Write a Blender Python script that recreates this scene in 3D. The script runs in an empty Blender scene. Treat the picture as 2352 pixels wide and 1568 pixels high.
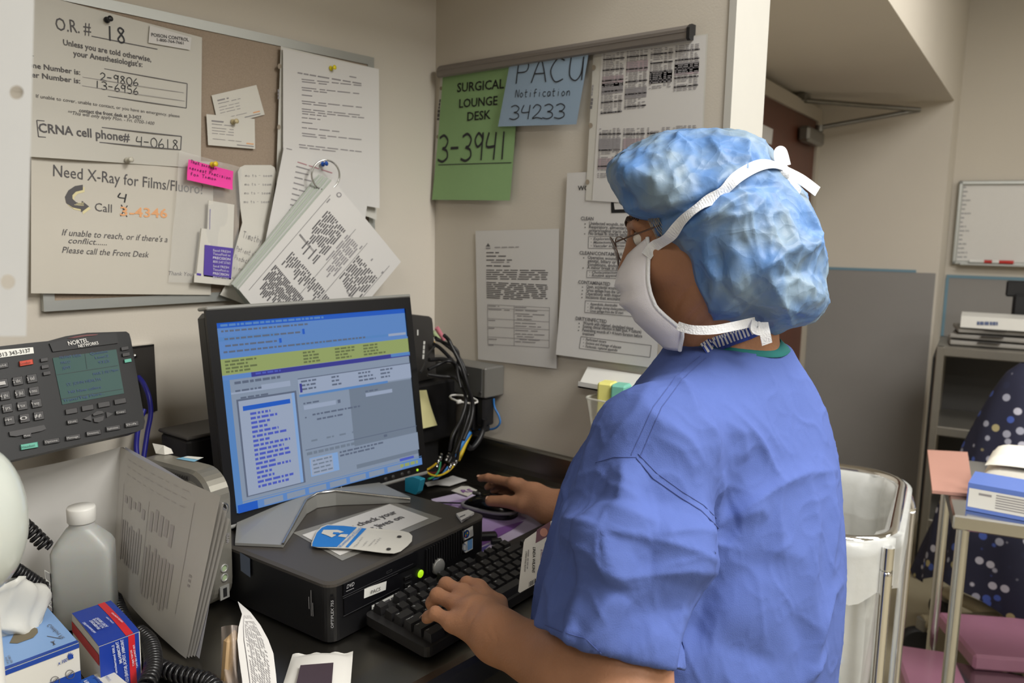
import bpy, math, random
import numpy as np
from mathutils import Vector, Matrix
random.seed(7); np.random.seed(7)
PI = math.pi
sc = bpy.context.scene
COL = sc.collection

# ---------------------------------------------------------------- camera
IW, IH, FPX = 2352, 1568, 1853.3
ZC = 0.92                                             # height of the counter top
CAM = np.array([-1.2961, -1.3452, 0.5563 + ZC])
YAW, PITCH, ROLL = 0.7071, -0.1391, 0.0186
cf = np.array([math.cos(YAW) * math.cos(PITCH), math.sin(YAW) * math.cos(PITCH), math.sin(PITCH)])
cr = np.array([math.sin(YAW), -math.cos(YAW), 0.0]); cu = np.cross(cr, cf)
cr, cu = math.cos(ROLL) * cr + math.sin(ROLL) * cu, -math.sin(ROLL) * cr + math.cos(ROLL) * cu
cam = bpy.data.objects.new('camera', bpy.data.cameras.new('camera')); COL.objects.link(cam)
cam.matrix_world = Matrix(((cr[0], cu[0], -cf[0], CAM[0]), (cr[1], cu[1], -cf[1], CAM[1]), (cr[2], cu[2], -cf[2], CAM[2]), (0, 0, 0, 1)))
cam.data.sensor_width = 36; cam.data.lens = FPX * 36 / IW; cam.data.clip_start = 0.02
cam.data.dof.use_dof = True; cam.data.dof.focus_distance = 0.98; cam.data.dof.aperture_fstop = 7.5
sc.camera = cam

# ---------------------------------------------------------------- light
w = bpy.data.worlds.new('room_air'); sc.world = w; w.use_nodes = True
w.node_tree.nodes['Background'].inputs[0].default_value = (1.0, 0.97, 0.92, 1)
w.node_tree.nodes['Background'].inputs[1].default_value = 0.22
def area(name, loc, target, sx, sy, power, color=(1, 0.985, 0.95)):
    l = bpy.data.lights.new(name, 'AREA'); l.shape = 'RECTANGLE'; l.size = sx; l.size_y = sy; l.energy = power; l.color = color
    o = bpy.data.objects.new(name, l); COL.objects.link(o); o.location = loc
    o.rotation_euler = (Vector(target) - Vector(loc)).to_track_quat('-Z', 'Y').to_euler(); return o
TROFFERS = [(-0.35, -2.0, 56), (1.3, -1.75, 30), (-2.6, -2.0, 22), (1.3, -3.6, 22), (-0.9, -3.6, 56), (3.0, -2.6, 12)]
for x, y, pw in TROFFERS: area('troffer_lamp', (x, y, 2.72), (x, y, 0), 0.58, 1.18, pw)
sc.view_settings.view_transform = 'Standard'; sc.view_settings.look = 'None'
sc.view_settings.gamma = 1.0; sc.view_settings.use_curve_mapping = False; sc.view_settings.exposure = 0.0

# ---------------------------------------------------------------- pixel -> point on a plane
def V(*a): return np.array(a if len(a) > 1 else a[0], float)
def unit(a): a = np.asarray(a, float); return a / np.linalg.norm(a)
def ray(x, y): return cf + cr * ((x - IW / 2) / FPX) - cu * ((y - IH / 2) / FPX)
def onplane(x, y, P, n): d = ray(x, y); return CAM + d * (np.dot(np.asarray(P) - CAM, n) / np.dot(d, n))
def onz(x, y, z=ZC): return onplane(x, y, (0, 0, z), V(0, 0, 1))
def ony(x, y, Y=0.0): return onplane(x, y, (0, Y, 0), V(0, 1, 0))
def onx(x, y, X=0.0): return onplane(x, y, (X, 0, 0), V(1, 0, 0))
def dep(x, y, D): return CAM + ray(x, y) * D

# ---------------------------------------------------------------- materials
MATS = {}
def srgb(r, g, b):
    f = lambda c: c / 12.92 if c <= 0.04045 else ((c + 0.055) / 1.055) ** 2.4
    return (f(r / 255), f(g / 255), f(b / 255))
def mat(name, rgb, rough=0.6, metal=0.0, spec=0.5, noise=0.0, nscale=40, bump=0.0, bscale=200, trans=0.0, alpha=1.0, emit=None, estr=0.0, sss=0.0, coat=0.0, ior=1.45, aniso=0.0):
    if name in MATS: return MATS[name]
    m = bpy.data.materials.new(name); m.use_nodes = True; nt = m.node_tree; b = nt.nodes['Principled BSDF']
    c = (*srgb(*rgb), 1)
    b.inputs['Base Color'].default_value = c; b.inputs['Roughness'].default_value = rough; b.inputs['Metallic'].default_value = metal
    b.inputs['Specular IOR Level'].default_value = spec; b.inputs['IOR'].default_value = ior
    if trans: b.inputs['Transmission Weight'].default_value = trans
    if alpha < 1: b.inputs['Alpha'].default_value = alpha
    if coat: b.inputs['Coat Weight'].default_value = coat; b.inputs['Coat Roughness'].default_value = 0.15
    if sss: b.inputs['Subsurface Weight'].default_value = sss; b.inputs['Subsurface Radius'].default_value = (0.01, 0.004, 0.002)
    if emit: b.inputs['Emission Color'].default_value = (*srgb(*emit), 1); b.inputs['Emission Strength'].default_value = estr
    if aniso: b.inputs['Anisotropic'].default_value = aniso
    tc = nt.nodes.new('ShaderNodeTexCoord')
    n = nt.nodes.new('ShaderNodeTexNoise'); n.inputs['Scale'].default_value = nscale; n.inputs['Detail'].default_value = 4
    nt.links.new(tc.outputs['Object'], n.inputs['Vector'])
    mx = nt.nodes.new('ShaderNodeMix'); mx.data_type = 'RGBA'
    k = noise or 0.02
    mx.inputs[6].default_value = tuple(v * (1 - k) for v in c[:3]) + (1,); mx.inputs[7].default_value = tuple(min(1, v * (1 + k)) for v in c[:3]) + (1,)
    nt.links.new(n.outputs['Fac'], mx.inputs[0]); nt.links.new(mx.outputs[2], b.inputs['Base Color'])
    if bump:
        n2 = nt.nodes.new('ShaderNodeTexNoise'); n2.inputs['Scale'].default_value = bscale; n2.inputs['Detail'].default_value = 6
        bp = nt.nodes.new('ShaderNodeBump'); bp.inputs['Strength'].default_value = bump; bp.inputs['Distance'].default_value = 0.002
        nt.links.new(tc.outputs['Object'], n2.inputs['Vector']); nt.links.new(n2.outputs['Fac'], bp.inputs['Height']); nt.links.new(bp.outputs['Normal'], b.inputs['Normal'])
    MATS[name] = m; return m

# ---------------------------------------------------------------- mesh building
class MB:
    def __init__(s): s.v = []; s.f = []; s.m = []; s.s = []
    def add(s, vs, fs, m=0, smooth=False):
        b = len(s.v); s.v.extend([tuple(float(c) for c in p) for p in vs])
        for f in fs: s.f.append(tuple(b + i for i in f)); s.m.append(m); s.s.append(smooth)
        return s
    def quad(s, a, b, c, d, m=0): return s.add([a, b, c, d], [(0, 1, 2, 3)], m)
    def box(s, c, size, ax=None, m=0, bev=0.0):
        """c = centre, size along ax (three unit axes)"""
        ax = ax or (V(1, 0, 0), V(0, 1, 0), V(0, 0, 1)); c = V(c); h = [q / 2 for q in size]
        if bev <= 0:
            vs = [c + ax[0] * h[0] * i + ax[1] * h[1] * j + ax[2] * h[2] * k for i in (-1, 1) for j in (-1, 1) for k in (-1, 1)]
            return s.add(vs, [(0, 1, 3, 2), (4, 6, 7, 5), (0, 4, 5, 1), (2, 3, 7, 6), (0, 2, 6, 4), (1, 5, 7, 3)], m)
        bev = min(bev, min(h) * 0.95)
        vs = []; idx = {}
        for i in (-1, 1):
            for j in (-1, 1):
                for k in (-1, 1):
                    for q in range(3):
                        o = [h[0] - bev, h[1] - bev, h[2] - bev]; o[q] = h[q]
                        idx[i, j, k, q] = len(vs); vs.append(c + ax[0] * i * o[0] + ax[1] * j * o[1] + ax[2] * k * o[2])
        fs = []
        for i in (-1, 1): fs.append([idx[i, -1, -1, 0], idx[i, 1, -1, 0], idx[i, 1, 1, 0], idx[i, -1, 1, 0]][::i])
        for j in (-1, 1): fs.append([idx[-1, j, -1, 1], idx[-1, j, 1, 1], idx[1, j, 1, 1], idx[1, j, -1, 1]][::j])
        for k in (-1, 1): fs.append([idx[-1, -1, k, 2], idx[1, -1, k, 2], idx[1, 1, k, 2], idx[-1, 1, k, 2]][::k])
        for i in (-1, 1):
            for j in (-1, 1):
                f = [idx[i, j, -1, 0], idx[i, j, -1, 1], idx[i, j, 1, 1], idx[i, j, 1, 0]]; fs.append(f if i * j > 0 else f[::-1])
                f = [idx[i, -1, j, 0], idx[i, 1, j, 0], idx[i, 1, j, 2], idx[i, -1, j, 2]]; fs.append(f if i * j > 0 else f[::-1])
                f = [idx[-1, i, j, 1], idx[-1, i, j, 2], idx[1, i, j, 2], idx[1, i, j, 1]]; fs.append(f if i * j > 0 else f[::-1])
                for k in (-1, 1):
                    f = [idx[i, j, k, 0], idx[i, j, k, 1], idx[i, j, k, 2]]; fs.append(f if i * j * k > 0 else f[::-1])
        return s.add(vs, fs, m)
    def prism(s, pts, off, m=0, smooth=False, caps=True, ms=None):
        """extrude the polygon pts (3D) by the vector off"""
        n = len(pts); p2 = [V(p) + off for p in pts]
        s.add(list(pts) + p2, [(i, (i + 1) % n, n + (i + 1) % n, n + i) for i in range(n)], m if ms is None else ms, smooth)
        if caps: s.add(pts, [tuple(range(n - 1, -1, -1))], m); s.add(p2, [tuple(range(n))], m)
        return s
    def tube(s, pts, r, m=0, seg=8, closed=False, cap=True, smooth=True):
        pts = [V(p) for p in pts]; n = len(pts); rr = r if hasattr(r, '__len__') else [r] * n
        up = V(0, 0, 1); vs = []; prev = None
        for i in range(n):
            a = pts[(i - 1) % n] if closed or i > 0 else pts[i]; b = pts[(i + 1) % n] if closed or i < n - 1 else pts[i]
            t = unit(b - a) if np.linalg.norm(b - a) > 1e-9 else V(0, 0, 1)
            if prev is None: u = np.cross(t, up); u = np.cross(t, V(1, 0, 0)) if np.linalg.norm(u) < 0.05 else u
            else: u = prev - t * np.dot(prev, t)
            u = unit(u); prev = u; w_ = np.cross(t, u)
            for k in range(seg): th = 2 * PI * k / seg; vs.append(pts[i] + rr[i] * (math.cos(th) * u + math.sin(th) * w_))
        fs = []
        for i in range(n if closed else n - 1):
            j = (i + 1) % n
            for k in range(seg): fs.append((i * seg + k, i * seg + (k + 1) % seg, j * seg + (k + 1) % seg, j * seg + k))
        s.add(vs, fs, m, smooth)
        if cap and not closed: s.add(vs[:seg], [tuple(range(seg))[::-1]], m); s.add(vs[-seg:], [tuple(range(seg))], m)
        return s
    def lathe(s, c, axis, prof, m=0, seg=24, smooth=True, u=None):
        """prof: list of (radius, height along axis)"""
        axis = unit(axis); u = unit(np.cross(axis, V(0.3, 0.9, 0.1)) if u is None else u); w_ = np.cross(axis, u); vs = []
        for r, h in prof:
            for k in range(seg): th = 2 * PI * k / seg; vs.append(V(c) + axis * h + r * (math.cos(th) * u + math.sin(th) * w_))
        fs = [(i * seg + k, i * seg + (k + 1) % seg, (i + 1) * seg + (k + 1) % seg, (i + 1) * seg + k) for i in range(len(prof) - 1) for k in range(seg)]
        s.add(vs, fs, m, smooth)
        if prof[0][0] > 1e-5: s.add(vs[:seg], [tuple(range(seg))[::-1]], m)
        if prof[-1][0] > 1e-5: s.add(vs[-seg:], [tuple(range(seg))], m)
        return s
    def grid(s, fn, nu, nv, m=0, smooth=True, closed_u=False, mfn=None):
        vs = [fn(i / nu, j / nv) for j in range(nv + 1) for i in range(nu + (0 if closed_u else 1))]; W_ = nu if closed_u else nu + 1
        b = len(s.v); s.v.extend([tuple(float(c) for c in p) for p in vs])
        for j in range(nv):
            for i in range(nu):
                s.f.append((b + j * W_ + i, b + j * W_ + (i + 1) % W_, b + (j + 1) * W_ + (i + 1) % W_, b + (j + 1) * W_ + i)); s.s.append(smooth)
                s.m.append(m if mfn is None else mfn((i + .5) / nu, (j + .5) / nv))
        return s
    def merge(s, o, moff=0):
        b = len(s.v); s.v.extend(o.v); s.f.extend(tuple(b + i for i in f) for f in o.f); s.m.extend(q + moff for q in o.m); s.s.extend(o.s); return s
def obj(name, mb, mats, parent=None, loc=None, solid=0.0, sub=0):
    me = bpy.data.meshes.new(name); v = np.array(mb.v)
    base = V(parent['_base']) if parent is not None else (V(loc) if loc is not None else np.array([(v[:, 0].min() + v[:, 0].max()) / 2, (v[:, 1].min() + v[:, 1].max()) / 2, v[:, 2].min()]))
    me.from_pydata([tuple(p) for p in (v - base)], [], mb.f); me.polygons.foreach_set('material_index', mb.m); me.polygons.foreach_set('use_smooth', mb.s)
    for q in (mats if isinstance(mats, (list, tuple)) else [mats]): me.materials.append(q)
    me.update(); o = bpy.data.objects.new(name, me); COL.objects.link(o)
    if parent is not None: o.parent = parent; o['_base'] = list(base)
    else: o.location = base; o['_base'] = list(base)
    if solid: q = o.modifiers.new('thickness', 'SOLIDIFY'); q.thickness = solid; q.offset = 0
    if sub: q = o.modifiers.new('smooth', 'SUBSURF'); q.levels = sub; q.render_levels = sub
    return o
def tag(o, label, cat, group=None):
    o['label'] = label; o['category'] = cat
    if group: o['group'] = group
    return o
def thing(name, label, cat, loc, group=None):
    o = bpy.data.objects.new(name, None); COL.objects.link(o); o.location = [float(q) for q in loc]; o['_base'] = [float(q) for q in loc]
    o.empty_display_size = 0.05; return tag(o, label, cat, group)
def struct(name, mb, mats): o = obj(name, mb, mats, loc=(0, 0, 0)); o['kind'] = 'structure'; return o
def axes(yaw): return (V(math.cos(yaw), math.sin(yaw), 0), V(-math.sin(yaw), math.cos(yaw), 0), V(0, 0, 1))
def rrect(w, h, r, n=5):
    """rounded rectangle outline centred on 0, counter-clockwise 2D"""
    out = []
    for cx, cy, a0 in ((w / 2 - r, h / 2 - r, 0), (-w / 2 + r, h / 2 - r, 90), (-w / 2 + r, -h / 2 + r, 180), (w / 2 - r, -h / 2 + r, 270)):
        for k in range(n + 1): a = math.radians(a0 + 90 * k / n); out.append((cx + r * math.cos(a), cy + r * math.sin(a)))
    return out
def spline(P, n=8, closed=False):
    P = [V(p) for p in P]; out = []; N = len(P)
    for i in range(N if closed else N - 1):
        g = (lambda k: P[k % N]) if closed else (lambda k: P[max(0, min(N - 1, k))])
        a, b, c, d = g(i - 1), g(i), g(i + 1), g(i + 2)
        for k in range(n):
            t = k / n; out.append(0.5 * (2 * b + (c - a) * t + (2 * a - 5 * b + 4 * c - d) * t * t + (3 * b - a - 3 * c + d) * t ** 3))
    if not closed: out.append(P[-1])
    return out

# ---------------------------------------------------------------- lettering
TXT = {}
def glyphs(s, bold=False, slant=0.0):
    """flat triangles of a line of print: (n x 2 points, faces, width)"""
    key = (s, bold, slant)
    if key not in TXT:
        cu_ = bpy.data.curves.new('print', 'FONT'); cu_.body = s; cu_.size = 1; cu_.resolution_u = 2; cu_.shear = slant
        if bold: cu_.offset = 0.016
        o = bpy.data.objects.new('print', cu_); COL.objects.link(o)
        me = o.evaluated_get(bpy.context.evaluated_depsgraph_get()).to_mesh()
        P = np.array([(v.co.x, v.co.y) for v in me.vertices]) if len(me.vertices) else np.zeros((0, 2)); F = [tuple(p.vertices) for p in me.polygons]
        o.to_mesh_clear(); bpy.data.objects.remove(o); bpy.data.curves.remove(cu_)
        if len(P): P[:, 0] -= P[:, 0].min()
        TXT[key] = (P, F, P[:, 0].max() if len(P) else 1)
    return TXT[key]
CAPH = 0.70
HAND = {'0': [[(.5, 1), (.15, .8), (.1, .3), (.4, 0), (.75, .2), (.8, .7), (.5, 1)]], '1': [[(.4, 1), (.35, 0)]], '2': [[(.1, .75), (.35, 1), (.7, .85), (.6, .5), (.1, .05), (.45, .1), (.9, 0)]],
 '3': [[(.1, .9), (.45, 1), (.75, .8), (.6, .55), (.35, .5), (.7, .4), (.75, .15), (.4, 0), (.0, .08)]], '4': [[(.25, 1), (.1, .5), (.75, .5)], [(.75, 1), (.65, 0)]], '5': [[(.75, 1), (.25, 1), (.2, .6), (.6, .6), (.75, .3), (.5, .0), (.1, .1)]],
 '6': [[(.6, 1), (.2, .5), (.15, .15), (.45, 0), (.75, .2), (.6, .45), (.2, .3)]], '8': [[(.7, .85), (.4, 1), (.2, .8), (.6, .4), (.65, .1), (.35, 0), (.15, .2), (.4, .5), (.7, .85)]],
 '9': [[(.7, .8), (.4, 1), (.15, .75), (.35, .5), (.7, .7), (.7, 1), (.65, 0)]], '.': [[(.4, .42), (.5, .42)]], '-': [[(.1, .5), (.7, .5)]],
 'P': [[(.2, 0), (.25, 1)], [(.25, 1), (.75, .9), (.7, .55), (.25, .5)]], 'A': [[(.1, 0), (.5, 1), (.85, 0)], [(.25, .4), (.75, .4)]], 'C': [[(.8, .9), (.45, 1), (.15, .5), (.4, 0), (.8, .1)]], 'U': [[(.2, 1), (.2, .25), (.5, 0), (.75, .3), (.8, 1)], [(.8, 1), (.8, .0)]],
 'N': [[(.1, 0), (.2, 1), (.7, 0), (.8, 1)]], 'o': [[(.4, .6), (.15, .3), (.4, 0), (.7, .3), (.4, .6)]], 't': [[(.4, 1), (.35, .1), (.6, .05)], [(.15, .6), (.7, .65)]], 'i': [[(.4, .6), (.4, 0)], [(.4, .85), (.45, .85)]], 'f': [[(.7, .95), (.4, .9), (.35, -.05)], [(.15, .5), (.7, .55)]],
 'c': [[(.7, .55), (.35, .6), (.15, .3), (.4, 0), (.7, .1)]], 'a': [[(.65, .55), (.3, .6), (.15, .3), (.35, 0), (.65, .3), (.65, .6), (.7, 0)]], 'n': [[(.2, .6), (.2, 0), (.25, .45), (.55, .6), (.7, .4), (.7, 0)]], 'T': [[(.1, 1), (.9, 1)], [(.5, 1), (.45, 0)]], 'm': [[(.1, .6), (.1, 0), (.15, .5), (.35, .6), (.4, 0), (.45, .5), (.7, .6), (.75, 0)]],
 'h': [[(.2, 1), (.2, 0), (.3, .5), (.6, .6), (.7, 0)]], 'y': [[(.15, .6), (.4, .1)], [(.75, .6), (.2, -.4)]], 'e': [[(.15, .3), (.7, .35), (.45, .6), (.15, .3), (.35, 0), (.7, .1)]], 's': [[(.7, .55), (.3, .6), (.3, .4), (.7, .25), (.5, 0), (.15, .1)]], 'd': [[(.65, .5), (.3, .55), (.15, .25), (.4, 0), (.7, .3), (.7, 1), (.75, 0)]], 'X': [[(.1, 1), (.8, 0)], [(.75, 1), (.05, 0)]]}
def strokes(s, wd=0.07):
    """handwriting as ribbons: points, faces, width"""
    P, F, x = [], [], 0.0
    for ch in s:
        for st in HAND.get(ch, [[]] if ch == ' ' else [[(.2, 0), (.3, .6), (.6, .1)]]):
            if len(st) < 2: continue
            q = [V(p[0] + x, p[1], 0) for p in (spline([V(a, b, 0) for a, b in st], 4) if len(st) > 2 else [V(a, b, 0) for a, b in st])]
            b = len(P)
            for i in range(len(q)):
                t = unit(q[min(i + 1, len(q) - 1)] - q[max(i - 1, 0)] + 1e-9); n = V(-t[1], t[0], 0) * wd / 2
                P.append((q[i] + n)[:2]); P.append((q[i] - n)[:2])
            F += [(b + 2 * i, b + 2 * i + 1, b + 2 * i + 3, b + 2 * i + 2) for i in range(len(q) - 1)]
        x += 0.9 if ch != ' ' else 0.6
        if ch in '.': x -= 0.25
    return np.array(P), F, x
class Sheet:
    """a flat or gently curled leaf in a plane; everything on it is placed by where it lies on that plane"""
    def __init__(s, P, n, mats, lift=0.0006):
        s.P = V(P); s.n = unit(n); s.n = s.n if np.dot(CAM - s.P, s.n) > 0 else -s.n; s.mb = MB(); s.mats = list(mats); s.lift = lift; s.lv = 0; s.q = None
    def at(s, x, y, k=0.0): return onplane(x, y, s.P + s.n * k, s.n)
    def leaf(s, TL, TR, BR, BL, m=0, nu=10, nv=12, px=True, lift=0.0):
        c = [s.at(*p, lift) if px else V(p) + s.n * lift for p in (TL, TR, BR, BL)]
        if s.q is None: s.q = c
        s.mb.grid(lambda u, v: (c[0] * (1 - u) + c[1] * u) * (1 - v) + (c[3] * (1 - u) + c[2] * u) * v, nu, nv, m); return s
    def poly(s, pts, m=1, lift=None):
        lift = s.lift if lift is None else lift
        s.mb.add([s.at(*p, lift) for p in pts], [tuple(range(len(pts)))], m); return s
    def disc(s, c, r, m=1, n=16, lift=None, ry=None):
        return s.poly([(c[0] + r * math.cos(2 * PI * k / n), c[1] + (ry or r) * math.sin(2 * PI * k / n)) for k in range(n)], m, lift)
    def line(s, a, b, wd=1.5, m=1, lift=None):
        d = unit(V(b[0] - a[0], b[1] - a[1])); n = V(-d[1], d[0]) * wd / 2
        return s.poly([(a[0] + n[0], a[1] + n[1]), (b[0] + n[0], b[1] + n[1]), (b[0] - n[0], b[1] - n[1]), (a[0] - n[0], a[1] - n[1])], m, lift)
    def rect(s, a, b, c, d, wd=1.5, m=1):
        for p, q in ((a, b), (b, c), (c, d), (d, a)): s.line(p, q, wd, m)
        return s
    def _lay(s, P, F, w_, a, b, h, m, cap):
        lift = s.lift * 1.5
        A, B = s.at(*a, lift), s.at(*b, lift); ex = B - A; L = np.linalg.norm(ex); ex = ex / L
        mid = ((a[0] + b[0]) / 2, (a[1] + b[1]) / 2); d = V(b[0] - a[0], b[1] - a[1]); d = d / np.linalg.norm(d)
        up = s.at(mid[0] + d[1] * h, mid[1] - d[0] * h, lift) - s.at(*mid, lift); ey = np.cross(s.n, ex)
        ey = ey if np.dot(ey, up) > 0 else -ey
        hy = abs(np.dot(up, ey)) / cap
        s.mb.add([A + ex * (p[0] * L / w_) + ey * (p[1] * hy) for p in P], F, m)
    def text(s, t, a, b, h, m=1, bold=False, slant=0.0):
        P, F, w_ = glyphs(t, bold, slant)
        if len(P): s._lay(P, F, w_, a, b, h, m, CAPH)
        return s
    def hand(s, t, a, b, h, m=1, wd=0.09): P, F, w_ = strokes(t, wd); s._lay(P, F, w_, a, b, h, m, 1.0); return s
    def words(s, a, b, h, m=1, dens=0.82, lo=10, hi=34):
        """a line of print too small to read"""
        L = math.hypot(b[0] - a[0], b[1] - a[1]); x = 0.0
        while x < L - 3:
            k = min(random.uniform(lo, hi), L - x); p = (a[0] + (b[0] - a[0]) * x / L, a[1] + (b[1] - a[1]) * x / L); q = (a[0] + (b[0] - a[0]) * (x + k) / L, a[1] + (b[1] - a[1]) * (x + k) / L)
            s.line(p, q, h, m); x += k / dens if dens < 1 else k
        return s
    def para(s, TL, TR, BL, n, h, m=1, last=0.5, **kw):
        for i in range(n):
            t = i / max(1, n - 1); o = (BL[0] - TL[0], BL[1] - TL[1]); a = (TL[0] + o[0] * t, TL[1] + o[1] * t); b = (TR[0] + o[0] * t, TR[1] + o[1] * t)
            e = last if i == n - 1 else random.uniform(0.93, 1.0); s.words(a, (a[0] + (b[0] - a[0]) * e, a[1] + (b[1] - a[1]) * e), h, m, **kw)
        return s
    def curl(s, fn):
        """fn(u, v) in leaf coordinates -> height above the plane"""
        o, eu, ev = s.q[0], s.q[1] - s.q[0], s.q[3] - s.q[0]
        G = np.linalg.inv(np.array([[eu @ eu, eu @ ev], [eu @ ev, ev @ ev]]))
        v = np.array(s.mb.v); d = v - o; uv = np.stack([d @ eu, d @ ev], 1) @ G.T
        s.mb.v = [tuple(p + s.n * fn(min(1.2, max(-.2, a)), min(1.2, max(-.2, b)))) for p, (a, b) in zip(v, uv)]; return s
    def build(s, name, label=None, cat=None, group=None, parent=None):
        o = obj(name, s.mb, s.mats, parent)
        if label: tag(o, label, cat, group)
        return o
# ================================================================ THE ROOM
paint = mat('wall_paint', (199, 192, 180), 0.75, spec=0.25, noise=0.03, nscale=3, bump=0.12, bscale=260)
paint_white = mat('corner_paint', (186, 184, 177), 0.6, spec=0.3)
grey_panel = mat('wainscot_laminate', (134, 131, 128), 0.5, noise=0.03, nscale=6)
blue_trim = mat('blue_edge_trim', (104, 136, 152), 0.45)
floor_m = mat('linoleum', (156, 147, 124), 0.4, noise=0.06, nscale=9)
ceil_m = mat('ceiling_tile', (214, 211, 203), 0.9, noise=0.05, nscale=60)
steel = mat('stainless_steel', (128, 124, 116), 0.34, metal=1.0, noise=0.10, nscale=14, bump=0.05, bscale=600)
steel_br = mat('polished_steel', (196, 196, 194), 0.2, metal=1.0, noise=0.04)
chrome = mat('chrome_tube', (222, 222, 222), 0.09, metal=1.0)
black_pl = mat('black_plastic', (27, 27, 29), 0.42, noise=0.05, nscale=90)
black_mt = mat('black_matte_plastic', (24, 24, 26), 0.6)
black_gl = mat('black_gloss_plastic', (14, 14, 16), 0.16)
dark_grey = mat('charcoal_plastic', (58, 56, 54), 0.5, noise=0.05)
white_pl = mat('white_plastic', (216, 215, 210), 0.35)
paper = mat('white_paper', (206, 204, 201), 0.75, spec=0.2, noise=0.015, nscale=12)
paper_w = mat('warm_paper', (217, 213, 202), 0.7, spec=0.2, noise=0.02, nscale=12)
ink = mat('black_print', (38, 37, 38), 0.7, spec=0.2)
ink_grey = mat('grey_print', (140, 137, 139), 0.75, spec=0.2)
ink_soft = mat('dark_grey_print', (92, 90, 92), 0.75, spec=0.2)
silver = mat('silver_plastic', (158, 158, 154), 0.36, metal=0.35, noise=0.02)
def fd(ang): return V(math.cos(math.radians(ang)), math.sin(math.radians(ang)), 0)
SOF = 2.124
PC = V(3.122, -0.341, 0); QC = V(2.959, 0.26, 0); D1 = fd(7.42); D2 = unit(PC - QC); WC = PC + D1 * 0.30
Z3 = V(0, 0, 1)
def hwall(name, a, b, z0, z1, thick, mats, m=0):
    """a wall slab whose seen face runs a->b; thick is the vector to its hidden face"""
    return struct(name, MB().prism([V(a[0], a[1], z0), V(b[0], b[1], z0), V(b[0], b[1], z1), V(a[0], a[1], z1)], V(thick), m), mats)
struct('floor', MB().box((0, -2.6, -0.05), (10, 6.2, 0.1)), floor_m)
struct('ceiling', MB().box((0, -3.1, 2.80), (10, 5.0, 0.1)), ceil_m)
hwall('wall_board', (-4.6, 0), (0.0, 0), 0, SOF, (0, 0.12, 0), paint)
# the stub of wall beside the counter: papers on its face, white lacquered end
m = MB(); m.box((0.0625, -0.29, SOF / 2), (0.125, 0.82, SOF)); m.box((0.0625, -0.7065, SOF / 2), (0.129, 0.013, SOF), m=1)
struct('wall_stub', m, [paint, paint_white])
# low ceiling over the counter and the door recess, with its front face
DW0 = V(0.125, -0.097, 0); DWd = unit(QC - V(1.984, 0.137, 0)); DW1 = QC + DWd * 0.2
F0 = V(-4.6, -0.748, 0); F1 = V(0, -0.748, 0); F2 = PC
m = MB(); pts = [F0, F1, F2, QC + V(0.05, 0.1, 0), V(0.125, 0.1, 0), V(-4.6, 0.1, 0)]
m.prism([p + Z3 * SOF for p in pts], V(0, 0, 0.64)); struct('soffit_beam', m, paint)
# recess: wall with the door, wall facing it
hwall('wall_door', DW0, DW1, 0, SOF, V(-DWd[1], DWd[0], 0) * 0.1, paint)
m = MB(); th = V(-D2[1], D2[0], 0); th = th if th[0] > 0 else -th
m.prism([QC, PC, PC + Z3 * 2.75, QC + Z3 * 2.75], D1 * 0.30); struct('wall_recess', m, paint)
back = QC - D2 * 0.02
def panel_on(name, a, b, z0, z1, out, th_, mats): return struct(name, MB().prism([V(a) + out * 0.002 + Z3 * z0, V(b) + out * 0.002 + Z3 * z0, V(b) + out * 0.002 + Z3 * z1, V(a) + out * 0.002 + Z3 * z1], out * th_), mats)
o1 = V(D2[1], -D2[0], 0); o1 = o1 if o1[0] < 0 else -o1
panel_on('trim_wainscot_recess', QC + D2 * 0.03, PC - D2 * 0.012, 0.0, 1.295, o1, 0.004, grey_panel)
panel_on('trim_wainscot_edge', QC + D2 * 0.03, PC - D2 * 0.10, 1.295, 1.308, o1, 0.006, blue_trim)
hwall('wall_whiteboard', WC, WC + D2 * 5.2, 0, 2.75, D1 * 0.12, paint)
panel_on('trim_wainscot_room', WC + D2 * 0.02, WC + D2 * 4.2, 0.0, 1.262, o1, 0.004, grey_panel)
panel_on('trim_wainscot_room_edge', WC + D2 * 0.01, WC + D2 * 4.2, 1.262, 1.278, o1, 0.006, blue_trim)
panel_on('trim_wainscot_room_side', WC + D2 * 0.008, WC + D2 * 0.022, 0.0, 1.262, o1, 0.006, blue_trim)
hwall('wall_far', (-5, -5.55), (5, -5.55), 0, 2.75, (0, -0.1, 0), paint)
hwall('wall_side', (-4.6, -5.5), (-4.6, 0.1), 0, 2.75, (-0.1, 0, 0), paint)
# ceiling lamps
for i, (x, y, pw) in enumerate(TROFFERS):
    t = thing('ceiling_light', 'recessed white fluorescent ceiling panel over the middle of the room', 'ceiling light', (x, y, 2.735), 'ceiling lights')
    m = MB()
    for sx, sy, lx, ly in ((0, .605, .64, .02), (0, -.605, .64, .02), (.31, 0, .02, 1.23), (-.31, 0, .02, 1.23)): m.box((x + sx, y + sy, 2.742), (lx, ly, 0.02))
    obj('light_frame', m, white_pl, t)
    obj('diffuser', MB().box((x, y, 2.746), (0.60, 1.19, 0.008)), mat('lit_diffuser', (250, 246, 236), 0.5, emit=(255, 248, 235), estr=1.5), t)

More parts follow.
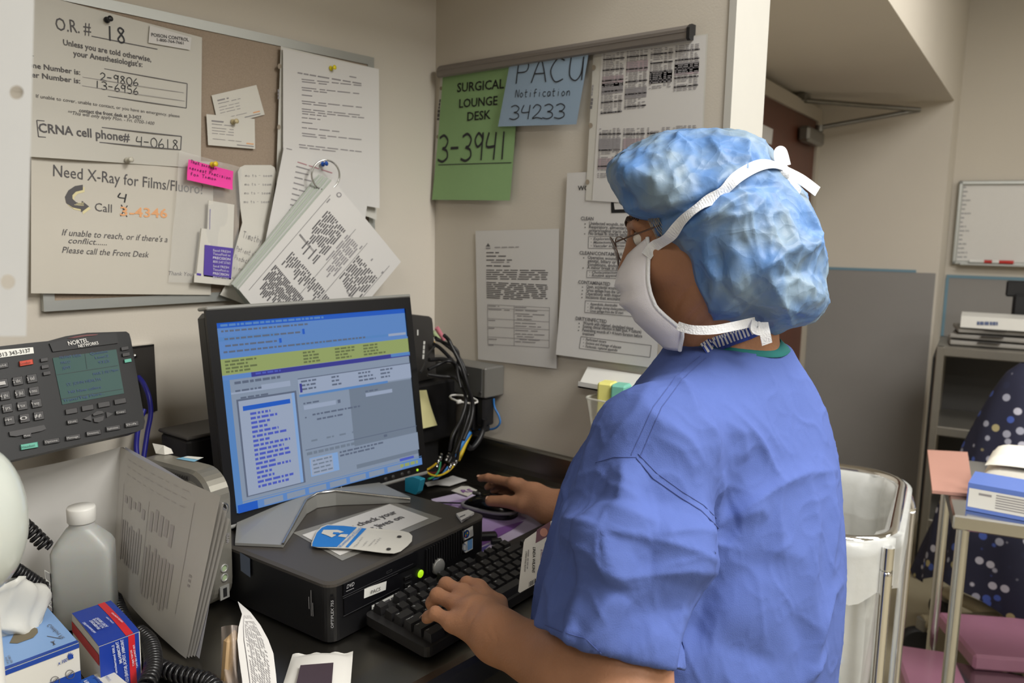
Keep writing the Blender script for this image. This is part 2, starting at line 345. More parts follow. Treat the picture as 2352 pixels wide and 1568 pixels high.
# ---------------------------------------------------------------- door with closer
dn = V(DWd[1], -DWd[0], 0)
def dw(t, z, k=0.0): return V(0.125, -0.097, 0) + DWd * t + dn * k + Z3 * z
tR = 2.70; tL = tR - 0.93
wood = mat('door_veneer', (88, 47, 31), 0.42, noise=0.22, nscale=5)
d = obj('door_1', MB().prism([dw(tL, 0.01, .004), dw(tR, 0.01, .004), dw(tR, 2.03, .004), dw(tL, 2.03, .004)], dn * 0.035), wood); d['kind'] = 'structure'
m = MB()
for a, b, z0, z1 in ((tL - .06, tL, 0, 2.09), (tR, tR + .06, 0, 2.09), (tL, tR, 2.03, 2.09)): m.prism([dw(a, z0, .002), dw(b, z0, .002), dw(b, z1, .002), dw(a, z1, .002)], dn * 0.05)
struct('door_1_frame', m, mat('door_frame_paint', (176, 168, 154), 0.5))
m = MB().lathe(dw(tL + .07, 1.0, .04), dn, [(.028, 0), (.028, .012), (.012, .014), (.012, .05)], seg=16); m.tube([dw(tL + .07, 1.0, .08), dw(tL + .19, 1.0, .08)], .011)
hk = obj('door_handle', m, steel_br); hk['kind'] = 'structure'
cl = thing('door_closer', 'grey hydraulic door closer with folded arm at top of brown door', 'door closer', dw(tR - .2, 1.93, .05))
obj('closer_body', MB().box(dw(tR - .20, 1.935, .07), (.30, .055, .07), (DWd, dn, Z3), bev=.012), mat('closer_metal', (120, 117, 110), .35, metal=.7), cl)
m = MB(); A = dw(tR - .12, 1.985, .085); B = dw(tR + .02, 2.06, .50); C_ = dw(tR - .30, 2.09, .05)
m.tube([A, B], .011); m.tube([B, C_], .011); m.box(dw(tR - .30, 2.10, .05), (.10, .03, .03), (DWd, dn, Z3)); m.lathe(A - Z3 * .02, Z3, [(.02, 0), (.02, .03)], seg=12)
obj('closer_arm', m, mat('closer_metal', (120, 117, 110), .35), cl)
s = Sheet(dw(1.9, 1.6, .041), dn, [paper]); s.leaf((1735, 278), (1776, 297), (1772, 332), (1735, 322), nu=2, nv=2)
s.build('paper_notice', 'small white paper notice taped to the brown door', 'notice')
# ================================================================ WALL WITH THE PIN BOARD (plane y = 0)
YN = V(0, -1, 0)
def wallsheet(k, mats, lift=0.0005): return Sheet((0, -k, 0), YN, mats, lift)
linen = mat('board_linen', (157, 141, 124), 0.9, noise=0.22, nscale=420, bump=0.5, bscale=700)
alu = mat('board_aluminium', (176, 178, 174), 0.38, metal=0.55)
bt = thing('pin_board', 'linen-covered pin board in a thin aluminium frame on the beige wall', 'pin board', (-0.51, 0, 1.36))
X0, X1, Z0, Z1 = -0.832, -0.186, 1.338, 1.816
obj('linen_panel', MB().box(((X0 + X1) / 2, -0.0055, (Z0 + Z1) / 2), (X1 - X0 - .01, .009, Z1 - Z0 - .01)), linen, bt)
m = MB(); fw_ = .016
def mitre(a, b, c, d): m.prism([V(p[0], -0.001, p[1]) for p in (a, b, c, d)], V(0, -0.0115, 0))
mitre((X0, Z0), (X1, Z0), (X1 - fw_, Z0 + fw_), (X0 + fw_, Z0 + fw_)); mitre((X1, Z1), (X0, Z1), (X0 + fw_, Z1 - fw_), (X1 - fw_, Z1 - fw_))
mitre((X0, Z1), (X0, Z0), (X0 + fw_, Z0 + fw_), (X0 + fw_, Z1 - fw_)); mitre((X1, Z0), (X1, Z1), (X1 - fw_, Z1 - fw_), (X1 - fw_, Z0 + fw_))
obj('frame', m, alu, bt)
lam = mat('laminated_notice', (190, 187, 178), 0.35, spec=0.35, noise=0.02, nscale=9)
grey_hand = mat('marker_black', (36, 36, 40), 0.6)
# --- sheet with the x-ray number
s = wallsheet(.0155, [mat('xray_notice_paper', (194, 189, 178), 0.45, spec=0.3), ink_soft, mat('orange_print', (222, 164, 116), .7), mat('arrow_cream', (214, 204, 160), .7), grey_hand])
s.leaf((72, 340), (491, 372), (484, 677), (69, 673))
s.text('Need X-Ray for Films/Fluoro?', (122, 404), (466, 446), 25)
s.text('Call', (217, 484), (256, 488), 19); s.text('3', (275, 494), (292, 496), 20, 2, True); s.text('-4346', (297, 497), (384, 500), 21, 2, True)
s.hand('4', (268, 462), (292, 466), 20, 4, .12); s.line((278, 470), (291, 498), 2.4, 4); s.line((292, 472), (276, 496), 2.4, 4)
s.text('If unable to reach, or if there\'s a', (141, 540), (384, 556), 14, 1, slant=.25); s.text('conflict......', (156, 558), (244, 563), 13, 1, slant=.25); s.text('Please call the Front Desk', (141, 580), (341, 591), 14, 1, slant=.25); s.text('Thank You', (386, 631), (441, 634), 9, 1, slant=.25)
arc = [(190, 424), (172, 427), (157, 437), (149, 452), (152, 466), (166, 476), (185, 480), (186, 487), (204, 474), (188, 461), (187, 468), (174, 464), (166, 456), (166, 448), (174, 440), (190, 436)]
s.poly([(x + 4, y + 5) for x, y in arc], 3); s.poly(arc, 1, lift=.0009)
for k in range(3): s.line((170 + 4 * k, 470 - 2 * k), (192, 472 - 3 * k), 1.2, 3, lift=.0012)
s.curl(lambda u, v: .003 * max(0, v - .3) * math.sin(3 * u + 1) + .002 * v)
s.build('xray_notice', 'white notice reading Need X-Ray for Films/Fluoro with a curved black arrow', 'notice')
# --- operating room sheet
s = wallsheet(.0185, [lam, ink_soft, ink_grey, grey_hand])
s.leaf((70, -18), (464, 86), (460, 386), (66, 360))
s.text('O.R. #', (129, 69), (210, 80), 29); s.line((210, 83), (362, 113), 2); s.hand('18', (243, 92), (292, 100), 33, 3, .13)
s.text('Unless you are told otherwise,', (145, 103), (348, 142), 12.5, 1, True); s.text('your Anesthesiologist\'s:', (168, 128), (328, 154), 12.5, 1, True)
s.rect((40, 122), (430, 192), (428, 248), (40, 190), 1.8); s.text('Phone Number is:', (45, 151), (184, 172), 12, 1, True); s.text('Pager Number is:', (45, 173), (184, 192), 12, 1, True)
s.line((189, 177), (422, 213), 1, 2); s.line((188, 197), (424, 232), 1, 2)
s.hand('2-9806', (229, 184), (320, 198), 17, 3, .12); s.hand('13-6956', (217, 202), (320, 218), 17, 3, .12)
s.text('If unable to cover, unable to contact, or you have an emergency, please', (83, 224), (413, 270), 7.5, 1); s.text('contact the front desk at 3-3427.', (181, 257), (328, 274), 8, 1, True); s.text('**This will only apply Mon. - Fri. 0700-1400', (155, 262), (356, 287), 8, 1, slant=.25)
s.rect((84, 276), (417, 313), (415, 344), (87, 314), 2.2); s.text('CRNA cell phone#', (88, 303), (299, 325), 20, 1, True); s.hand('4-0618', (313, 335), (412, 344), 22, 3, .1)
s.curl(lambda u, v: .004 * max(0, v - .75) * 4 * (1 - u) + .0025 * math.sin(7 * u) * v)
s.build('operating_room_notice', 'laminated notice with handwritten O.R. number 18 pinned at the top of the board', 'notice')
s = wallsheet(.0215, [paper, ink_soft]); s.leaf((344, 58), (440, 86), (437, 115), (341, 98), nu=2, nv=2)
s.text('POISON CONTROL', (348, 83), (434, 95), 7.5, 1, True); s.text('1-800-764-7661', (361, 94), (422, 102), 6.5, 1, True)
s.build('poison_control_label', 'small white poison control label stuck on the laminated operating room notice', 'label')
# --- business cards
card = mat('card_stock', (204, 201, 192), 0.6)
swoosh = mat('orange_print', (222, 164, 116), .7)
for (TL, TR, BR, BL), k, lb in ((((486, 219), (589, 195), (608, 263), (502, 291)), .0135, 'white business card tilted over the other card on the linen board'), (((474, 262), (585, 273), (586, 342), (478, 333)), .0165, 'white business card with pencilled note, under the beige push pin')):
    s = wallsheet(k, [card, ink_grey, swoosh]); s.leaf(TL, TR, BR, BL, nu=2, nv=2)
    g = lambda u, v: (TL[0] + (TR[0] - TL[0]) * u + (BL[0] - TL[0]) * v, TL[1] + (TR[1] - TL[1]) * u + (BL[1] - TL[1]) * v)
    s.words(g(.1, .2), g(.35, .2), 3.2, 1); s.words(g(.1, .3), g(.6, .3), 1.4, 1)
    for q in range(3): s.words(g(.1, .42 + .09 * q), g(.55, .42 + .09 * q), 1.2, 1)
    s.words(g(.1, .78), g(.7, .78), 1.1, 1); s.line(g(.6, .9), g(.95, .9), 2, 1); s.line(g(.8, .82), g(.95, .82), 2.6, 2)
    s.build('business_card', lb, 'business card')
# --- zip bag with the folded leaflet and pink note
clear = mat('clear_film', (226, 226, 224), 0.12, spec=0.6, alpha=0.22, bump=0.8, bscale=30)
s = wallsheet(.024, [clear]); s.leaf((412, 346), (556, 385), (545, 652), (388, 648), nu=14, nv=16)
s.curl(lambda u, v: .005 * math.sin(PI * u) * math.sin(PI * v) + .0016 * math.sin(9 * u + 5 * v) + .0012 * math.sin(17 * u - 13 * v))
s.build('plastic_bag', 'crinkled clear zip bag pinned to the board over the x-ray notice', 'bag')
lf = thing('paper_leaflet', 'folded cream leaflet with purple printed block hanging below the pink note', 'leaflet', ony(490, 655, -.03))
purple = mat('purple_print', (84, 64, 156), .55)
def slab(sh, pts, k0, k1, m=0): sh.mb.prism([sh.at(*p, k0) for p in pts], sh.n * (k1 - k0), m)
s = wallsheet(.026, [card, purple, mat('white_print', (214, 210, 228), .6)])
slab(s, [(478, 460), (537, 470), (531, 640), (470, 640)], .0, .0018); slab(s, [(460, 524), (482, 527), (477, 652), (446, 648)], .0, .0045); s.line((483, 480), (481, 565), 1.2, 1, .0030)
s.build('folded_sheet', parent=lf)
s = wallsheet(.031, [card, purple, mat('white_print', (214, 210, 228), .6)], .0012)
slab(s, [(446, 628), (535, 640), (531, 656), (445, 648)], 0, .001); slab(s, [(470, 562), (536, 570), (530, 642), (467, 634)], 0, .001, 1)
for i in range(2):
    yo = 36 * i
    for t, y0, b in (('Send FRESH', 577, 0), ('TissueFluid to', 585, 0), ('PRECISION', 594, 1), ('800.547.5765', 603, 0)): s.text(t, (489, y0 + yo), (529 - .1 * yo, y0 + 4 + yo), 5.5, 2, bool(b))
s.line((452, 629), (462, 631), 5, 1, .0014); s.build('purple_panel', parent=lf)
s = wallsheet(.034, [mat('pink_note_paper', (236, 66, 160), .8), mat('purple_ink', (98, 28, 84), .7)])
s.leaf((433, 366), (536, 393), (533, 436), (428, 413), nu=6, nv=6)
s.hand('TheX surgeon', (437, 374), (498, 391), 7.5, 1, .15); s.hand('request Precision', (434, 388), (530, 413), 7.5, 1, .15); s.hand('for Tumor', (436, 402), (498, 415), 7.5, 1, .15)
s.curl(lambda u, v: .006 * max(0, v - .6)); s.build('sticky_note', 'bright pink sticky note with purple handwriting under a yellow pin', 'sticky note')
# --- two narrow white cards with pencil writing
s = wallsheet(.020, [card, ink_grey])
s.mb.prism([s.at(*p) for p in [(546, 394), (551, 384), (562, 379), (622, 379), (630, 384), (634, 396), (629, 440), (620, 500), (612, 560), (562, 556), (552, 480)]], s.n * .0006)
for q in range(4): s.hand('mo ts - seem', (563 - q, 406 + 20 * q), (626 - 2 * q, 406 + 20 * q), 6, 1, .14)
s.lift = .001; s.build('paper_card', 'tall white card with rounded top and faint pencil lines on the board', 'card')
s = wallsheet(.0225, [card, ink_grey], .0009)
s.mb.prism([s.at(*p) for p in [(556, 512), (600, 522), (616, 528), (604, 590), (585, 660), (563, 699), (505, 677), (520, 650), (540, 570)]], s.n * .0006)
s.hand('Timothy', (556, 545), (600, 560), 15, 1, .1); s.hand('Patient (3)', (541, 575), (592, 592), 11, 1, .1); s.hand('Product (x)', (537, 595), (590, 612), 11, 1, .1); s.hand('Line (m)', (535, 618), (580, 628), 9, 1, .1); s.hand('Loc (m)', (532, 640), (570, 648), 8, 1, .1)
s.build('paper_card', 'drooping white card with pencil scribble hanging off the bottom frame', 'card')
# --- sheets at the right of the board
film = mat('sleeve_film', (200, 198, 190), 0.3, spec=0.5)
s = wallsheet(.021, [film, ink_grey, mat('punched_hole', (150, 138, 122), .9)])
s.leaf((645, 106), (866, 159), (862, 505), (634, 420), nu=8, nv=8)
for y in (152, 292): s.disc((642 - (y - 150) * .01, y), 4, 2, ry=6)
s.words((640, 205), (640, 232), 4, 1, lo=4, hi=9); s.curl(lambda u, v: .004 * u); s.build('sheet_sleeve', 'punched clear page sleeve behind the letter at the right of the board', 'page sleeve')
s = wallsheet(.0265, [paper, ink_grey])
s.leaf((650, 111), (863, 160), (862, 478), (648, 440))
s.words((683, 167), (825, 193), 3, 1); s.words((799, 176), (814, 179), 2.5, 1)
for y0, n, x1 in ((182, 2, 832), (201, 2, 832), (218, 1, 716), (232, 2, 830), (250, 3, 830), (270, 1, 734), (281, 1, 716), (293, 1, 776), (306, 2, 826)): s.para((692, y0), (x1, y0 + (x1 - 692) * .115), (693, y0 + 5.5 * (n - 1)), n, 2.3, 1, last=.4 if n > 1 else 1)
s.para((685, 332), (833, 350), (686, 338), 2, 2.3, 1, last=.55)
s.curl(lambda u, v: .010 * u * u + .003 * v); s.build('letter_sheet', 'white typed letter under the upper yellow pin of the board', 'letter')
s = wallsheet(.033, [paper, ink_grey, mat('red_print', (170, 120, 128), .7)])
s.leaf((649, 334), (846, 388), (840, 500), (612, 560)); s.mb = MB(); s.q = None
s.leaf((650, 334), (852, 385), (818, 610), (598, 580))
s.words((655, 341), (668, 344), 2, 1); s.words((680, 372), (765, 399), 2.2, 2)
for q in range(13): s.words((677 - q * 2.2, 382 + 12.5 * q), (712 - q * 2.4 + random.uniform(-3, 6), 391 + 12.5 * q), 2.6, 1)
s.curl(lambda u, v: .004 + .005 * v); s.build('letter_sheet', 'tilted white typed page hanging under the blue pin behind the key ring', 'letter')
# --- ring-bound bundle
rb = thing('laminated_card_bundle', 'thick bundle of laminated order sheets hanging askew from a steel ring', 'document bundle', ony(735, 690, -.05))
for k in range(8):
    d_ = (7 - k)
    s = wallsheet(.050 + .003 * k, [mat('laminate_film', (190, 192, 188), .25, spec=.5) if k % 2 else mat('laminate_green', (178, 186, 174), .3), ink_soft, ink_grey, mat('punched_hole', (150, 138, 122), .9)])
    o_ = (-4.6 * d_, -2.0 * d_ + (2 if k % 3 == 0 else 0))
    c = [(764 + o_[0], 412 + o_[1]), (919 + o_[0] * .4, 601 + o_[1] * .4), (704 + o_[0], 858 + o_[1]), (548 + o_[0] * .55, 664 + o_[1])]
    if k == 7:
        s.mats[0] = paper; s.leaf(*c)
        ux, uy, vx, vy = (919 - 764), (601 - 412), (548 - 764), (664 - 412)
        g = lambda u, v: (764 + ux * u + vx * v, 412 + uy * u + vy * v)
        s.disc(g(.14, .035), 6, 2); s.disc(g(.14, .035), 3.5, 0, lift=.001)
        for v0, v1, u0, u1, n in ((.10, .14, .10, .62, 1), (.16, .50, .16, .40, 12), (.16, .50, .45, .60, 8), (.20, .48, .66, .92, 13), (.54, .66, .16, .62, 22), (.55, .93, .66, .93, 15), (.69, .93, .12, .62, 30), (.14, .17, .62, .93, 3)):
            for q in range(n):
                u = u0 + (u1 - u0) * q / max(1, n - 1); e = random.uniform(.5, 1); s.words(g(u, v0 + (v1 - v0) * e), g(u, v0), 3.0, 1 if n > 10 else 2, lo=8, hi=30)
        for q in range(3): s.line(g(.1, .42 + .005 * q), g(.94, .42 + .005 * q), .8, 1)
        s.line(g(.47, .10), g(.47, .93), 1, 1); s.line(g(.64, .10), g(.64, .93), 1, 1); s.line(g(.94, .08), g(.94, .95), 1, 1); s.line(g(.08, .08), g(.08, .95), 1, 1)
        s.curl(lambda u, v: .003 * math.sin(2 * u))
    else: s.leaf(*c)
    s.build('laminated_sheet', parent=rb)
c = ony(748, 402, -.066); ax_ = ony(785, 402, -.066) - c; ay_ = ony(748, 365, -.066) - c; R_ = np.linalg.norm(ay_) * .93
m = MB(); m.tube([c + R_ * (math.cos(a) * unit(ax_ + V(0, -.25, 0) * np.linalg.norm(ax_)) + math.sin(a) * Z3) for a in np.linspace(0, 2 * PI, 40)[:-1]], .0017, closed=True); obj('binder_ring', m, steel_br, rb)
# --- push pins
def pin(px, py, k, rgb, lb):
    p = ony(px, py, -k); d_ = unit(V(.12, -1, .10)); m = MB()
    m.lathe(p, d_, [(.0008, -.004), (.0008, 0), (.0048, .0), (.0048, .0016), (.0026, .0028), (.0024, .0075), (.0044, .0098), (.0044, .011), (.0015, .0116)], seg=14)
    tag(obj('push_pin', m, mat('pin_%d_%d_%d' % rgb, rgb, .3)), lb, 'push pin', 'push pins on the board')
for a in ((245, 46, .020, (30, 30, 34), 'black push pin holding the top of the operating room notice'), (293, 368, .022, (190, 186, 172), 'clear push pin at the bottom edge of the operating room notice'), (535, 280, .018, (190, 176, 138), 'beige push pin through the two business cards'),
          (487, 378, .036, (226, 196, 50), 'yellow push pin through the pink sticky note'), (760, 157, .030, (222, 206, 30), 'yellow push pin at the top of the typed letter'), (741, 377, .044, (30, 84, 178), 'blue push pin inside the steel binder ring')): pin(*a)
# --- the near sheet hanging at the edge of the view
s = Sheet(dep(40, 400, .47), -cf + V(.12, 0, .1), [mat('near_paper', (196, 197, 197), .7, spec=.2), mat('hole_shadow_paper', (186, 180, 168), .8)], .0006)
C4 = [(-330, -60), (80, -60), (60, 772), (-350, 768)]
holes = [(38, 212, 16), (18, 647, 17)]
# leaf built as strips around the two punched holes
N_ = 20
def ringpts(h, m_=1.0): return [(h[0] + h[2] * m_ * math.cos(2 * PI * k / N_ - PI * 3 / 4), h[1] + h[2] * m_ * math.sin(2 * PI * k / N_ - PI * 3 / 4)) for k in range(N_)]
def sq(h, r=21): # square outline sampled like the ring
    out = []
    for k in range(N_):
        a = 2 * PI * k / N_ - PI * 3 / 4; q = max(abs(math.cos(a)), abs(math.sin(a))); out.append((h[0] + r * math.cos(a) / q, h[1] + r * math.sin(a) / q))
    return out
def edge(y): return 80 + (60 - 80) * (y + 60) / 832
for h in holes:
    a, b = ringpts(h), sq(h); vs = [s.at(*p) for p in a + b]; s.mb.add(vs, [(k, (k + 1) % N_, N_ + (k + 1) % N_, N_ + k) for k in range(N_)])
ys = [-60, 212 - 21, 212 + 21, 647 - 21, 647 + 21, 772]
for i in range(5):
    y0, y1 = ys[i], ys[i + 1]
    if i in (1, 3):
        h = holes[0 if i == 1 else 1]; s.poly([(-330, y0), (h[0] - 21, y0), (h[0] - 21, y1), (-330, y1)], 0, 0); s.poly([(h[0] + 21, y0), (edge(y0), y0), (edge(y1), y1), (h[0] + 21, y1)], 0, 0)
    else: s.poly([(-330, y0), (edge(y0), y0), (edge(y1), y1), (-330, y1)], 0, 0)
s.build('punched_sheet', 'large white punched page hanging close by in front of the pin board', 'sheet of paper')
# ================================================================ WALL WITH THE HANGING RAIL (plane x = 0)
XN = V(-1, 0, 0)
def sidesheet(k, mats, lift=0.0005): return Sheet((-k, 0, 0), XN, mats, lift)
green_p = mat('green_paper', (136, 168, 118), .7, spec=.25); blue_p = mat('blue_paper', (142, 162, 182), .75, spec=.2)
rail = thing('display_rail', 'grey aluminium paper rail with black end cap on the side wall', 'paper rail', (0, -.32, 1.81))
y0, y1 = onx(1010, 165, -.012)[1], onx(1583, 77, -.012)[1]; zt, zb = onx(1012, 150, -.016)[2], onx(1014, 178, -.016)[2]
prof = [(-.001, zb + .003), (-.016, zb), (-.021, zb + .003), (-.021, zt - .007), (-.013, zt), (-.001, zt)]
m = MB(); m.prism([V(a, y0, b) for a, b in prof], V(0, y1 - y0, 0)); m.tube([(-.0212, y0, zt - .012), (-.0212, y1, zt - .012)], .0009); obj('rail_body', m, mat('rail_aluminium', (138, 132, 128), .42, metal=.6), rail)
m = MB(); m.prism([V(a * 1.06, y1, b + (.0008 if b > (zt + zb) / 2 else -.0008)) for a, b in prof], V(0, -.006, 0)); obj('end_cap', m, black_pl, rail)
# --- green sheet in a punched sleeve
hole = mat('punched_hole', (150, 138, 122), .9)
s = sidesheet(.004, [film, ink_soft, hole]); s.leaf((1012, 170), (1042, 165), (1030, 462), (990, 456), nu=2, nv=6)
for y in (203, 314, 424): s.disc((1013 - (y - 200) * .07, y), 3, 2, ry=4.5)
s.words((1011, 228), (1008, 250), 3, 1, lo=3, hi=7); s.words((1008, 252), (1006, 276), 5, 1, lo=3, hi=9); s.build('sheet_sleeve', 'punched clear sleeve edge of the green surgical lounge sheet under the rail', 'page sleeve')
s = sidesheet(.0065, [green_p, ink, grey_hand])
s.leaf((1020, 165), (1196, 140), (1179, 461), (1000, 459))
s.text('SURGICAL', (1052, 212), (1160, 203), 21, 1, True); s.text('LOUNGE', (1057, 248), (1145, 241), 20, 1, True); s.text('DESK', (1076, 278), (1130, 273), 20, 1, True)
s.hand('3-3941', (1010, 372), (1176, 366), 62, 2, .1); s.line((1012, 379), (1180, 374), 2, 2)
s.curl(lambda u, v: .003 + .008 * v * v); s.build('green_sign', 'light green sheet reading SURGICAL LOUNGE DESK 3-3941 hanging from the rail', 'sign')
s = sidesheet(.0165, [blue_p, grey_hand])
s.leaf((1172, 140), (1354, 112), (1327, 286), (1147, 291), nv=6)
s.hand('PACU', (1178, 193), (1342, 184), 52, 1, .055); s.hand('Notification', (1184, 224), (1312, 220), 18, 1, .11); s.hand('34233', (1172, 275), (1302, 272), 33, 1, .075)
s.curl(lambda u, v: .004 * v); s.build('blue_sign', 'pale blue card with handwritten PACU Notification 34233 clipped over the green sheet', 'sign')
# --- table sheet
s = sidesheet(.006, [film, mat('table_print_dark', (112, 109, 112), .75), mat('table_print', (150, 147, 150), .75), hole, paper, mat('pink_table_print', (178, 160, 166), .7)])
s.leaf((1363, 118), (1626, 77), (1608, 478), (1345, 460))
a = s.at(1378, 120, .0006)
s.poly([(1382, 118), (1622, 80), (1606, 476), (1360, 461)], 4, .0006)
s.lift = .0012
for y in (155, 288, 418): s.disc((1364 - (y - 150) * .055, y), 4.5, 3, ry=6)
s.words((1362, 195), (1359, 220), 3, 2, lo=3, hi=8); s.words((1360, 226), (1357, 250), 5, 1, lo=4, hi=9)
def table(x0, y0, w_, sl, rows, h, step, sub, col):
    """a block of tabulated print: x0,y0 top left; sl slope; sub: column fractions"""
    for r in range(rows):
        for a_, b_ in sub:
            if random.random() < .9: s.words((x0 - r * .06 * step * .8 + a_ * w_, y0 + r * step + sl * a_ * w_), (x0 - r * .06 * step * .8 + b_ * w_, y0 + r * step + sl * b_ * w_), h, col, dens=.86, lo=5, hi=16)
C5 = ((0, .16), (.30, .44), (.50, .60), (.66, .76), (.82, 1))
def cols(x0, y0, w_, sl, rows): table(x0, y0, w_, sl, rows, 2.0, 4.1, ((0, .08), (.13, .55), (.62, .74), (.80, .96)), 2)
for (x0, y0, w_, sl, rows, hd) in ((1386, 125, 49, -.10, 34, 6), (1440, 119, 50, -.10, 33, 7), (1495, 113, 52, -.10, 23, 5), (1552, 106, 56, -.10, 26, 5), (1377, 296, 50, -.03, 28, 9), (1432, 296, 50, -.03, 30, 9), (1487, 294, 54, -.03, 20, 7), (1546, 290, 56, -.03, 20, 7)):
    cols(x0, y0, w_, sl, rows)
    for q in range(3, rows, hd): s.words((x0 - q * .2, y0 + 4.1 * q), (x0 + w_ - q * .2, y0 + 4.1 * q + sl * w_), 3.6, 1, lo=12, hi=40, dens=.95)
    for q in range(2):
        r0 = random.randint(4, max(5, rows - 9)); s.mb.add([s.at(*p, .0009) for p in ((x0 - r0 * .2, y0 + r0 * 4.1 - 2), (x0 + w_ - r0 * .2, y0 + r0 * 4.1 - 2 + sl * w_), (x0 + w_ - r0 * .2 - 1.4, y0 + (r0 + 6) * 4.1 - 2 + sl * w_), (x0 - r0 * .2 - 1.4, y0 + (r0 + 6) * 4.1 - 2))], [(0, 1, 2, 3)], 5 if q else 2)
s.build('schedule_sheet', 'white sleeved sheet crowded with tables of numbers below the rail end cap', 'sheet of paper')
# --- memo
s = sidesheet(.003, [paper, ink_soft, ink_grey])
s.leaf((1092, 530), (1284, 525), (1281, 846), (1098, 825))
s.poly([(1121, 558), (1126, 566), (1116, 566)], 1); s.words((1116, 570), (1130, 570), 3, 2); s.words((1136, 568), (1192, 567), 2, 2, lo=8, hi=14)
s.words((1117, 580), (1146, 580), 2.5, 1); s.words((1117, 588), (1162, 588), 2.5, 1); s.words((1117, 597), (1176, 597), 2.5, 1); s.words((1128, 602), (1170, 602), 2.2, 2); s.words((1117, 610), (1172, 611), 2.5, 1)
s.para((1117, 620), (1260, 621), (1117, 640), 5, 2.2, 1, last=.98); s.para((1117, 648), (1263, 655), (1118, 683), 9, 2.2, 1, last=.62)
for a, b in (((1120, 699), (1263, 706)), ((1120, 707), (1263, 713)), ((1121, 731), (1263, 739)), ((1121, 750), (1263, 757)), ((1121, 773), (1263, 781)), ((1121, 790), (1263, 798)), ((1120, 699), (1121, 790)), ((1181, 702), (1182, 794)), ((1263, 706), (1263, 798))): s.line(a, b, .9, 2)
for x, y, l in ((1121, 702, 26), (1183, 705, 32), (1122, 710, 54), (1184, 712, 54), (1184, 720, 70), (1188, 725, 36), (1188, 732, 34), (1122, 735, 16), (1184, 741, 50), (1184, 748, 60), (1122, 753, 14), (1184, 758, 52), (1184, 766, 68), (1188, 772, 40), (1194, 779, 48), (1122, 778, 22), (1184, 784, 50), (1122, 792, 12)): s.words((x, y), (x + l, y + l * .045), 1.8, 2)
s.curl(lambda u, v: .004 * v * v * u); s.build('memo_sheet', 'white typed memo with a table at its foot taped to the side wall', 'memo')
# --- wound classification sheet
s = sidesheet(.0048, [paper, ink_soft, ink])
s.leaf((1303, 397), (1540, 386), (1508, 845), (1283, 813))
s.text('WOUND CLASSIFICATION', (1327, 437), (1500, 436), 11, 2, True)
s.poly([(1403, 462), (1450, 460), (1449, 488), (1404, 489)], 2); s.poly([(1410, 466), (1446, 465), (1442, 480), (1412, 481)], 0, .0009)
def bl(t, x, y, x2, y2, h=7.5): s.disc((x - 9, y - 2), 1.5, 1, 6); s.text(t, (x, y), (x2, y2), h, 1, True)
s.text('CLEAN', (1334, 505), (1363, 506), 8, 1, True); bl('Uninfected wounds, no inflammation', 1353, 516, 1482, 520); bl('Respiratory, alimentary, genital', 1353, 524, 1470, 528); s.text('urinary/vaginal tracts are not entered', (1353, 532), (1490, 537), 7.5, 1, True); bl('No break in sterile technique', 1352, 539, 1460, 543)
s.text('CLEAN/CONTAMINATED', (1331, 584), (1450, 589), 8, 1, True); bl('Operative wounds in which the', 1350, 594, 1470, 600); s.text('genital, biliary or urinary tract', (1350, 602), (1470, 608), 7.5, 1, True); s.text('conditions, endogenous flora', (1350, 610), (1470, 616), 7.5, 1, True); bl('A minor break in sterile technique', 1349, 617, 1478, 623)
s.text('CONTAMINATED', (1329, 651), (1402, 656), 8, 1, True); bl('Open, accidental wounds', 1348, 661, 1420, 665); bl('Gross spillage from the GI tract', 1348, 669, 1440, 675); bl('Operations with major breaks in', 1347, 677, 1462, 684); bl('Incisions that encounter non-pu', 1347, 685, 1462, 692)
s.text('DIRTY/INFECTED', (1325, 734), (1395, 742), 8, 1, True); bl('Wounds with retained, devitalized tissue', 1342, 744, 1456, 757); bl('Existing clinical infection in field (pus, + culture)', 1342, 752, 1474, 765); bl('Penetrating wounds of > 4 hours duration before', 1341, 760, 1476, 775); s.text('treatment', (1341, 768), (1368, 771), 7, 1, True)
for (a, b, c, d, rows) in (((1352, 543), (1530, 543), (1528, 572), (1351, 570), (('Exploratory laparotomy', 551, 100), ('Mastectomy, thyroidectomy', 559, 100), ('Vascular surgeries', 567, 72))), ((1349, 621), (1526, 622), (1523, 643), (1348, 637), (('Cholecystectomy, any approach', 628, 120), ('Routine appendectomy, small', 635, 110))), ((1346, 690), (1522, 701), (1519, 732), (1345, 717), (('Appendicitis, diverticulitis', 700, 62), ('Bile spillage during cholecystectomy', 708, 88), ('Gross spillage from the GI tract', 716, 76))), ((1338, 772), (1497, 793), (1494, 820), (1335, 799), (('Perforated viscera', 781, 46), ('Excision and drainage of abscess', 789, 80), ('Peritonitis, ruptured appendix', 797, 72)))):
    s.rect(a, b, c, d, 1, 1)
    for t, y, l in rows: s.disc((a[0] + 6, y - 3), 1, 1, 5); s.text(t, (a[0] + 11, y), (a[0] + 11 + l, y + l * (b[1] - a[1]) / (b[0] - a[0])), 6, 1, True, .2)
s.curl(lambda u, v: .016 * max(0, v - .3) ** 2 * (1.2 - u)); s.build('wound_class_sheet', 'tall white sheet listing clean, contaminated and infected wounds behind the masked face', 'sheet of paper')
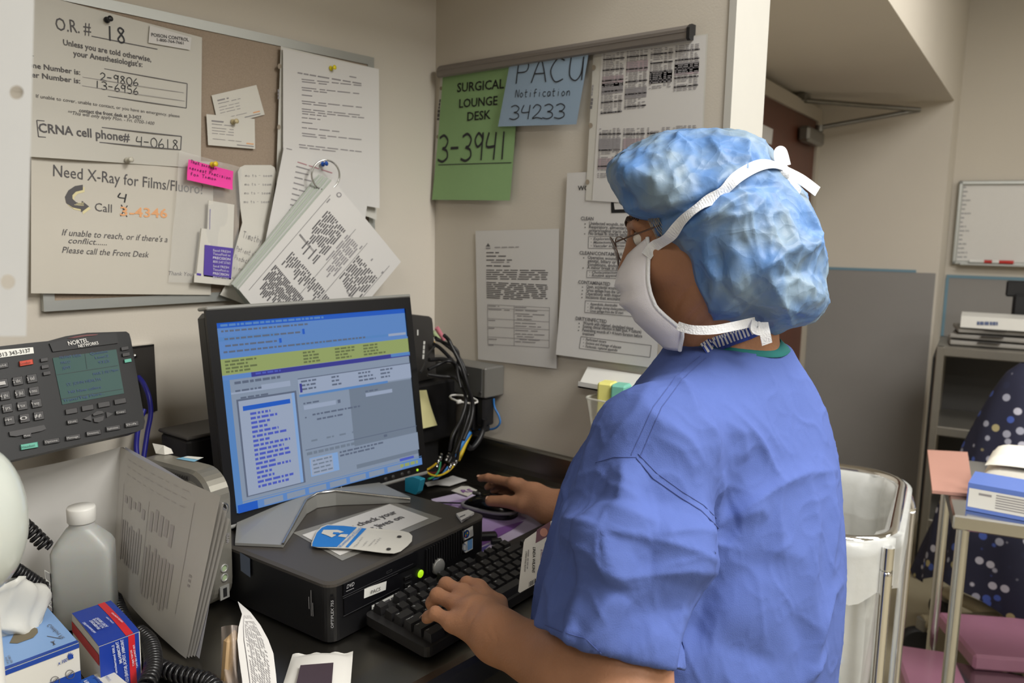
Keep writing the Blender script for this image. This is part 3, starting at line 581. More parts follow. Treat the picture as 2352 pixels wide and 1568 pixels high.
# --- bracket with clear bin
h = thing('wall_holder', 'clear plastic wall bin under a white bent bracket below the wound sheet', 'holder', (0, -.50, 1.13))
P = lambda x, y, k: onx(x, y, -k)
m = MB(); a, b = P(1350, 845, .004), P(1535, 850, .004); c, d = P(1532, 898, .035), P(1342, 892, .035)
a[2] = b[2] = P(1350, 845, .004)[2]; d[2] = c[2] = P(1342, 892, .035)[2]; c[1] = b[1]; d[1] = a[1]
m.prism([a, b, c, d], V(0, 0, .003)); m.prism([d, c, c + V(0, 0, .012), d + V(0, 0, .012)], V(.002, 0, 0)); obj('bracket', m, white_pl, h)
yA, yB, zT, zB = P(1372, 905, .03)[1], P(1372, 905, .03)[1] - .15, P(1372, 905, .03)[2], P(1378, 975, .03)[2]
m = MB(); out = rrect(.075, yA - yB, .018); cx, cy = -.04, (yA + yB) / 2
m.grid(lambda u, v: (lambda q: V(cx + q[0] * (.86 + .14 * v), cy + q[1] * (.86 + .14 * v), zB + (zT - zB) * v))(out[int(round(u * len(out))) % len(out)]), len(out), 6, closed_u=True)
m.add([V(cx + q[0] * .86, cy + q[1] * .86, zB) for q in out], [tuple(range(len(out)))]); m.tube([V(cx + q[0], cy + q[1], zT) for q in out], .0022, closed=True)
obj('bin', m, mat('clear_bin', (226, 224, 214), .25, alpha=.45), h)
for rgb, dy, lb in (((228, 222, 130), .05, 'folded yellow packet standing in the clear wall bin'), ((120, 190, 170), .02, 'folded teal packet standing in the clear wall bin'), ((112, 160, 206), -.02, 'folded blue packet standing in the clear wall bin')):
    m = MB(); m.box((cx, yA - .06 + dy - .02, zB + .045), (.035, .03, .088), bev=.004, ax=(unit(V(1, .2, 0)), unit(V(-.2, 1, 0)), Z3)); tag(obj('packet', m, mat('packet_%d' % rgb[0], rgb, .6)), lb, 'packet')
# --- grey metal box with plugs below
gb = thing('junction_box', 'grey metal box screwed to the side wall beside the black cables', 'junction box', (0, -.1, 1.2))
e = .062
A, B = onx(1030, 853, -e), onx(1116, 846, -e); Cc = onx(1120, 917, -e)
yl, yr, zt, zb = -.012, B[1], B[2], Cc[2]
m = MB(); m.box((-e / 2 - .001, (yl + yr) / 2, (zt + zb) / 2), (e - .002, yl - yr, zt - zb), bev=.003); obj('box_body', m, mat('grey_box_metal', (132, 131, 127), .4, metal=.5), gb)
m = MB(); m.box((-e - .001, (yl + yr) / 2, (zt + zb) / 2), (.002, yl - yr - .02, zt - zb - .004)); obj('cover_plate', m, mat('dark_plate', (84, 84, 82), .45), gb)
for yy, zz in ((yr + .012, zb + .012), (yr + .05, zb + .045)): obj('screw', MB().lathe((-e - .002, yy, zz), V(-1, 0, 0), [(.003, 0), (.003, .0015), (.001, .002)], seg=10), dark_grey, gb)
for i, (yy, hh) in enumerate(((yr + .045, .075), (yr + .018, .062))):
    m = MB().box((-e + .02, yy, zb - hh / 2 - .001), (.035, .022, hh), bev=.004); m.box((-e + .02, yy, zb - hh - .008), (.02, .014, .014), bev=.003)
    tag(obj('cable_plug', m, black_pl), ['long black plug hanging from the grey junction box', 'shorter black plug next to the blue cable under the junction box'][i], 'plug')
q = lambda x, y, k=.03: onx(x, y, -k)
tag(obj('network_cable', MB().tube(spline([q(1134, 915), q(1136, 935), q(1146, 955), q(1148, 972), q(1135, 984), q(1110, 986), q(1088, 983, .05)], 6), .0022), mat('blue_cable', (44, 110, 176), .45)), 'thin bright blue cable curling below the grey junction box', 'cable')
tag(obj('power_cable', MB().tube(spline([q(1114, 962, .055), q(1110, 985, .055), q(1100, 1010, .07), q(1085, 1028, .09), q(1075, 1025, .1)], 6), .006), black_pl), 'thick black cable dropping from the plugs to the steel backsplash', 'cable')
# ================================================================ THE STEEL COUNTER
CY = -.668
ct = thing('steel_counter', 'dark stainless steel counter running under the pin board to the side wall', 'counter', (-.9, -.33, .87))
m = MB(); pr = [(0, ZC)] ; prof = [(-.002, ZC), (CY + .012, ZC), (CY + .003, ZC - .003), (CY, ZC - .012), (CY, ZC - .045), (CY + .015, ZC - .045), (CY + .015, ZC - .03), (-.002, ZC - .03)]
m.prism([V(-2.3, y, z) for y, z in prof], V(2.298, 0, 0)); obj('worktop', m, steel, ct)
def splash(a, b, out):
    r = .045; pts = [(.002, ZC + .0975), (.014, ZC + .0975), (.017, ZC + .094), (.017, ZC + .087), (.010, ZC + .085), (.010, ZC + r + .004)] + [(.010 + r - r * math.cos(t), ZC + .004 + r - r * math.sin(t)) for t in np.linspace(0, PI / 2, 8)] + [(.010 + r, ZC + .001), (.002, ZC + .001)]
    mm = MB(); mm.prism([V(a) + V(out) * p + Z3 * q for p, q in pts], V(b) - V(a), smooth=False); return mm
obj('backsplash', splash((-2.3, 0, 0), (-.004, 0, 0), (0, -1, 0)), steel, ct); obj('backsplash', splash((0, -.004, 0), (0, CY, 0), (-1, 0, 0)), steel, ct)
for i in range(3):
    x1 = -.02 - i * .62
    t = thing('base_cabinet', ['dark grey base cabinet under the counter next to the side wall', 'dark grey base cabinet under the keyboard', 'dark grey base cabinet under the glove box'][i], 'cabinet', (x1 - .305, -.32, 0))
    obj('body', MB().box((x1 - .305, -.325, .445), (.606, .60, .86)), dark_grey, t)
    for q in range(2):
        obj('cabinet_door', MB().box((x1 - .155 - .302 * q, -.636, .38), (.296, .018, .70), bev=.003), mat('cabinet_laminate', (48, 47, 48), .4), t)
        obj('drawer', MB().box((x1 - .155 - .302 * q, -.636, .80), (.296, .018, .12), bev=.003), mat('cabinet_laminate', (48, 47, 48), .4), t)
# ================================================================ FLAT DESKTOP COMPUTER
HB = 1.007; oa, ob, _z = axes(math.radians(5.1)); OF = V(-.684, -.515, ZC); OW, OD, OH = .341, .305, HB - ZC
def opt(u, v, z): return OF + oa * u + ob * v + Z3 * z
pcx = thing('desktop_computer', 'low black desktop computer lying flat under the monitor stand', 'computer', opt(OW / 2, OD / 2, 0))
def outline(inset, r): return [(OW / 2 + x, OD / 2 + y) for x, y in rrect(OW - 2 * inset, OD - 2 * inset, r, 6)]
m = MB(); m.prism([opt(x, y, .004) for x, y in outline(.001, .016)], Z3 * (OH - .010), smooth=False); obj('case', m, mat('pc_black', (20, 20, 22), .4, noise=.05, nscale=200), pcx)
m = MB(); o_ = outline(.0, .018); i_ = outline(.006, .014); n = len(o_)
m.add([opt(x, y, OH - .006) for x, y in o_] + [opt(x, y, OH - .002) for x, y in o_] + [opt(x, y, OH) for x, y in i_], [(k, (k + 1) % n, n + (k + 1) % n, n + k) for k in range(n)] + [(n + k, n + (k + 1) % n, 2 * n + (k + 1) % n, 2 * n + k) for k in range(n)] + [tuple(range(2 * n, 3 * n))], smooth=False)
obj('top_cover', m, mat('pc_top_grey', (74, 70, 66), .42, metal=.2, noise=.03, nscale=300), pcx)
pcf = Sheet(OF, -ob, [black_mt], .0008)
def fpanel(name, pts, k, mt, th=.002):
    mm = MB(); mm.prism([pcf.at(*p, k - th) for p in pts], pcf.n * th); return obj(name, mm, mt, pcx)
fpanel('optical_drive', [(787, 1341), (957, 1266), (957, 1296), (787, 1370)], .0016, mat('drive_black', (16, 16, 19), .3))
fpanel('drive_bay_cover', [(788, 1373), (918, 1316), (918, 1350), (789, 1415)], .0014, mat('drive_black', (16, 16, 19), .3))
s = Sheet(OF, -ob, [mat('seam_grey', (62, 62, 64), .5), mat('pale_print', (150, 150, 152), .6)], .0022)
for a, b in (((787, 1341), (949, 1268)), ((787, 1370), (949, 1294)), ((789, 1415), (917, 1350)), ((788, 1374), (914, 1316))): s.line(a, b, 1.2, 0)
s.rect((888, 1313), (900, 1307), (900, 1311), (888, 1317), .8, 0)
s.text('DVD', (796, 1352), (814, 1344), 8, 1, True, .3); s.line((795, 1358), (813, 1350), 1.2, 1); s.mb.s = [False] * len(s.mb.f); s.build('bezel_lettering', parent=pcx)
m = MB()
for k in range(16):
    x = 978 + k * 5.6; yt = 1262 - k * 3.3; m.prism([pcf.at(x, yt, -.0004), pcf.at(x + 2.2, yt - 1.2, -.0004), pcf.at(x + 2.2, yt + 54, -.0004), pcf.at(x, yt + 55, -.0004)], pcf.n * .0022)
obj('vent_grille', m, mat('vent_black', (32, 32, 34), .4), pcx)
c = pcf.at(1005, 1300); rr_ = np.linalg.norm(pcf.at(1005, 1282) - c); m = MB().lathe(c - pcf.n * .001, pcf.n, [(rr_, 0), (rr_, .004), (rr_ * .9, .006), (0, .0055)], seg=28); obj('power_button', m, silver, pcx)
c = pcf.at(965.5, 1317); m = MB().lathe(c, pcf.n, [(.006, 0), (.006, .0012), (0, .0014)], seg=14); obj('power_light', m, mat('led_green', (120, 160, 20), .4, emit=(170, 220, 30), estr=.9), pcx)
for yy in (1321, 1336):
    fpanel('usb_port', [(928, yy + 4), (944, yy - 3), (944, yy + 4), (928, yy + 11)], .0018, black_mt); fpanel('port_tongue', [(930, yy + 5), (941, yy), (941, yy + 2), (930, yy + 7)], .0026, steel_br)
c = pcf.at(939, 1349); obj('audio_jack', MB().lathe(c, pcf.n, [(.0035, 0), (.0035, .0016), (.0015, .0016), (.0015, .0002)], seg=12), silver, pcx)
def decal(parent, P, n, pts, mats, fn, name, label=None, lift=.0016):
    q = Sheet(P, n, mats, lift); q.poly(pts, 0, lift); q.lift = lift + .0004
    if fn: fn(q)
    o = q.build(name, parent=parent); 
    if label: o['label'] = label
    return o
lblw = mat('label_white', (222, 222, 216), .5)
decal(pcx, OF, -ob, [(837, 1351), (888, 1334), (886, 1354), (836, 1374)], [lblw, ink], lambda q: q.text('PACS', (852, 1364), (874, 1355), 7.5, 1), 'name_label', 'white PACS label')
def bc(q):
    q.words((858, 1397), (912, 1369), 6, 1, lo=6, hi=14)
    for k in range(7): q.line((874 + k * 3.4, 1393 - k * 1.7), (874 + k * 3.4, 1402 - k * 1.7), 1.3, 1)
decal(pcx, OF, -ob, [(854, 1390), (917, 1358), (916, 1376), (880, 1400), (854, 1412)], [lblw, ink_soft], bc, 'asset_label', 'white asset label with barcode')
def w1(q):
    n = 18; q.poly([(1072 + 6.4 * math.cos(2 * PI * k / n), 1226 + 9.5 * math.sin(2 * PI * k / n) - .28 * 6.4 * math.cos(2 * PI * k / n)) for k in range(n)], 1)
    q.lift += .0004
    for dx, dy, mm in ((-2.2, .5, 2), (1.8, -2.4, 3), (-2.4, 4.2, 4), (1.4, 2.4, 5)): q.disc((1072 + dx, 1226 + dy), 1.6, mm, 8, ry=2.2)
    for k in range(3): q.line((1081 + 2 * k, 1232 - k), (1081 + 2 * k, 1217 - k), .8, 6)
decal(pcx, OF, -ob, [(1063, 1219), (1086, 1207), (1087, 1230), (1064, 1242)], [lblw, mat('orb_blue', (30, 62, 128), .4), mat('orb_green', (70, 150, 70), .4), mat('orb_yellow', (226, 200, 40), .4), mat('orb_red', (206, 96, 50), .4), mat('orb_sky', (70, 120, 200), .4), ink_grey], w1, 'system_sticker', 'small white sticker with round coloured emblem')
def w2(q):
    q.poly([(1074, 1242), (1085, 1236), (1085, 1259), (1074, 1264)], 1)
    q.poly([(1068 + 4.5 * math.cos(t), 1257 + 9 * math.sin(t)) for t in np.linspace(0, 2 * PI, 14)[:-1]], 2); q.lift += .0003; q.poly([(1068 + 3.4 * math.cos(t), 1257 + 7.4 * math.sin(t)) for t in np.linspace(0, 2 * PI, 14)[:-1]], 0); q.lift += .0003; q.text('intel', (1069.4, 1263), (1069.4, 1250), 2.6, 2)
decal(pcx, OF, -ob, [(1063, 1249), (1067, 1245), (1086, 1236), (1086, 1260), (1070, 1269), (1065, 1267), (1062, 1260)], [lblw, mat('sticker_blue', (110, 160, 214), .4), mat('sticker_ink', (70, 100, 150), .5)], w2, 'processor_sticker', 'small white and light blue sticker')
# model strip on the rounded front left corner, slits on the side
cn = unit(-oa - ob); q = Sheet(opt(.0045, .0045, 0), cn, [mat('strip_black', (12, 12, 14), .25), mat('pale_print', (150, 150, 152), .6)], .002)
q.poly([(757, 1372), (761, 1369), (767, 1369), (769, 1372), (768, 1442), (765, 1447), (760, 1446), (758, 1442)], 0, .0012); q.text('OPTIPLEX 755', (766, 1442), (766, 1378), 6, 1, True); q.build('model_strip', parent=pcx)
q = Sheet(OF, -oa, [mat('pale_print', (150, 150, 152), .6), mat('side_label_blue', (96, 108, 128), .5)], .0012)
for (x, y0, y1) in ((709, 1370, 1398), (714, 1355, 1414), (718, 1384, 1415)): q.line((x, y0), (x + 1, y1), 1.6, 0)
q.build('side_marking', parent=pcx)
q = Sheet(OF, -oa, [mat('side_label_blue', (96, 108, 128), .5)], .0012); q.poly([(551, 1268), (574, 1282), (575, 1326), (553, 1310)], 0); q.build('side_label', parent=pcx)
# things lying on it
top = V(0, 0, HB)
s = Sheet(top, Z3, [mat('lamination_film', (150, 148, 142), .25, spec=.5, alpha=.75), paper, ink_soft], .0006)
s.leaf((673, 1223), (905, 1153), (1016, 1190), (786, 1287), nu=6, nv=4, lift=.0006); s.poly([(694, 1228), (895, 1157), (985, 1190), (781, 1275)], 1, .0012); s.lift = .0014
s.text('u check your', (812, 1213), (915, 1177), 10, 2, True); s.text('nt lives on', (851, 1219), (930, 1188), 10, 2, True); s.text('it?', (868, 1223), (887, 1215), 9, 2, True)
s.build('laminated_reminder', 'laminated paper reminder with large print lying on the flat desktop computer', 'sign')
s = Sheet(top + Z3 * .0045, Z3, [card, mat('brand_blue', (28, 116, 196), .5), ink_grey, mat('punched_dark', (52, 50, 48), .8)], .0012)
pts = [(715, 1254), (716, 1246), (727, 1222), (738, 1211), (752, 1206), (790, 1208), (855, 1216), (925, 1222), (940, 1226), (947, 1233), (946, 1245), (936, 1256), (920, 1269), (905, 1274), (880, 1273), (800, 1262), (730, 1258)]
s.mb.prism([s.at(*p) for p in pts], Z3 * .0006); s.lift = .0011
s.poly([(717, 1254), (718, 1246), (728, 1223), (739, 1212), (752, 1207), (790, 1209), (820, 1213), (774, 1257), (731, 1256)], 1); s.poly([(832, 1215), (842, 1216), (800, 1259), (793, 1258)], 1); s.lift = .0017
s.text('Kimberly-Clark', (785, 1257), (834, 1213), 6.5, 1); s.poly([(743, 1217), (776, 1218), (790, 1223), (778, 1226), (770, 1231), (762, 1235), (749, 1229), (738, 1225)], 0); s.poly([(783, 1228), (800, 1229), (795, 1236), (776, 1233)], 0); s.poly([(766, 1223), (780, 1224), (776, 1229), (764, 1227)], 1, .0022)
for a, b, t in (((818, 1258), (836, 1235), 'The not'), ((836, 1256), (846, 1244), 'Mac'), ((850, 1256), (864, 1241), 'cause'), ((864, 1252), (878, 1237), 'Duff')): s.hand(t, a, b, 4.5, 2, .12)
s.disc((917.5, 1234), 5.2, 3, ry=2.4); s.disc((893, 1263), 5.4, 3, ry=2.6)
s.q = [s.at(715, 1206), s.at(947, 1206), s.at(947, 1274), s.at(715, 1274)]; s.curl(lambda u, v: .002 * math.sin(2.5 * u)); s.build('hang_tag', 'white plastic hang tag with a blue hand emblem lying on the laminated reminder', 'tag')
s = Sheet(top + Z3 * .001, Z3, [paper, ink_soft], .0009); s.mb.prism([s.at(*p) for p in [(1048, 1184), (1075, 1175), (1089, 1181), (1060, 1200)]], Z3 * .004); s.lift = .0046; s.words((1056, 1187), (1072, 1180), 2, 1); s.words((1062, 1194), (1084, 1184), 2.4, 1)
s.build('corner_label', 'small curled white sticker on the front corner of the desktop computer', 'label')
tc_ = thing('cord_clip', 'turquoise plastic cord clip standing on the computer beside the monitor corner', 'clip', onz(958, 1128, HB))
a, b = onz(942, 1124, HB), onz(975, 1135, HB); ex = unit(b - a); L_ = np.linalg.norm(b - a); nn = unit(np.cross(ex, Z3))
hh_ = .030; teal = mat('teal_plastic', (30, 140, 168), .4)
P_ = lambda u, z, k=0: a + ex * (u * L_) + Z3 * (z * hh_) + nn * k
m = MB(); N_ = 12; outer = [(0, 0), (.4, -.0), (.72, 0), (.86, .2), (1.05, .95), (1.0, 1.0), (.55, 1.02), (.12, .86), (0, .8)]
ci = [(.48 + .2 * math.cos(t), .4 + .3 * math.sin(t)) for t in np.linspace(0, 2 * PI, 10)[:-1]]
m.prism([P_(u, z) for u, z in outer], nn * .012); obj('clip_body', m, teal, tc_)
m = MB(); m.prism([P_(u, z, -.0006) for u, z in ci], nn * .002); obj('clip_hole', m, mat('teal_dark', (14, 74, 92), .6), tc_)
# ================================================================ MONITOR
mo = V(-.6739, -.249, .0971 + ZC); my, mt_ = -.0283, .1514
ma = V(math.cos(my), math.sin(my), 0); mn0 = V(-ma[1], ma[0], 0); mu = unit(mn0 * math.sin(mt_) + Z3 * math.cos(mt_)); mnf = -unit(np.cross(mu, ma) * -1); mnf = mnf if np.dot(mnf, CAM - mo) > 0 else -mnf
MW, MH = .406, .331
mon = thing('monitor', 'black flat monitor with silver edge strips showing a blue record screen', 'monitor', mo + ma * MW / 2 - Z3 * .012)
def mp(u, v, k=0.0): return mo + ma * u + mu * v + mnf * k
SC = [(500, 738), (935, 711), (957, 1070), (535, 1176)]
scr = Sheet(mo - mnf * .004, mnf, [], .0)
su = [np.dot(scr.at(*p) - mo, ma) for p in SC]; sv = [np.dot(scr.at(*p) - mo, mu) for p in SC]
u0, u1, v0, v1 = (su[0] + su[3]) / 2, (su[1] + su[2]) / 2, (sv[2] + sv[3]) / 2, (sv[0] + sv[1]) / 2
m = MB(); m.box(mp(MW / 2, MH / 2, -.022), (MW - .004, MH - .006, .036), (ma, mu, mnf), bev=.008); obj('back_shell', m, black_pl, mon)
m = MB()
def bar(a, b, c, d, k0=-.006, k1=.0): m.prism([mp(*p, k0) for p in (a, b, c, d)], mnf * (k1 - k0))
bar((0, 0), (MW, 0), (u1, v0), (u0, v0)); bar((MW, 0), (MW, MH), (u1, v1), (u1, v0)); bar((MW, MH), (0, MH), (u0, v1), (u1, v1)); bar((0, MH), (0, 0), (u0, v0), (u0, v1))
obj('bezel', m, mat('monitor_black', (14, 14, 16), .38, noise=.03, nscale=200), mon)
m = MB().box(mp(MW / 2, -.003, -.012), (MW, .006, .030), (ma, mu, mnf), bev=.002); obj('edge_strip', m, silver, mon)
m = MB().box(mp(MW / 2, MH + .003, -.012), (MW, .006, .030), (ma, mu, mnf), bev=.002); obj('edge_strip', m, silver, mon)
def lit(name, rgb, s_=1.0): return mat('screen_' + name, (8, 8, 10), .35, spec=.25, emit=rgb, estr=s_)
UI = [lit('grey', (128, 141, 160)), lit('blue', (32, 86, 182)), lit('sky', (88, 128, 186)), lit('green', (140, 154, 96)), lit('navy', (54, 56, 136)), lit('pale', (146, 158, 180)), lit('link', (72, 86, 178)), lit('dim', (88, 98, 118)), lit('edge', (82, 126, 182)), lit('dusk', (108, 120, 136)), lit('olive', (96, 106, 68)), lit('lightsky', (124, 158, 204))]
s = Sheet(mo - mnf * .0035, mnf, UI, .00012); s.q = None
A_, B_, C_, D_ = [mp(*p, -.0035) for p in ((u0, v1), (u1, v1), (u1, v0), (u0, v0))]
def g2(u, v): return (A_ * (1 - u) + B_ * u) * (1 - v) + (D_ * (1 - u) + C_ * u) * v
lay = [0]
def R_(u0_, v0_, u1_, v1_, mm):
    lay[0] += 1; k = mnf * (.00002 * lay[0]); s.mb.add([g2(*p) + k for p in ((u0_, v0_), (u1_, v0_), (u1_, v1_), (u0_, v1_))], [(0, 1, 2, 3)], mm)
def W_(u, v, l, h=.008, mm=7, n=None):
    x = u
    while x < u + l - .004: w__ = min(random.uniform(.01, .035), u + l - x); R_(x, v, x + w__, v + h, mm); x += w__ + .006
R_(0, 0, 1, 1, 0); R_(.62, .45, 1, .93, 9); R_(0, 0, 1, .028, 1); R_(0, .028, 1, .19, 2); R_(0, .075, .42, .098, 8); R_(.35, .15, 1, .165, 8); R_(.28, .06, 1, .15, 2)
W_(.02, .008, .5, .012, 8); W_(.02, .04, .42, .01, 7); W_(.03, .082, .36, .01, 7); W_(.03, .118, .24, .01, 7); W_(.02, .15, .72, .01, 7)
R_(.40, .07, .412, .10, 1); R_(.28, .11, .292, .135, 1); R_(.88, .15, .99, .165, 5)
R_(0, .19, 1, .275, 3); R_(.17, .178, 1, .19, 2); 
for x, l in ((.02, .16), (.39, .09), (.56, .12), (.72, .14)):
    for q in range(4): W_(x, .2 + .018 * q, l * random.uniform(.6, 1), .01, 10)
R_(.13, .277, 1, .302, 4); R_(.88, .277, 1, .296, 8); W_(.15, .282, .12, .01, 6); R_(0, .277, .13, .302, 2)
R_(0, .302, .03, 1, 8); W_(.05, .315, .22, .014, 7); R_(.03, .37, .31, .38, 5); W_(.05, .36, .12, .01, 7); R_(.17, .35, .31, .372, 5)
R_(.05, .41, .335, .93, 7); R_(.058, .42, .325, .925, 5); R_(.31, .42, .325, .925, 11); W_(.07, .40, .13, .009, 7); R_(.075, .45, .30, .475, 1)
for q in range(17): W_(.105, .49 + .0245 * q, random.uniform(.07, .18), .013, 6)
R_(.345, .35, .99, .44, 5); R_(.345, .436, .84, .45, 8); R_(.345, .345, .99, .35, 7)
for x, l in ((.36, .13), (.52, .06), (.67, .12), (.80, .08)):
    for q in range(3): W_(x, .36 + .022 * q, l * random.uniform(.5, 1), .01, 7)
R_(.35, .375, .362, .425, 4)
R_(.36, .50, .53, .525, 5); W_(.36, .485, .09, .009, 7); R_(.54, .50, .555, .52, 7); R_(.70, .49, .86, .512, 5); W_(.70, .475, .08, .009, 7)
W_(.40, .555, .26, .01, 7); W_(.42, .585, .14, .01, 7); R_(.36, .565, .368, .573, 7)
for x, l in ((.38, .04), (.46, .04), (.53, .04), (.60, .03)): W_(x, .70, l, .01, 9)
R_(.345, .748, .99, .752, 7); W_(.35, .765, .55, .016, 9); R_(.78, .76, .80, .775, 7)
R_(.36, .80, .51, .905, 11); R_(.365, .805, .48, .90, 5)
for q in range(4): W_(.375, .815 + .022 * q, .10, .008, 9)
R_(.515, .79, .99, .90, 0); W_(.52, .80, .26, .01, 7); W_(.52, .82, .2, .01, 7)
R_(0, .945, 1, .948, 8); R_(0, .955, 1, 1, 2); R_(0, .957, .09, 1, 1); 
for k in range(7): R_(.12 + .11 * k, .962, .21 + .11 * k, .993, 0)
R_(.86, .93, .95, .945, 6); W_(.86, .965, .12, .02, 3)
s.build('screen', parent=mon)
dl = Sheet(mp(0, 0, .0004), mnf, [mat('logo_silver', (176, 174, 172), .4)], .0006); dl.text('DELL', (753, 1140), (792, 1126), 11.5, 0, True); dl.build('maker_logo', parent=mon)
for x, y in ((886, 1100), (903, 1095), (923.5, 1089), (939, 1085.5)):
    c = Sheet(mp(0, 0), mnf, []).at(x, y); obj('control_button', MB().lathe(c - mnf * .001, mnf, [(.0038, 0), (.0038, .0018), (0, .002)], seg=12), dark_grey, mon)
c = Sheet(mp(0, 0), mnf, []).at(958.5, 1079); obj('power_light', MB().lathe(c - mnf * .0005, mnf, [(.0024, 0), (.0024, .0014), (0, .0016)], seg=10), mat('led_green', (120, 160, 20), .4, emit=(170, 220, 30), estr=.9), mon)
# stand: a silver V-shaped foot and a neck
zt = HB + .001
fl = [onz(540, 1252, zt), onz(650, 1257, zt)]; hubL = onz(704, 1180, zt); hubR = onz(772, 1160, zt); tip = onz(942, 1154, zt)
def lift(p, z): q = V(p); q[2] = zt + z; return q
m = MB()
fo, fi = fl[0], fl[1]; bk0 = fo + V(.09, .16, 0); bk1 = tip + V(.012, .15, 0)
bk0[1] = -.167; bk1[1] = bk0[1]
low = [fo, fi, hubL, (hubL + hubR) / 2 + V(0, .012, 0), hubR, tip, tip + V(.012, .012, 0), bk1, bk0]
hts = [.004, .004, .022, .024, .024, .004, .004, .020, .020]
m.add([lift(p, 0) for p in low] + [lift(p, h) for p, h in zip(low, hts)], [(k, (k + 1) % 9, 9 + (k + 1) % 9, 9 + k) for k in range(9)])
cen = (hubL + hubR) / 2 + V(0, .05, 0); m.add([lift(p, h) for p, h in zip(low, hts)] + [lift(cen, .03)], [(k, (k + 1) % 9, 9) for k in range(9)])
obj('stand_foot', m, silver, mon)
m = MB(); pth = [lift(p, h + .0015) for p, h in zip([fi, hubL, (hubL + hubR) / 2 + V(0, .012, 0), hubR, tip], [.004, .022, .024, .024, .005])]; m.tube(pth, .0022, seg=6); obj('foot_edge', m, steel_br, mon)
m = MB().box(V(cen[0], -.177, zt + .095), (.075, .016, .15), (ma, unit(V(-ma[1], ma[0], 0)), Z3), bev=.008); obj('stand_neck', m, silver, mon)
# ================================================================ KEYBOARD
ka, kb_, _z = axes(math.radians(4.2)); KO = V(-.622, -.635, ZC); KL, KD = .47, .118
kbd = thing('keyboard', 'black keyboard with flat keys lying between the computer and the counter edge', 'keyboard', KO + ka * KL / 2 + kb_ * KD / 2)
def kp(u, v, z): return KO + ka * u + kb_ * v + Z3 * z      # v: 0 front .. KD back
zf, zbk = .018, .029
def ksur(v): return zf + (zbk - zf) * v / KD
m = MB(); out = [(KL / 2 + x, KD / 2 + y) for x, y in rrect(KL, KD, .010, 4)]; n = len(out)
m.add([kp(u, v, .004 + .012 * v / KD) for u, v in out] + [kp(u, v, ksur(v)) for u, v in out], [(k, (k + 1) % n, n + (k + 1) % n, n + k) for k in range(n)] + [tuple(range(n))[::-1], tuple(range(n, 2 * n))]); obj('keyboard_base', m, mat('keyboard_black', (30, 29, 30), .45, noise=.03), kbd)
for u in (.05, KL - .05): obj('keyboard_foot', MB().box(kp(u, KD - .02, .0075), (.03, .012, .012), (ka, kb_, Z3)), black_pl, kbd)
keym = mat('key_black', (33, 32, 33), .42, noise=.04, nscale=60); legend = mat('key_legend', (176, 178, 178), .6)
LEG = {}
def key(u0_, v0_, wu, wv, txt='', sz=1.0):
    mm = MB(); z0 = ksur(v0_ + wv / 2) - .001; b_ = .0016; t_ = .0032
    base = [(u0_ + b_, v0_ + b_), (u0_ + wu - b_, v0_ + b_), (u0_ + wu - b_, v0_ + wv - b_), (u0_ + b_, v0_ + wv - b_)]; topq = [(u0_ + t_, v0_ + t_ + .0008), (u0_ + wu - t_, v0_ + t_ + .0008), (u0_ + wu - t_, v0_ + wv - t_ + .0008), (u0_ + t_, v0_ + wv - t_ + .0008)]
    hgt = .0115; mm.add([kp(u, v, z0) for u, v in base] + [kp(u, v, z0 + hgt - .0012 + (.0035 * (v - v0_) / wv)) for u, v in topq], [(0, 1, 5, 4), (1, 2, 6, 5), (2, 3, 7, 6), (3, 0, 4, 7), (4, 5, 6, 7)])
    if txt:
        P, F, w__ = glyphs(txt, True); sc_ = .0042 * sz; mm.add([kp(u0_ + t_ + .0006 + p[0] * sc_, v0_ + wv - t_ - .0042 * sz + p[1] * sc_, z0 + hgt + .0003 + .0026) for p in P], F, 1)
    return obj('key', mm, [keym, legend], kbd)
ku, kv = .0206, .0180; uL = .012; vb = KD - .010
rows = [(0, [('Esc', 1), (None, .8), ('F1', 1), ('F2', 1), ('F3', 1), ('F4', 1), (None, .5), ('F5', 1), ('F6', 1), ('F7', 1), ('F8', 1), (None, .5), ('F9', 1), ('F10', 1), ('F11', 1), ('F12', 1)]),
        (1, [(c, 1) for c in '`1234567890-='] + [('Backspace', 2)]), (2, [('Tab', 1.5)] + [(c, 1) for c in 'QWERTYUIOP[]'] + [('|', 1.5)]),
        (3, [('Caps Lock', 1.75)] + [(c, 1) for c in 'ASDFGHJKL;\''] + [('Enter', 2.25)]), (4, [('Shift', 2.25)] + [(c, 1) for c in 'ZXCVBNM,./'] + [('Shift', 2.75)]), (5, [('Ctrl', 1.5), ('Win', 1.25), ('Alt', 1.25), (' ', 6.25), ('Alt', 1.25), ('Win', 1.0), ('Menu', 1.0), ('Ctrl', 1.5)])]
for r, ks in rows:
    u = uL; v = vb - kv * (r + 1) - (.0 if r == 0 else .003) + .006
    for t_, w_ in ks:
        if t_ is not None: key(u, v, ku * w_, kv, t_.strip(), 1.0 if len(t_) == 1 else .72)
        u += ku * w_
for r in range(3):
    for c_ in range(3):
        if r < 2: key(uL + ku * (15.25 + c_), vb - kv * (r + 2) + .003, ku, kv, ['Ins', 'Home', 'PgUp', 'Del', 'End', 'PgDn'][r * 3 + c_], .5)
for c_ in range(3): key(uL + ku * (15.25 + c_), vb - kv * 6 + .003, ku, kv)
key(uL + ku * 16.25, vb - kv * 5 + .003, ku, kv)
for r in range(3):
    for c_ in range(3): key(uL + ku * (18.5 + c_), vb - kv * (r + 3) + .003, ku, kv, str(7 - 3 * r + c_), .9)
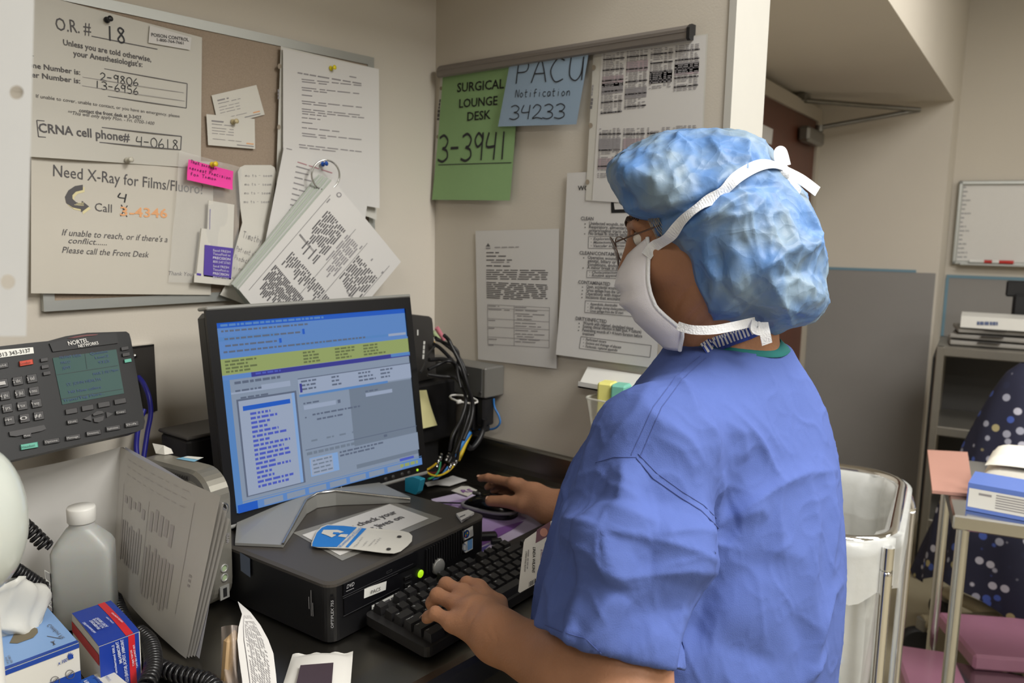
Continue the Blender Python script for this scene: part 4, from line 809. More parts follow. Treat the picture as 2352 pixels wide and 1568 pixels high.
# ================================================================ MOUSE, PAD, NOTES
pz = ZC + .0025
s = Sheet((0, 0, pz), Z3, [mat('pad_lilac', (196, 184, 210), .7), mat('pad_purple', (126, 84, 152), .7), mat('pad_violet', (88, 78, 150), .7), mat('pad_mid', (164, 140, 186), .7)], .0005)
c = [s.at(*p) for p in ((990, 1146), (1070, 1128), (1262, 1200), (1092, 1275))]; s.mb.prism([p - Z3 * .002 for p in c][::-1], Z3 * .002)
s.poly([(1015, 1155), (1090, 1140), (1180, 1175), (1210, 1190), (1120, 1232)], 3); s.lift = .0008; s.poly([(1140, 1213), (1205, 1195), (1182, 1213), (1098, 1258), (1100, 1240)], 1); s.poly([(1092, 1262), (1128, 1248), (1105, 1270)], 2); s.hand('Purple', (1020, 1160), (1075, 1180), 8, 1, .1)
s.build('mouse_pad', 'lilac and purple mouse pad beside the desktop computer', 'mouse pad')
ms = thing('mouse', 'glossy black mouse with grey side band under the far hand', 'mouse', (-.195, -.338, pz))
mf = unit(onz(1075, 1158, pz + .012) - onz(1172, 1178, pz + .012)); mf[2] = 0; mf = unit(mf); ml = V(-mf[1], mf[0], 0); mc = (onz(1072, 1164, pz) + onz(1178, 1190, pz)) / 2
Lm, Wm, Hm = .120, .062, .036
def mouse_pt(u, v):
    th = 2 * PI * u; ph = v * PI / 2; x = math.cos(th); y = math.sin(th); wd = Wm / 2 * (1 - .18 * x); 
    return mc + mf * (Lm / 2 * math.copysign(abs(x) ** .85, x) * math.cos(ph) ** .55) + ml * (wd * math.copysign(abs(y) ** .85, y) * math.cos(ph) ** .55) + Z3 * (.001 + Hm * math.sin(ph) * (1 - .30 * max(0, x) ** 2 * math.cos(ph) - .08 * x))
m = MB().grid(mouse_pt, 32, 10, closed_u=True); obj('mouse_body', m, black_gl, ms)
m = MB(); m.tube([mouse_pt(k / 32, .22) + (mouse_pt(k / 32, .22) - mc) * V(1, 1, 0) * .03 for k in range(32)], .0035, seg=6, closed=True); obj('side_band', m, mat('mouse_grey', (128, 126, 130), .4), ms)
m = MB().box(mc + mf * .030 + Z3 * .034, (.020, .006, .008), (mf, ml, Z3), bev=.003); obj('scroll_wheel', m, dark_grey, ms)
tag(obj('mouse_cable', MB().tube(spline([mc + mf * .062 + Z3 * .008, mc + mf * .10 + ml * .01 + Z3 * .005, mc + mf * .15 + ml * .03 + Z3 * .004, mc + mf * .2 + ml * .02 + Z3 * .004], 6), .0018), black_pl), 'thin black mouse cable running over the pad to the cable tangle', 'cable')
for pts, lb in (([(986, 1112), (1040, 1093), (1072, 1103), (1032, 1116)], 'blank white paper scrap under the coloured video cables'), ([(975, 1108), (1012, 1103), (1014, 1110), (982, 1117)], 'smaller white paper scrap overlapping the scrap under the cables')):
    s = Sheet((0, 0, ZC + .004 + .003 * (lb[0] == 's')), Z3, [paper], .0005); s.mb.prism([s.at(*p) for p in pts], Z3 * .0012); s.build('paper_scrap', lb, 'paper')
s = Sheet((0, 0, pz + .003), Z3, [card, mat('card_purple_print', (130, 80, 150), .7)], .0014); s.mb.prism([s.at(*p) for p in [(1036, 1127), (1060, 1117), (1076, 1117), (1096, 1126), (1074, 1140)]], Z3 * .001); s.text('RS', (1064, 1131), (1088, 1128), 7, 1, True)
s.build('printed_card', 'small white card with purple print lying at the head of the mouse pad', 'card')
tag(obj('adapter_plug', MB().box(onz(1120, 1232, ZC + .008), (.034, .018, .015), axes(math.radians(-40)), bev=.003).box(onz(1140, 1243, ZC + .007), (.02, .012, .010), axes(math.radians(-40)), bev=.002), black_pl), 'black cable connector lying on the counter between computer and keyboard', 'connector')
# ================================================================ BLACK BOXES AND CABLES BEHIND THE MONITOR
bz = 1.137
t = thing('black_device', 'black desktop case standing behind the left half of the monitor', 'computer', (-.57, -.07, ZC))
m = MB().box((-.575, -.106, (ZC + bz) / 2 + .001), (.225, .085, bz - ZC - .004), axes(math.radians(3))[0:3], bev=.006); obj('case', m, mat('device_black', (22, 21, 22), .45), t)
obj('case_lid', MB().box((-.575, -.106, bz + .001), (.229, .088, .006), axes(math.radians(3)), bev=.002), mat('device_lid', (62, 59, 56), .45), t)
rd = thing('black_device', 'black desktop case with a yellow note behind the right edge of the monitor', 'computer', (-.19, -.08, ZC))
A0 = ony(1052, 868, -.13); yr_ = -.13; zt_ = A0[2]; zb_ = ony(1010, 1010, -.13)[2]; xr = A0[0]; xl = xr - .27
obj('case', MB().box(((xl + xr) / 2, yr_ + .055, (zt_ + zb_) / 2), (xr - xl, .11, zt_ - zb_), bev=.005), mat('device_black', (22, 21, 22), .45), rd)
obj('stand', MB().box(((xl + xr) / 2, yr_ + .042, (zb_ + ZC) / 2 + .001), (xr - xl - .08, .045, zb_ - ZC - .002)), black_mt, rd)
s = Sheet((0, yr_ - .002, 0), V(0, -1, 0), [mat('yellow_note', (222, 216, 158), .8)], .0005)
s.leaf((945, 897), (978, 895), (996, 974), (955, 984), nu=6, nv=6); s.curl(lambda u, v: .010 * v * v + .002 * u); s.build('sticky_note', 'pale yellow sticky note hanging on the black case by the monitor', 'sticky note')
rt = thing('network_box', 'dark grey upright box with rounded corner on the black case', 'network box', (xl + .1, -.09, zt_))
s = Sheet((0, -.105, 0), V(0, -1, 0), [dark_grey, lblw], .0012)
pts = [(938, 722), (985, 726), (992, 731), (994, 742), (1002, 866), (945, 880)]; s.mb.prism([s.at(*p) for p in pts], V(0, .05, 0)); s.build('box_body', parent=rt)
s = Sheet((0, -.105, 0), V(0, -1, 0), [lblw], .0012); s.words((972, 824), (975, 780), 4, 0, lo=6, hi=12); s.poly([(958, 757), (961, 757), (961, 770), (958, 770)], 0); s.build('box_label', parent=rt)
def cab(name, lb, pts, r, mt): return tag(obj(name, MB().tube(spline([(ony(x, y, k) if True else None) for x, y, k in pts], 6), r, seg=8), mt), lb, 'cable')
cabs = [[(996, 790, -.10), (1012, 800, -.10), (1040, 830, -.11), (1062, 868, -.13), (1074, 910, -.15), (1068, 960, -.16), (1048, 1010, -.17), (1040, 1060, -.17)], [(1000, 775, -.10), (1022, 790, -.10), (1050, 815, -.11), (1068, 850, -.13), (1080, 905, -.14), (1078, 960, -.15), (1058, 1010, -.16), (1050, 1055, -.16)],
        [(985, 826, -.11), (1020, 825, -.11), (1046, 836, -.12), (1066, 872, -.14), (1076, 930, -.15), (1070, 975, -.16), (1052, 1020, -.165), (1030, 1062, -.17)], [(984, 848, -.11), (1005, 838, -.11), (1028, 829, -.12), (1050, 838, -.13), (1070, 880, -.15), (1080, 930, -.155), (1066, 985, -.165), (1046, 1040, -.17)],
        [(982, 860, -.11), (1010, 864, -.12), (1035, 866, -.13), (1052, 874, -.15), (1070, 915, -.16), (1060, 960, -.17), (1040, 1000, -.18), (1032, 1035, -.18)], [(998, 796, -.11), (985, 812, -.13), (976, 835, -.15), (966, 855, -.17)], [(1002, 780, -.09), (1030, 790, -.09), (1046, 800, -.10), (1053, 815, -.11), (1050, 850, -.13), (1058, 890, -.15)],
        [(1020, 770, -.09), (1030, 780, -.09), (1040, 800, -.10), (1060, 840, -.12), (1074, 885, -.135), (1086, 930, -.14), (1080, 970, -.15), (1064, 1010, -.16)]]
for i, pts in enumerate(cabs):
    tag(obj('video_cable', MB().tube(spline([ony(x, y, k - .02 - .0115 * i) for x, y, k in pts], 6), [.0042, .0038, .0044, .0036, .0036, .0022, .003, .004][i], seg=8), black_pl), 'black cable in the bundle looping from the upright box down the wall', 'cable', 'bundled black cables')
for i, (nm, c0, c1, lb) in enumerate((('pink_plug', (1003, 752), (1020, 780), 'pink cable plug pointing into the dark upright box'), ('green_plug', (994, 762), (1008, 780), 'pale green cable plug below the pink plug'), ('yellow_plug', (994, 785), (990, 802), 'orange yellow cable plug at the side of the upright box'))):
    m = MB().tube([ony(*c0, -.09), ony(*c1, -.095)], .0052, seg=10); tag(obj('audio_plug', m, mat('plug_' + nm, [(204, 122, 136), (170, 186, 140), (204, 158, 30)][i], .45)), lb, 'plug')
zp = ony(1065, 916, -.205); tag(obj('cable_tie', MB().tube([zp + V(-.022 * math.cos(t), .034 * math.sin(t), .003 * math.sin(t)) for t in np.linspace(0, 2 * PI, 14)[:-1]], .0022, closed=True, seg=6).box(zp + V(-.026, -.012, 0), (.012, .008, .008), bev=.002), white_pl), 'white cable tie around the black cable bundle', 'cable tie')
for i, (rgb, c0, pts, lb) in enumerate((((222, 190, 40), 1, [(1086, 985, -.165), (1078, 1000, -.168), (1068, 1020, -.17), (1060, 1040, -.172), (1052, 1056, -.175)], 'yellow video cable sleeve hanging at the side of the bundle'), ((34, 120, 196), 1, [(1080, 992, -.17), (1066, 1012, -.172), (1056, 1028, -.174), (1045, 1050, -.176)], 'bright blue video cable sleeve next to the yellow sleeve'),
        ((222, 190, 40), 0, [(1044, 1066, -.18), (1036, 1076, -.182), (1026, 1084, -.185), (1008, 1092, -.19), (990, 1090, -.2), (978, 1082, -.2)], 'yellow cable tail curving toward the monitor corner'), ((52, 150, 100), 0, [(1012, 1060, -.19), (1008, 1080, -.192), (998, 1093, -.195), (984, 1100, -.2)], 'green cable tail curving over the paper scraps'),
        ((60, 124, 190), 0, [(1028, 1072, -.18), (1018, 1086, -.183), (1006, 1096, -.186), (994, 1100, -.19)], 'blue cable tail lying on the paper scrap'), ((106, 36, 40), 0, [(1022, 1066, -.185), (1012, 1080, -.187), (996, 1086, -.19), (980, 1084, -.195)], 'dark red cable tail below the connectors'), ((206, 170, 40), 0, [(1002, 1064, -.185), (992, 1072, -.19), (978, 1080, -.2)], 'short amber cable tail beside the monitor edge'))):
    tag(obj('video_cable', MB().tube(spline([ony(*p) for p in pts], 5), .0050 if c0 else .0022, seg=8), mat('cable_%d_%d_%d' % rgb, rgb, .45)), lb, 'cable')
for i, (x, y) in enumerate(((1010, 1052), (1028, 1050), (1038, 1062), (1006, 1064), (1046, 1060), (1032, 1074))):
    a = ony(x + 4, y - 9, -.178); b = ony(x - 4, y + 9, -.182); m = MB().tube([a, a * .7 + b * .3, a * .69 + b * .31, a * .4 + b * .6, a * .39 + b * .61, b], [.0034, .0034, .005, .005, .0042, .0042], seg=10); tag(obj('coaxial_connector', m, steel_br), 'small silver coaxial connector in the cluster under the black cable bundle', 'connector', 'coaxial connectors')
# ================================================================ LEFT END OF THE COUNTER
def dirpt(p, x, y): # the point over pixel (x, y) at the same distance as p
    return dep(x, y, np.dot(V(p) - CAM, cf))
# --- desk telephone on its wall bracket
pTR, pBR = V(-.744, -.112, 1.308), V(-.753, -.172, 1.167)
pe = V(math.cos(math.radians(10)), math.sin(math.radians(10)), 0); pn = unit(np.cross(pe, pTR - pBR)); pn = pn if np.dot(pn, CAM - pTR) > 0 else -pn
ph = thing('desk_telephone', 'black desk telephone with green display mounted on the wall below the pin board', 'telephone', V(-.88, -.12, 1.15))
F = Sheet(pTR, pn, [])
phb = mat('phone_black', (17, 17, 19), .45, noise=.04, nscale=120)
bodyp = [(-80, 804), (0, 795), (60, 788), (110, 783), (150, 772), (200, 764), (260, 762), (290, 761), (297, 766), (301, 780), (318, 880), (333, 968), (330, 984), (318, 990), (180, 1020), (29, 1056), (-80, 1085)]
m = MB(); m.prism([F.at(*p) for p in bodyp], -pn * .028); obj('phone_body', m, phb, ph)
m = MB(); m.prism([F.at(*p, -.028) for p in [(-20, 860), (250, 830), (270, 930), (-10, 980)]], V(0, .05, .0)); obj('wall_bracket', m, dark_grey, ph)
def face(name, pts, k, mt, k0=-.001): mm = MB(); mm.prism([F.at(*p, k0) for p in pts], pn * (k - k0)); return obj(name, mm, mt, ph)
face('brand_panel', [(111, 790), (160, 777), (265, 765), (269, 789), (119, 809)], .0022, black_pl)
face('message_lamp', [(152, 779), (170, 774), (196, 770), (222, 769), (216, 772), (192, 774), (170, 778)], .0034, mat('lamp_red', (92, 30, 30), .3))
scrn = [(121, 822), (267, 802), (285, 903), (143, 929)]
lcdm = [mat('lcd_green', (48, 74, 70), .3, spec=.2, emit=(34, 58, 56), estr=.35), mat('lcd_text', (44, 66, 112), .4), mat('lcd_line', (28, 44, 46), .4)]
q = Sheet(pTR + pn * .0002, pn, lcdm, .0006); q.poly(scrn, 0, .0006); q.lift = .001
q.line((128, 861), (271, 839), 1.2, 2); q.line((195, 812), (200, 847), 1.2, 2); q.line((141, 916), (281, 893), 1.2, 2)
for t, a, b, h in (('FRONT DESK', (138, 824), (188, 818), 6), ('MACU', (141, 836), (162, 833), 6), ('JEMY', (144, 848), (164, 845), 6), ('Question', (208, 815), (248, 809), 6), ('Line:2', (220, 824), (250, 819), 6), ('9325', (227, 835), (252, 831), 6), ('MAR 2 02:19pm', (215, 862), (272, 851), 6), ('ST. JOHN HEALTH', (154, 886), (232, 873), 6.5), ('340 New callers', (157, 904), (233, 891), 6.5), ('Trans/Tag More..', (146, 923), (240, 905), 6)): q.text(t, a, b, h, 1)
q.build('display', parent=ph)
q = Sheet(pTR + pn * .0024, pn, [mat('brand_white', (214, 212, 208), .5)], .0006); q.text('NORTEL', (158, 793), (204, 785), 9.5, 0, True); q.text('NETWORKS', (181, 798), (227, 790), 7, 0, True); q.build('maker_logo', parent=ph)
q = Sheet(pTR, pn, [lblw, ink], .0012); q.poly([(-20, 805), (76, 797), (78, 811), (-20, 824)], 0, .0012); q.lift = .0016; q.text('313 343-3137', (0, 819), (71, 808), 9, 1); o_ = q.build('number_label', parent=ph); o_['label'] = 'white number label'
kgrey = mat('phone_key_grey', (62, 61, 62), .45); ktext = mat('phone_key_print', (176, 174, 172), .5)
def pkey(cx, cy, w_, h_, txt='', mt=None, tm=None, sl=-.17, name='key'):
    pts = [(cx - w_ / 2, cy - h_ / 2 - sl * w_ / 2 * 1), (cx + w_ / 2, cy - h_ / 2 + sl * w_ / 2), (cx + w_ / 2 + h_ * .15, cy + h_ / 2 + sl * w_ / 2), (cx - w_ / 2 + h_ * .15, cy + h_ / 2 - sl * w_ / 2)]
    mm = MB(); b_ = [F.at(*p, -.001) for p in pts]; c_ = sum(b_) / 4; t_ = [F.at(*p, .003) * .88 + (c_ + pn * .004) * .12 for p in pts]; mm.add(b_ + t_, [(0, 1, 5, 4), (1, 2, 6, 5), (2, 3, 7, 6), (3, 0, 4, 7), (4, 5, 6, 7)])
    if txt:
        q = Sheet(F.P, pn, [], .0036); q.text(txt, (cx - w_ * .36, cy + h_ * .18 - sl * w_ * .36), (cx + w_ * .36, cy + h_ * .18 + sl * w_ * .36), h_ * .40, 1); mm.merge(q.mb)
    return obj(name, mm, [mt or kgrey, tm or ktext], ph)
for r in range(4):
    for c_ in range(3): pkey(7 + c_ * 32.5 + r * 5.2 - (2 if c_ == 0 else 0), 880 - c_ * 5.5 + r * 28.5, 24, 20, [['1', '2 abc', '3 def'], ['4 ghi', '5 jkl', '6 mno'], ['7 prs', '8 tuv', '9 wxy'], ['*', '0', '#']][r][c_])
pkey(59, 833, 33, 12, 'Goodbye', mat('key_red', (190, 66, 42), .5), mat('key_dark_print', (60, 20, 16), .5)); pkey(2, 840, 34, 12, 'Hold')
for x, y in ((101, 826), (103, 842), (107, 857), (286, 800), (289, 814)): pkey(x, y, 18, 8)
pkey(293, 828, 17, 8, '', mat('key_mint', (92, 168, 148), .4))
for k in range(4): pkey(163 + k * 37.3, 944 - k * 7.6, 29, 12)
pkey(166, 968, 27, 10, 'Quit'); pkey(277, 946, 26, 9, 'Copy')
for pts in ([(189, 963), (206, 954), (208, 968)], [(241, 947), (257, 951), (243, 960)], [(210, 952), (220, 945), (232, 945), (236, 950), (212, 956)], [(212, 962), (236, 956), (234, 966), (224, 971), (214, 970)]): 
    mm = MB(); mm.prism([F.at(*p, -.001) for p in pts], pn * .0035); obj('navigation_key', mm, kgrey, ph)
for k, t in enumerate(('Options', 'Message', 'Directory', 'Applications', 'Shift')): pkey([118, 167, 214, 259, 302][k], [1013, 1004, 994, 983, 974][k], [39, 36, 36, 35, 33][k], 11, t)
pkey(66, 1024, 42, 13, 'Headset', mat('key_mint', (92, 168, 148), .4), mat('key_dark_print2', (30, 70, 64), .5))
pkey(62, 1000, 20, 9, 'Mute'); face('volume_bar', [(18, 993), (98, 977), (103, 986), (92, 991), (34, 1003), (20, 1002)], .003, kgrey)
# --- wall plate and cables of the phone
wp = thing('wall_plate', 'dark wall plate with a bright steel top edge behind the telephone', 'wall plate', (-.66, 0, 1.2))
q = Sheet((0, -.010, 0), V(0, -1, 0), []); m = MB(); m.prism([q.at(*p) for p in [(290, 801), (354, 791), (362, 943), (300, 957)]], V(0, .009, 0)); obj('plate', m, mat('plate_dark', (70, 67, 64), .35, metal=.5), wp)
m = MB(); m.prism([q.at(*p, .001) for p in [(290, 797), (354, 790), (354, 794), (290, 802)]], V(0, .010, 0)); obj('plate_edge', m, steel_br, wp)
obj('plate_screw', MB().lathe(q.at(310, 817), V(0, -1, 0), [(.004, 0), (.004, .001), (.001, .002)], seg=12), steel_br, wp)
blue_c = mat('cable_navy', (34, 34, 128), .45)
for i, pts in enumerate(([(318, 866, -.012), (330, 882, -.03), (342, 912, -.045), (346, 950, -.05), (338, 995, -.055), (330, 1050, -.065), (326, 1090, -.07)], [(331, 940, -.062), (318, 980, -.07), (313, 1020, -.075), (315, 1052, -.082), (318, 1090, -.09)])):
    tag(obj('phone_cable', MB().tube(spline([ony(*p) for p in pts], 6), .0042), blue_c), ['dark blue cable looping from the dark wall plate behind the telephone', 'dark blue cable hanging straight behind the silver thin computer'][i], 'cable')
# --- silver thin computer standing on edge
tcl = thing('thin_client', 'silver upright thin computer with rounded top corners left of the monitor', 'computer', (-.735, -.24, ZC))
tf = V(-.722, -.316, ZC + .002); tb = unit(V(-.16, .97, 0)); tw = V(tb[1], -tb[0], 0); TL_, TW_, TH_ = .185, .038, .205
def tp(d, w_, z): return tf + tb * d + tw * (w_ - TW_ / 2) + Z3 * z
out = [(TL_ / 2 + x, TH_ / 2 + y) for x, y in rrect(TL_, TH_, .042, 8)]; n = len(out); tsil = mat('thin_silver', (142, 139, 130), .34, metal=.55, noise=.03, nscale=200)
m = MB(); w0, w1, bv = 0, TW_, .004; inn = [(TL_ / 2 + (d - TL_ / 2) * .95, TH_ / 2 + (z - TH_ / 2) * .955) for d, z in out]
loops = [[tp(d, w0, z) for d, z in inn], [tp(d, w0 + bv, z) for d, z in out], [tp(d, w1 - bv, z) for d, z in out], [tp(d, w1, z) for d, z in inn]]
m.add(sum(loops, []), [(r * n + k, r * n + (k + 1) % n, (r + 1) * n + (k + 1) % n, (r + 1) * n + k) for r in range(3) for k in range(n)] + [tuple(range(n))[::-1], tuple(range(3 * n, 4 * n))], smooth=False); obj('body', m, tsil, tcl)
m = MB(); o2 = [(TL_ / 2 + x, TH_ / 2 + y) for x, y in rrect(TL_ - .026, TH_ - .03, .03, 8)]; o3 = [(TL_ / 2 + x, TH_ / 2 + y) for x, y in rrect(TL_ - .038, TH_ - .042, .026, 8)]
for sgn, ww in ((-1, 0), (1, TW_)): m.add([tp(d, ww, z) for d, z in o2] + [tp(d, ww + sgn * .004, z) for d, z in o3], [(k, (k + 1) % n, n + (k + 1) % n, n + k) for k in range(n)] + [tuple(range(n, 2 * n))])
obj('side_panel', m, mat('thin_side', (128, 125, 116), .4, metal=.5), tcl)
m = MB()
for k in range(22): m.box(tp(.045 + k * .0052, -.0004, TH_ - .012), (.0022, .003, .006), (tb, tw, Z3))
obj('vent_rib', m, dark_grey, tcl)
for z, r, rgb in ((.150, .0105, 0), (.062, .0062, 1), (.048, .0062, 1)):
    obj('port_ring', MB().lathe(tp(0, TW_ * .52, z), -tb, [(r, -.001), (r, .0015), (r * .72, .0018), (r * .68, -.0006)], seg=20), silver if rgb else steel_br, tcl); obj('port', MB().lathe(tp(0, TW_ * .52, z), -tb, [(r * .7, -.0005), (r * .7, .0004)], seg=16), black_mt if not rgb else mat('jack_green', (150, 168, 132), .4), tcl)
obj('usb_port', MB().box(tp(-.0006, TW_ * .5, .026), (.0015, .016, .020), (tb, tw, Z3)).box(tp(-.0016, TW_ * .5, .026), (.0015, .006, .013), (tb, tw, Z3), m=1), [silver, black_mt], tcl)
q = Sheet(tp(0, TW_ / 2, .1), -tb, [ink_grey], .0008); q.text('WYSE', (527, 1246), (527, 1222), 7, 0, True); q.build('maker_logo', parent=tcl)
q = Sheet(tp(0, 0, TH_), Z3, [mat('asset_blue', (120, 176, 206), .5), lblw], .0008); q.poly([(404, 1053), (430, 1047), (468, 1050), (446, 1060)], 0); q.lift = .0012; q.poly([(420, 1050), (432, 1047), (468, 1050), (455, 1055)], 1); q.build('asset_label', parent=tcl)
q = Sheet(tp(.10, TW_ / 2, TH_ + .001), Z3, [card], .0005); p_ = [q.at(*p) for p in ((358, 1041), (378, 1044), (398, 1041))]
m = MB(); m.add([p_[0], p_[1], p_[1] + V(.004, .01, .012), p_[0] + V(0, .01, .014), p_[2], p_[2] + V(0, .006, .006)], [(0, 1, 2, 3), (1, 4, 5, 2)]); tag(obj('paper_scrap', m, card), 'torn white paper scrap on top of the silver thin computer', 'paper')
# --- folded packet of printed sheets standing on edge
fT, fB = ony(277, 1026, -.125), ony(258, 1337, -.150)
sh = thing('document_packet', 'folded packet of printed sheets standing open in front of the silver thin computer', 'document', V(-.80, -.30, ZC))
def leaf(P00, P10, P11, P01, bulge, name, mats, nrm, deco=None, twist=0):
    mb = MB(); f_ = lambda u, v: ((P00 * (1 - u) + P10 * u) * (1 - v) + (P01 * (1 - u) + P11 * u) * v) + nrm * (bulge * math.sin(PI * u) * (1 - .3 * v)) + Z3 * (-twist * math.sin(PI * u) * (1 - v))
    g_ = f_; f_ = lambda u, v: (lambda p: V(p[0], p[1], max(p[2], ZC + .003)))(g_(u, v))
    mb.grid(f_, 16, 14)
    if deco: deco(mb, f_)
    return obj(name, mb, mats, sh)
lT, lB = ony(30, 1082, -.10), ony(20, 1330, -.10)
nb_ = V(0, -1, 0)
leaf(fT, lT, lB, fB, -.012, 'back_sheet', mat('sheet_grey_white', (186, 184, 180), .75), nb_, twist=.006)
rT, rB = dep(507, 1139, 1.005), onz(428, 1514, ZC + .002)
nr = unit(np.cross(rT - fT, fB - fT)); nr = nr if np.dot(nr, CAM - fT) > 0 else -nr
def prints(mb, f_):
    def qd(u0_, v0_, u1_, v1_, mm=1):
        k = nr * .0007; mb.add([f_(*p) + k for p in ((u0_, v0_), (u1_, v0_), (u1_, v1_), (u0_, v1_))], [(0, 1, 2, 3)], mm)
    for i, u in enumerate((.18, .36, .54)):   # dashed rules near the top
        pass
    for v in (.05, .10, .155):
        for k in range(9): qd(.12 + .075 * k, v, .12 + .075 * k + random.uniform(.03, .065), v + .004)
    for cu0, cu1, v0_, v1_, n in ((.12, .42, .28, .40, 5), (.46, .72, .26, .44, 5), (.10, .40, .46, .80, 9), (.44, .76, .50, .86, 9)):
        for k in range(n):
            u = cu0 + (cu1 - cu0) * k / n; qd(u, v0_ + random.uniform(0, .05), u + (cu1 - cu0) / n * .62, v1_ - random.uniform(0, .05))
    qd(.83, .10, .833, .80, 2); qd(.43, .24, .433, .82, 2); qd(.09, .24, .093, .8, 2)
    for k in range(3): qd(.89, .52 + .03 * k, .91, .535 + .03 * k, 2)
pgrey = [paper, mat('faint_print', (188, 184, 184), .75), mat('fine_rule', (172, 168, 168), .75)]
leaf(fT + nr * .0, rT, rB, fB, .008, 'front_sheet', pgrey, nr, prints)
for k in (1, 2, 3):
    d_ = -nr * .0028 * k; leaf(fT + d_ * .4, rT + d_ * 1.2 + unit(rT - fT) * (.0008 * k) - Z3 * .010 * k, rB + d_ * 1.2 + unit(rT - fT) * .001 * k, fB + d_ * .4, .006, 'inner_sheet', paper, nr)
d_ = -nr * .022; rT2 = dep(521, 1170, 1.03); leaf(fT + d_ * .3, rT2, onz(458, 1514, ZC + .002), fB + d_ * .3, -.006, 'rear_sheet', mat('sheet_blue_white', (214, 215, 226), .75), nr)
# --- plastic bottle with white cap
bt_ = thing('plastic_bottle', 'frosted plastic bottle with white screw cap between the glove box and the papers', 'bottle', (-.902, -.248, ZC))
bu = unit(V(.80, -.52, 0)); bv_ = V(-bu[1], bu[0], 0); bc_ = onz(192, 1452, ZC) + bv_ * .026
hd = mat('frosted_plastic', (178, 180, 177), .38, spec=.4, sss=.5, trans=.15)
def bp(u, v, hw, hd_, z, r): th = 2 * PI * u; c, s = math.cos(th), math.sin(th); q = 1 / max(abs(c) ** 1, 1e-6); e = .28 if r else 1; x = math.copysign(abs(c) ** e, c) * hw; y = math.copysign(abs(s) ** e, s) * hd_; return bc_ + bu * x + bv_ * y + Z3 * z
m = MB(); lv = [(.030, .020, .0015, 1), (.0375, .0265, .006, 1), (.0375, .0265, .10, 1), (.0375, .0265, .112, 1), (.034, .024, .120, 1), (.020, .0175, .140, 0), (.0165, .0165, .143, 0), (.0155, .0155, .150, 0)]
m.grid(lambda u, v: bp(u, 0, *lv[int(round(v * (len(lv) - 1)))]), 48, len(lv) - 1, closed_u=True); m.add([bp(k / 48, 0, *lv[0]) for k in range(48)], [tuple(range(48))[::-1]]); obj('bottle_body', m, hd, bt_)
m = MB().lathe(bc_ + Z3 * .149, Z3, [(.0175, 0), (.0182, .001), (.0182, .0185), (.0172, .021), (0, .0212)], seg=40); obj('bottle_cap', m, white_pl, bt_)
q = Sheet(bc_ - bu * .0385, -bu, [lblw, ink_grey, mat('label_grey_block', (150, 148, 146), .6)], .0006); q.poly([(102, 1308), (126, 1322), (134, 1415), (112, 1392)], 0); q.lift = .001; q.poly([(104, 1311), (126, 1324), (128, 1346), (106, 1328)], 2)
for k in range(5): q.words((107 + k, 1342 + 13 * k), (130 + k * .8, 1359 + 13 * k), 6, 1, lo=5, hi=14)
o_ = q.build('bottle_label', parent=bt_)
# --- glove box
gz = 1.0; gx = thing('glove_box', 'blue and white box of disposable gloves with a glove pulled from its opening', 'box', (-1.03, -.34, ZC))
gFR, gBR = onz(181, 1476, gz), onz(89, 1373, gz); gFL = gFR + unit(onz(12, 1539, gz) - gFR) * .235; gBL = gBR + (gFL - gFR)
ln_ = .14; gd = unit(gBR - gFR); gBR = gFR + gd * ln_; gBL = gFL + gd * ln_
gw = mat('glove_white', (208, 206, 198), .5); gblue = mat('glove_blue', (22, 62, 148), .45); gsky = mat('glove_sky', (126, 160, 206), .5)
dwn = V(0, 0, -(gz - ZC - .001))
m = MB(); m.prism([gFL, gFR, gBR, gBL], dwn); obj('carton', m, gw, gx)
q = Sheet(gFR, Z3, [gsky, gblue, ink_soft, mat('box_inside', (110, 102, 84), .8)], .0005); e_ = .0006
f4 = lambda u, v, k=e_: gFR + (gFL - gFR) * u + (gBR - gFR) * v + Z3 * k
q.mb.add([f4(0, 0), f4(1, 0), f4(1, 1), f4(0, 1)], [(0, 3, 2, 1)], 0); q.mb.add([f4(0, 0, .001), f4(1, 0, .001), f4(1, .045, .001), f4(0, .045, .001)], [(0, 3, 2, 1)], 1)
q.lift = .0012; q.poly([(22, 1476), (44, 1432), (48, 1431), (78, 1440), (86, 1443), (87, 1452), (76, 1464), (40, 1477)], 3)
q.text('Comfort Fit', (116, 1432), (150, 1464), -9, 2, slant=.2)
for k in range(4): q.line((125 - k * 3, 1470 + k), (122 + 2 * k, 1482 - k), 1, 2)
q.line((108, 1460), (140, 1466), 1.2, 2); q.text('REF 8821', (30, 1520), (22, 1504), 5, 2); q.text('100 gloves', (22, 1523), (15, 1508), 5, 2); q.build('top_print', parent=gx)
nf_ = unit(np.cross(gFL - gFR, Z3)); nf_ = nf_ if np.dot(nf_, CAM - gFR) > 0 else -nf_
q = Sheet(gFR, nf_, [gblue, gw, ink_soft, mat('panel_pale', (214, 218, 222), .5)], .0008)
g5 = lambda u, z, k=.0006: gFR + (gFL - gFR) * u + dwn * z + nf_ * k
q.mb.add([g5(0, .0), g5(1, .0), g5(1, .07), g5(0, .07)], [(0, 1, 2, 3)], 0); q.mb.add([g5(0, .42), g5(1, .42), g5(1, 1), g5(0, 1)], [(0, 1, 2, 3)], 0); q.mb.add([g5(.05, .58, .001), g5(1, .58, .001), g5(1, 1, .001), g5(.05, 1, .001)], [(0, 1, 2, 3)], 3)
q.lift = .0012; q.text('x 100', (134, 1527), (155, 1518), 7.5, 0, True)
q.poly([(158, 1515), (169, 1511), (168, 1506), (169, 1501), (166.5, 1504), (165.5, 1498), (163.5, 1503.5), (162, 1496.5), (160.5, 1504), (158, 1497.5), (157, 1506), (155, 1502), (155.5, 1509)], 0)
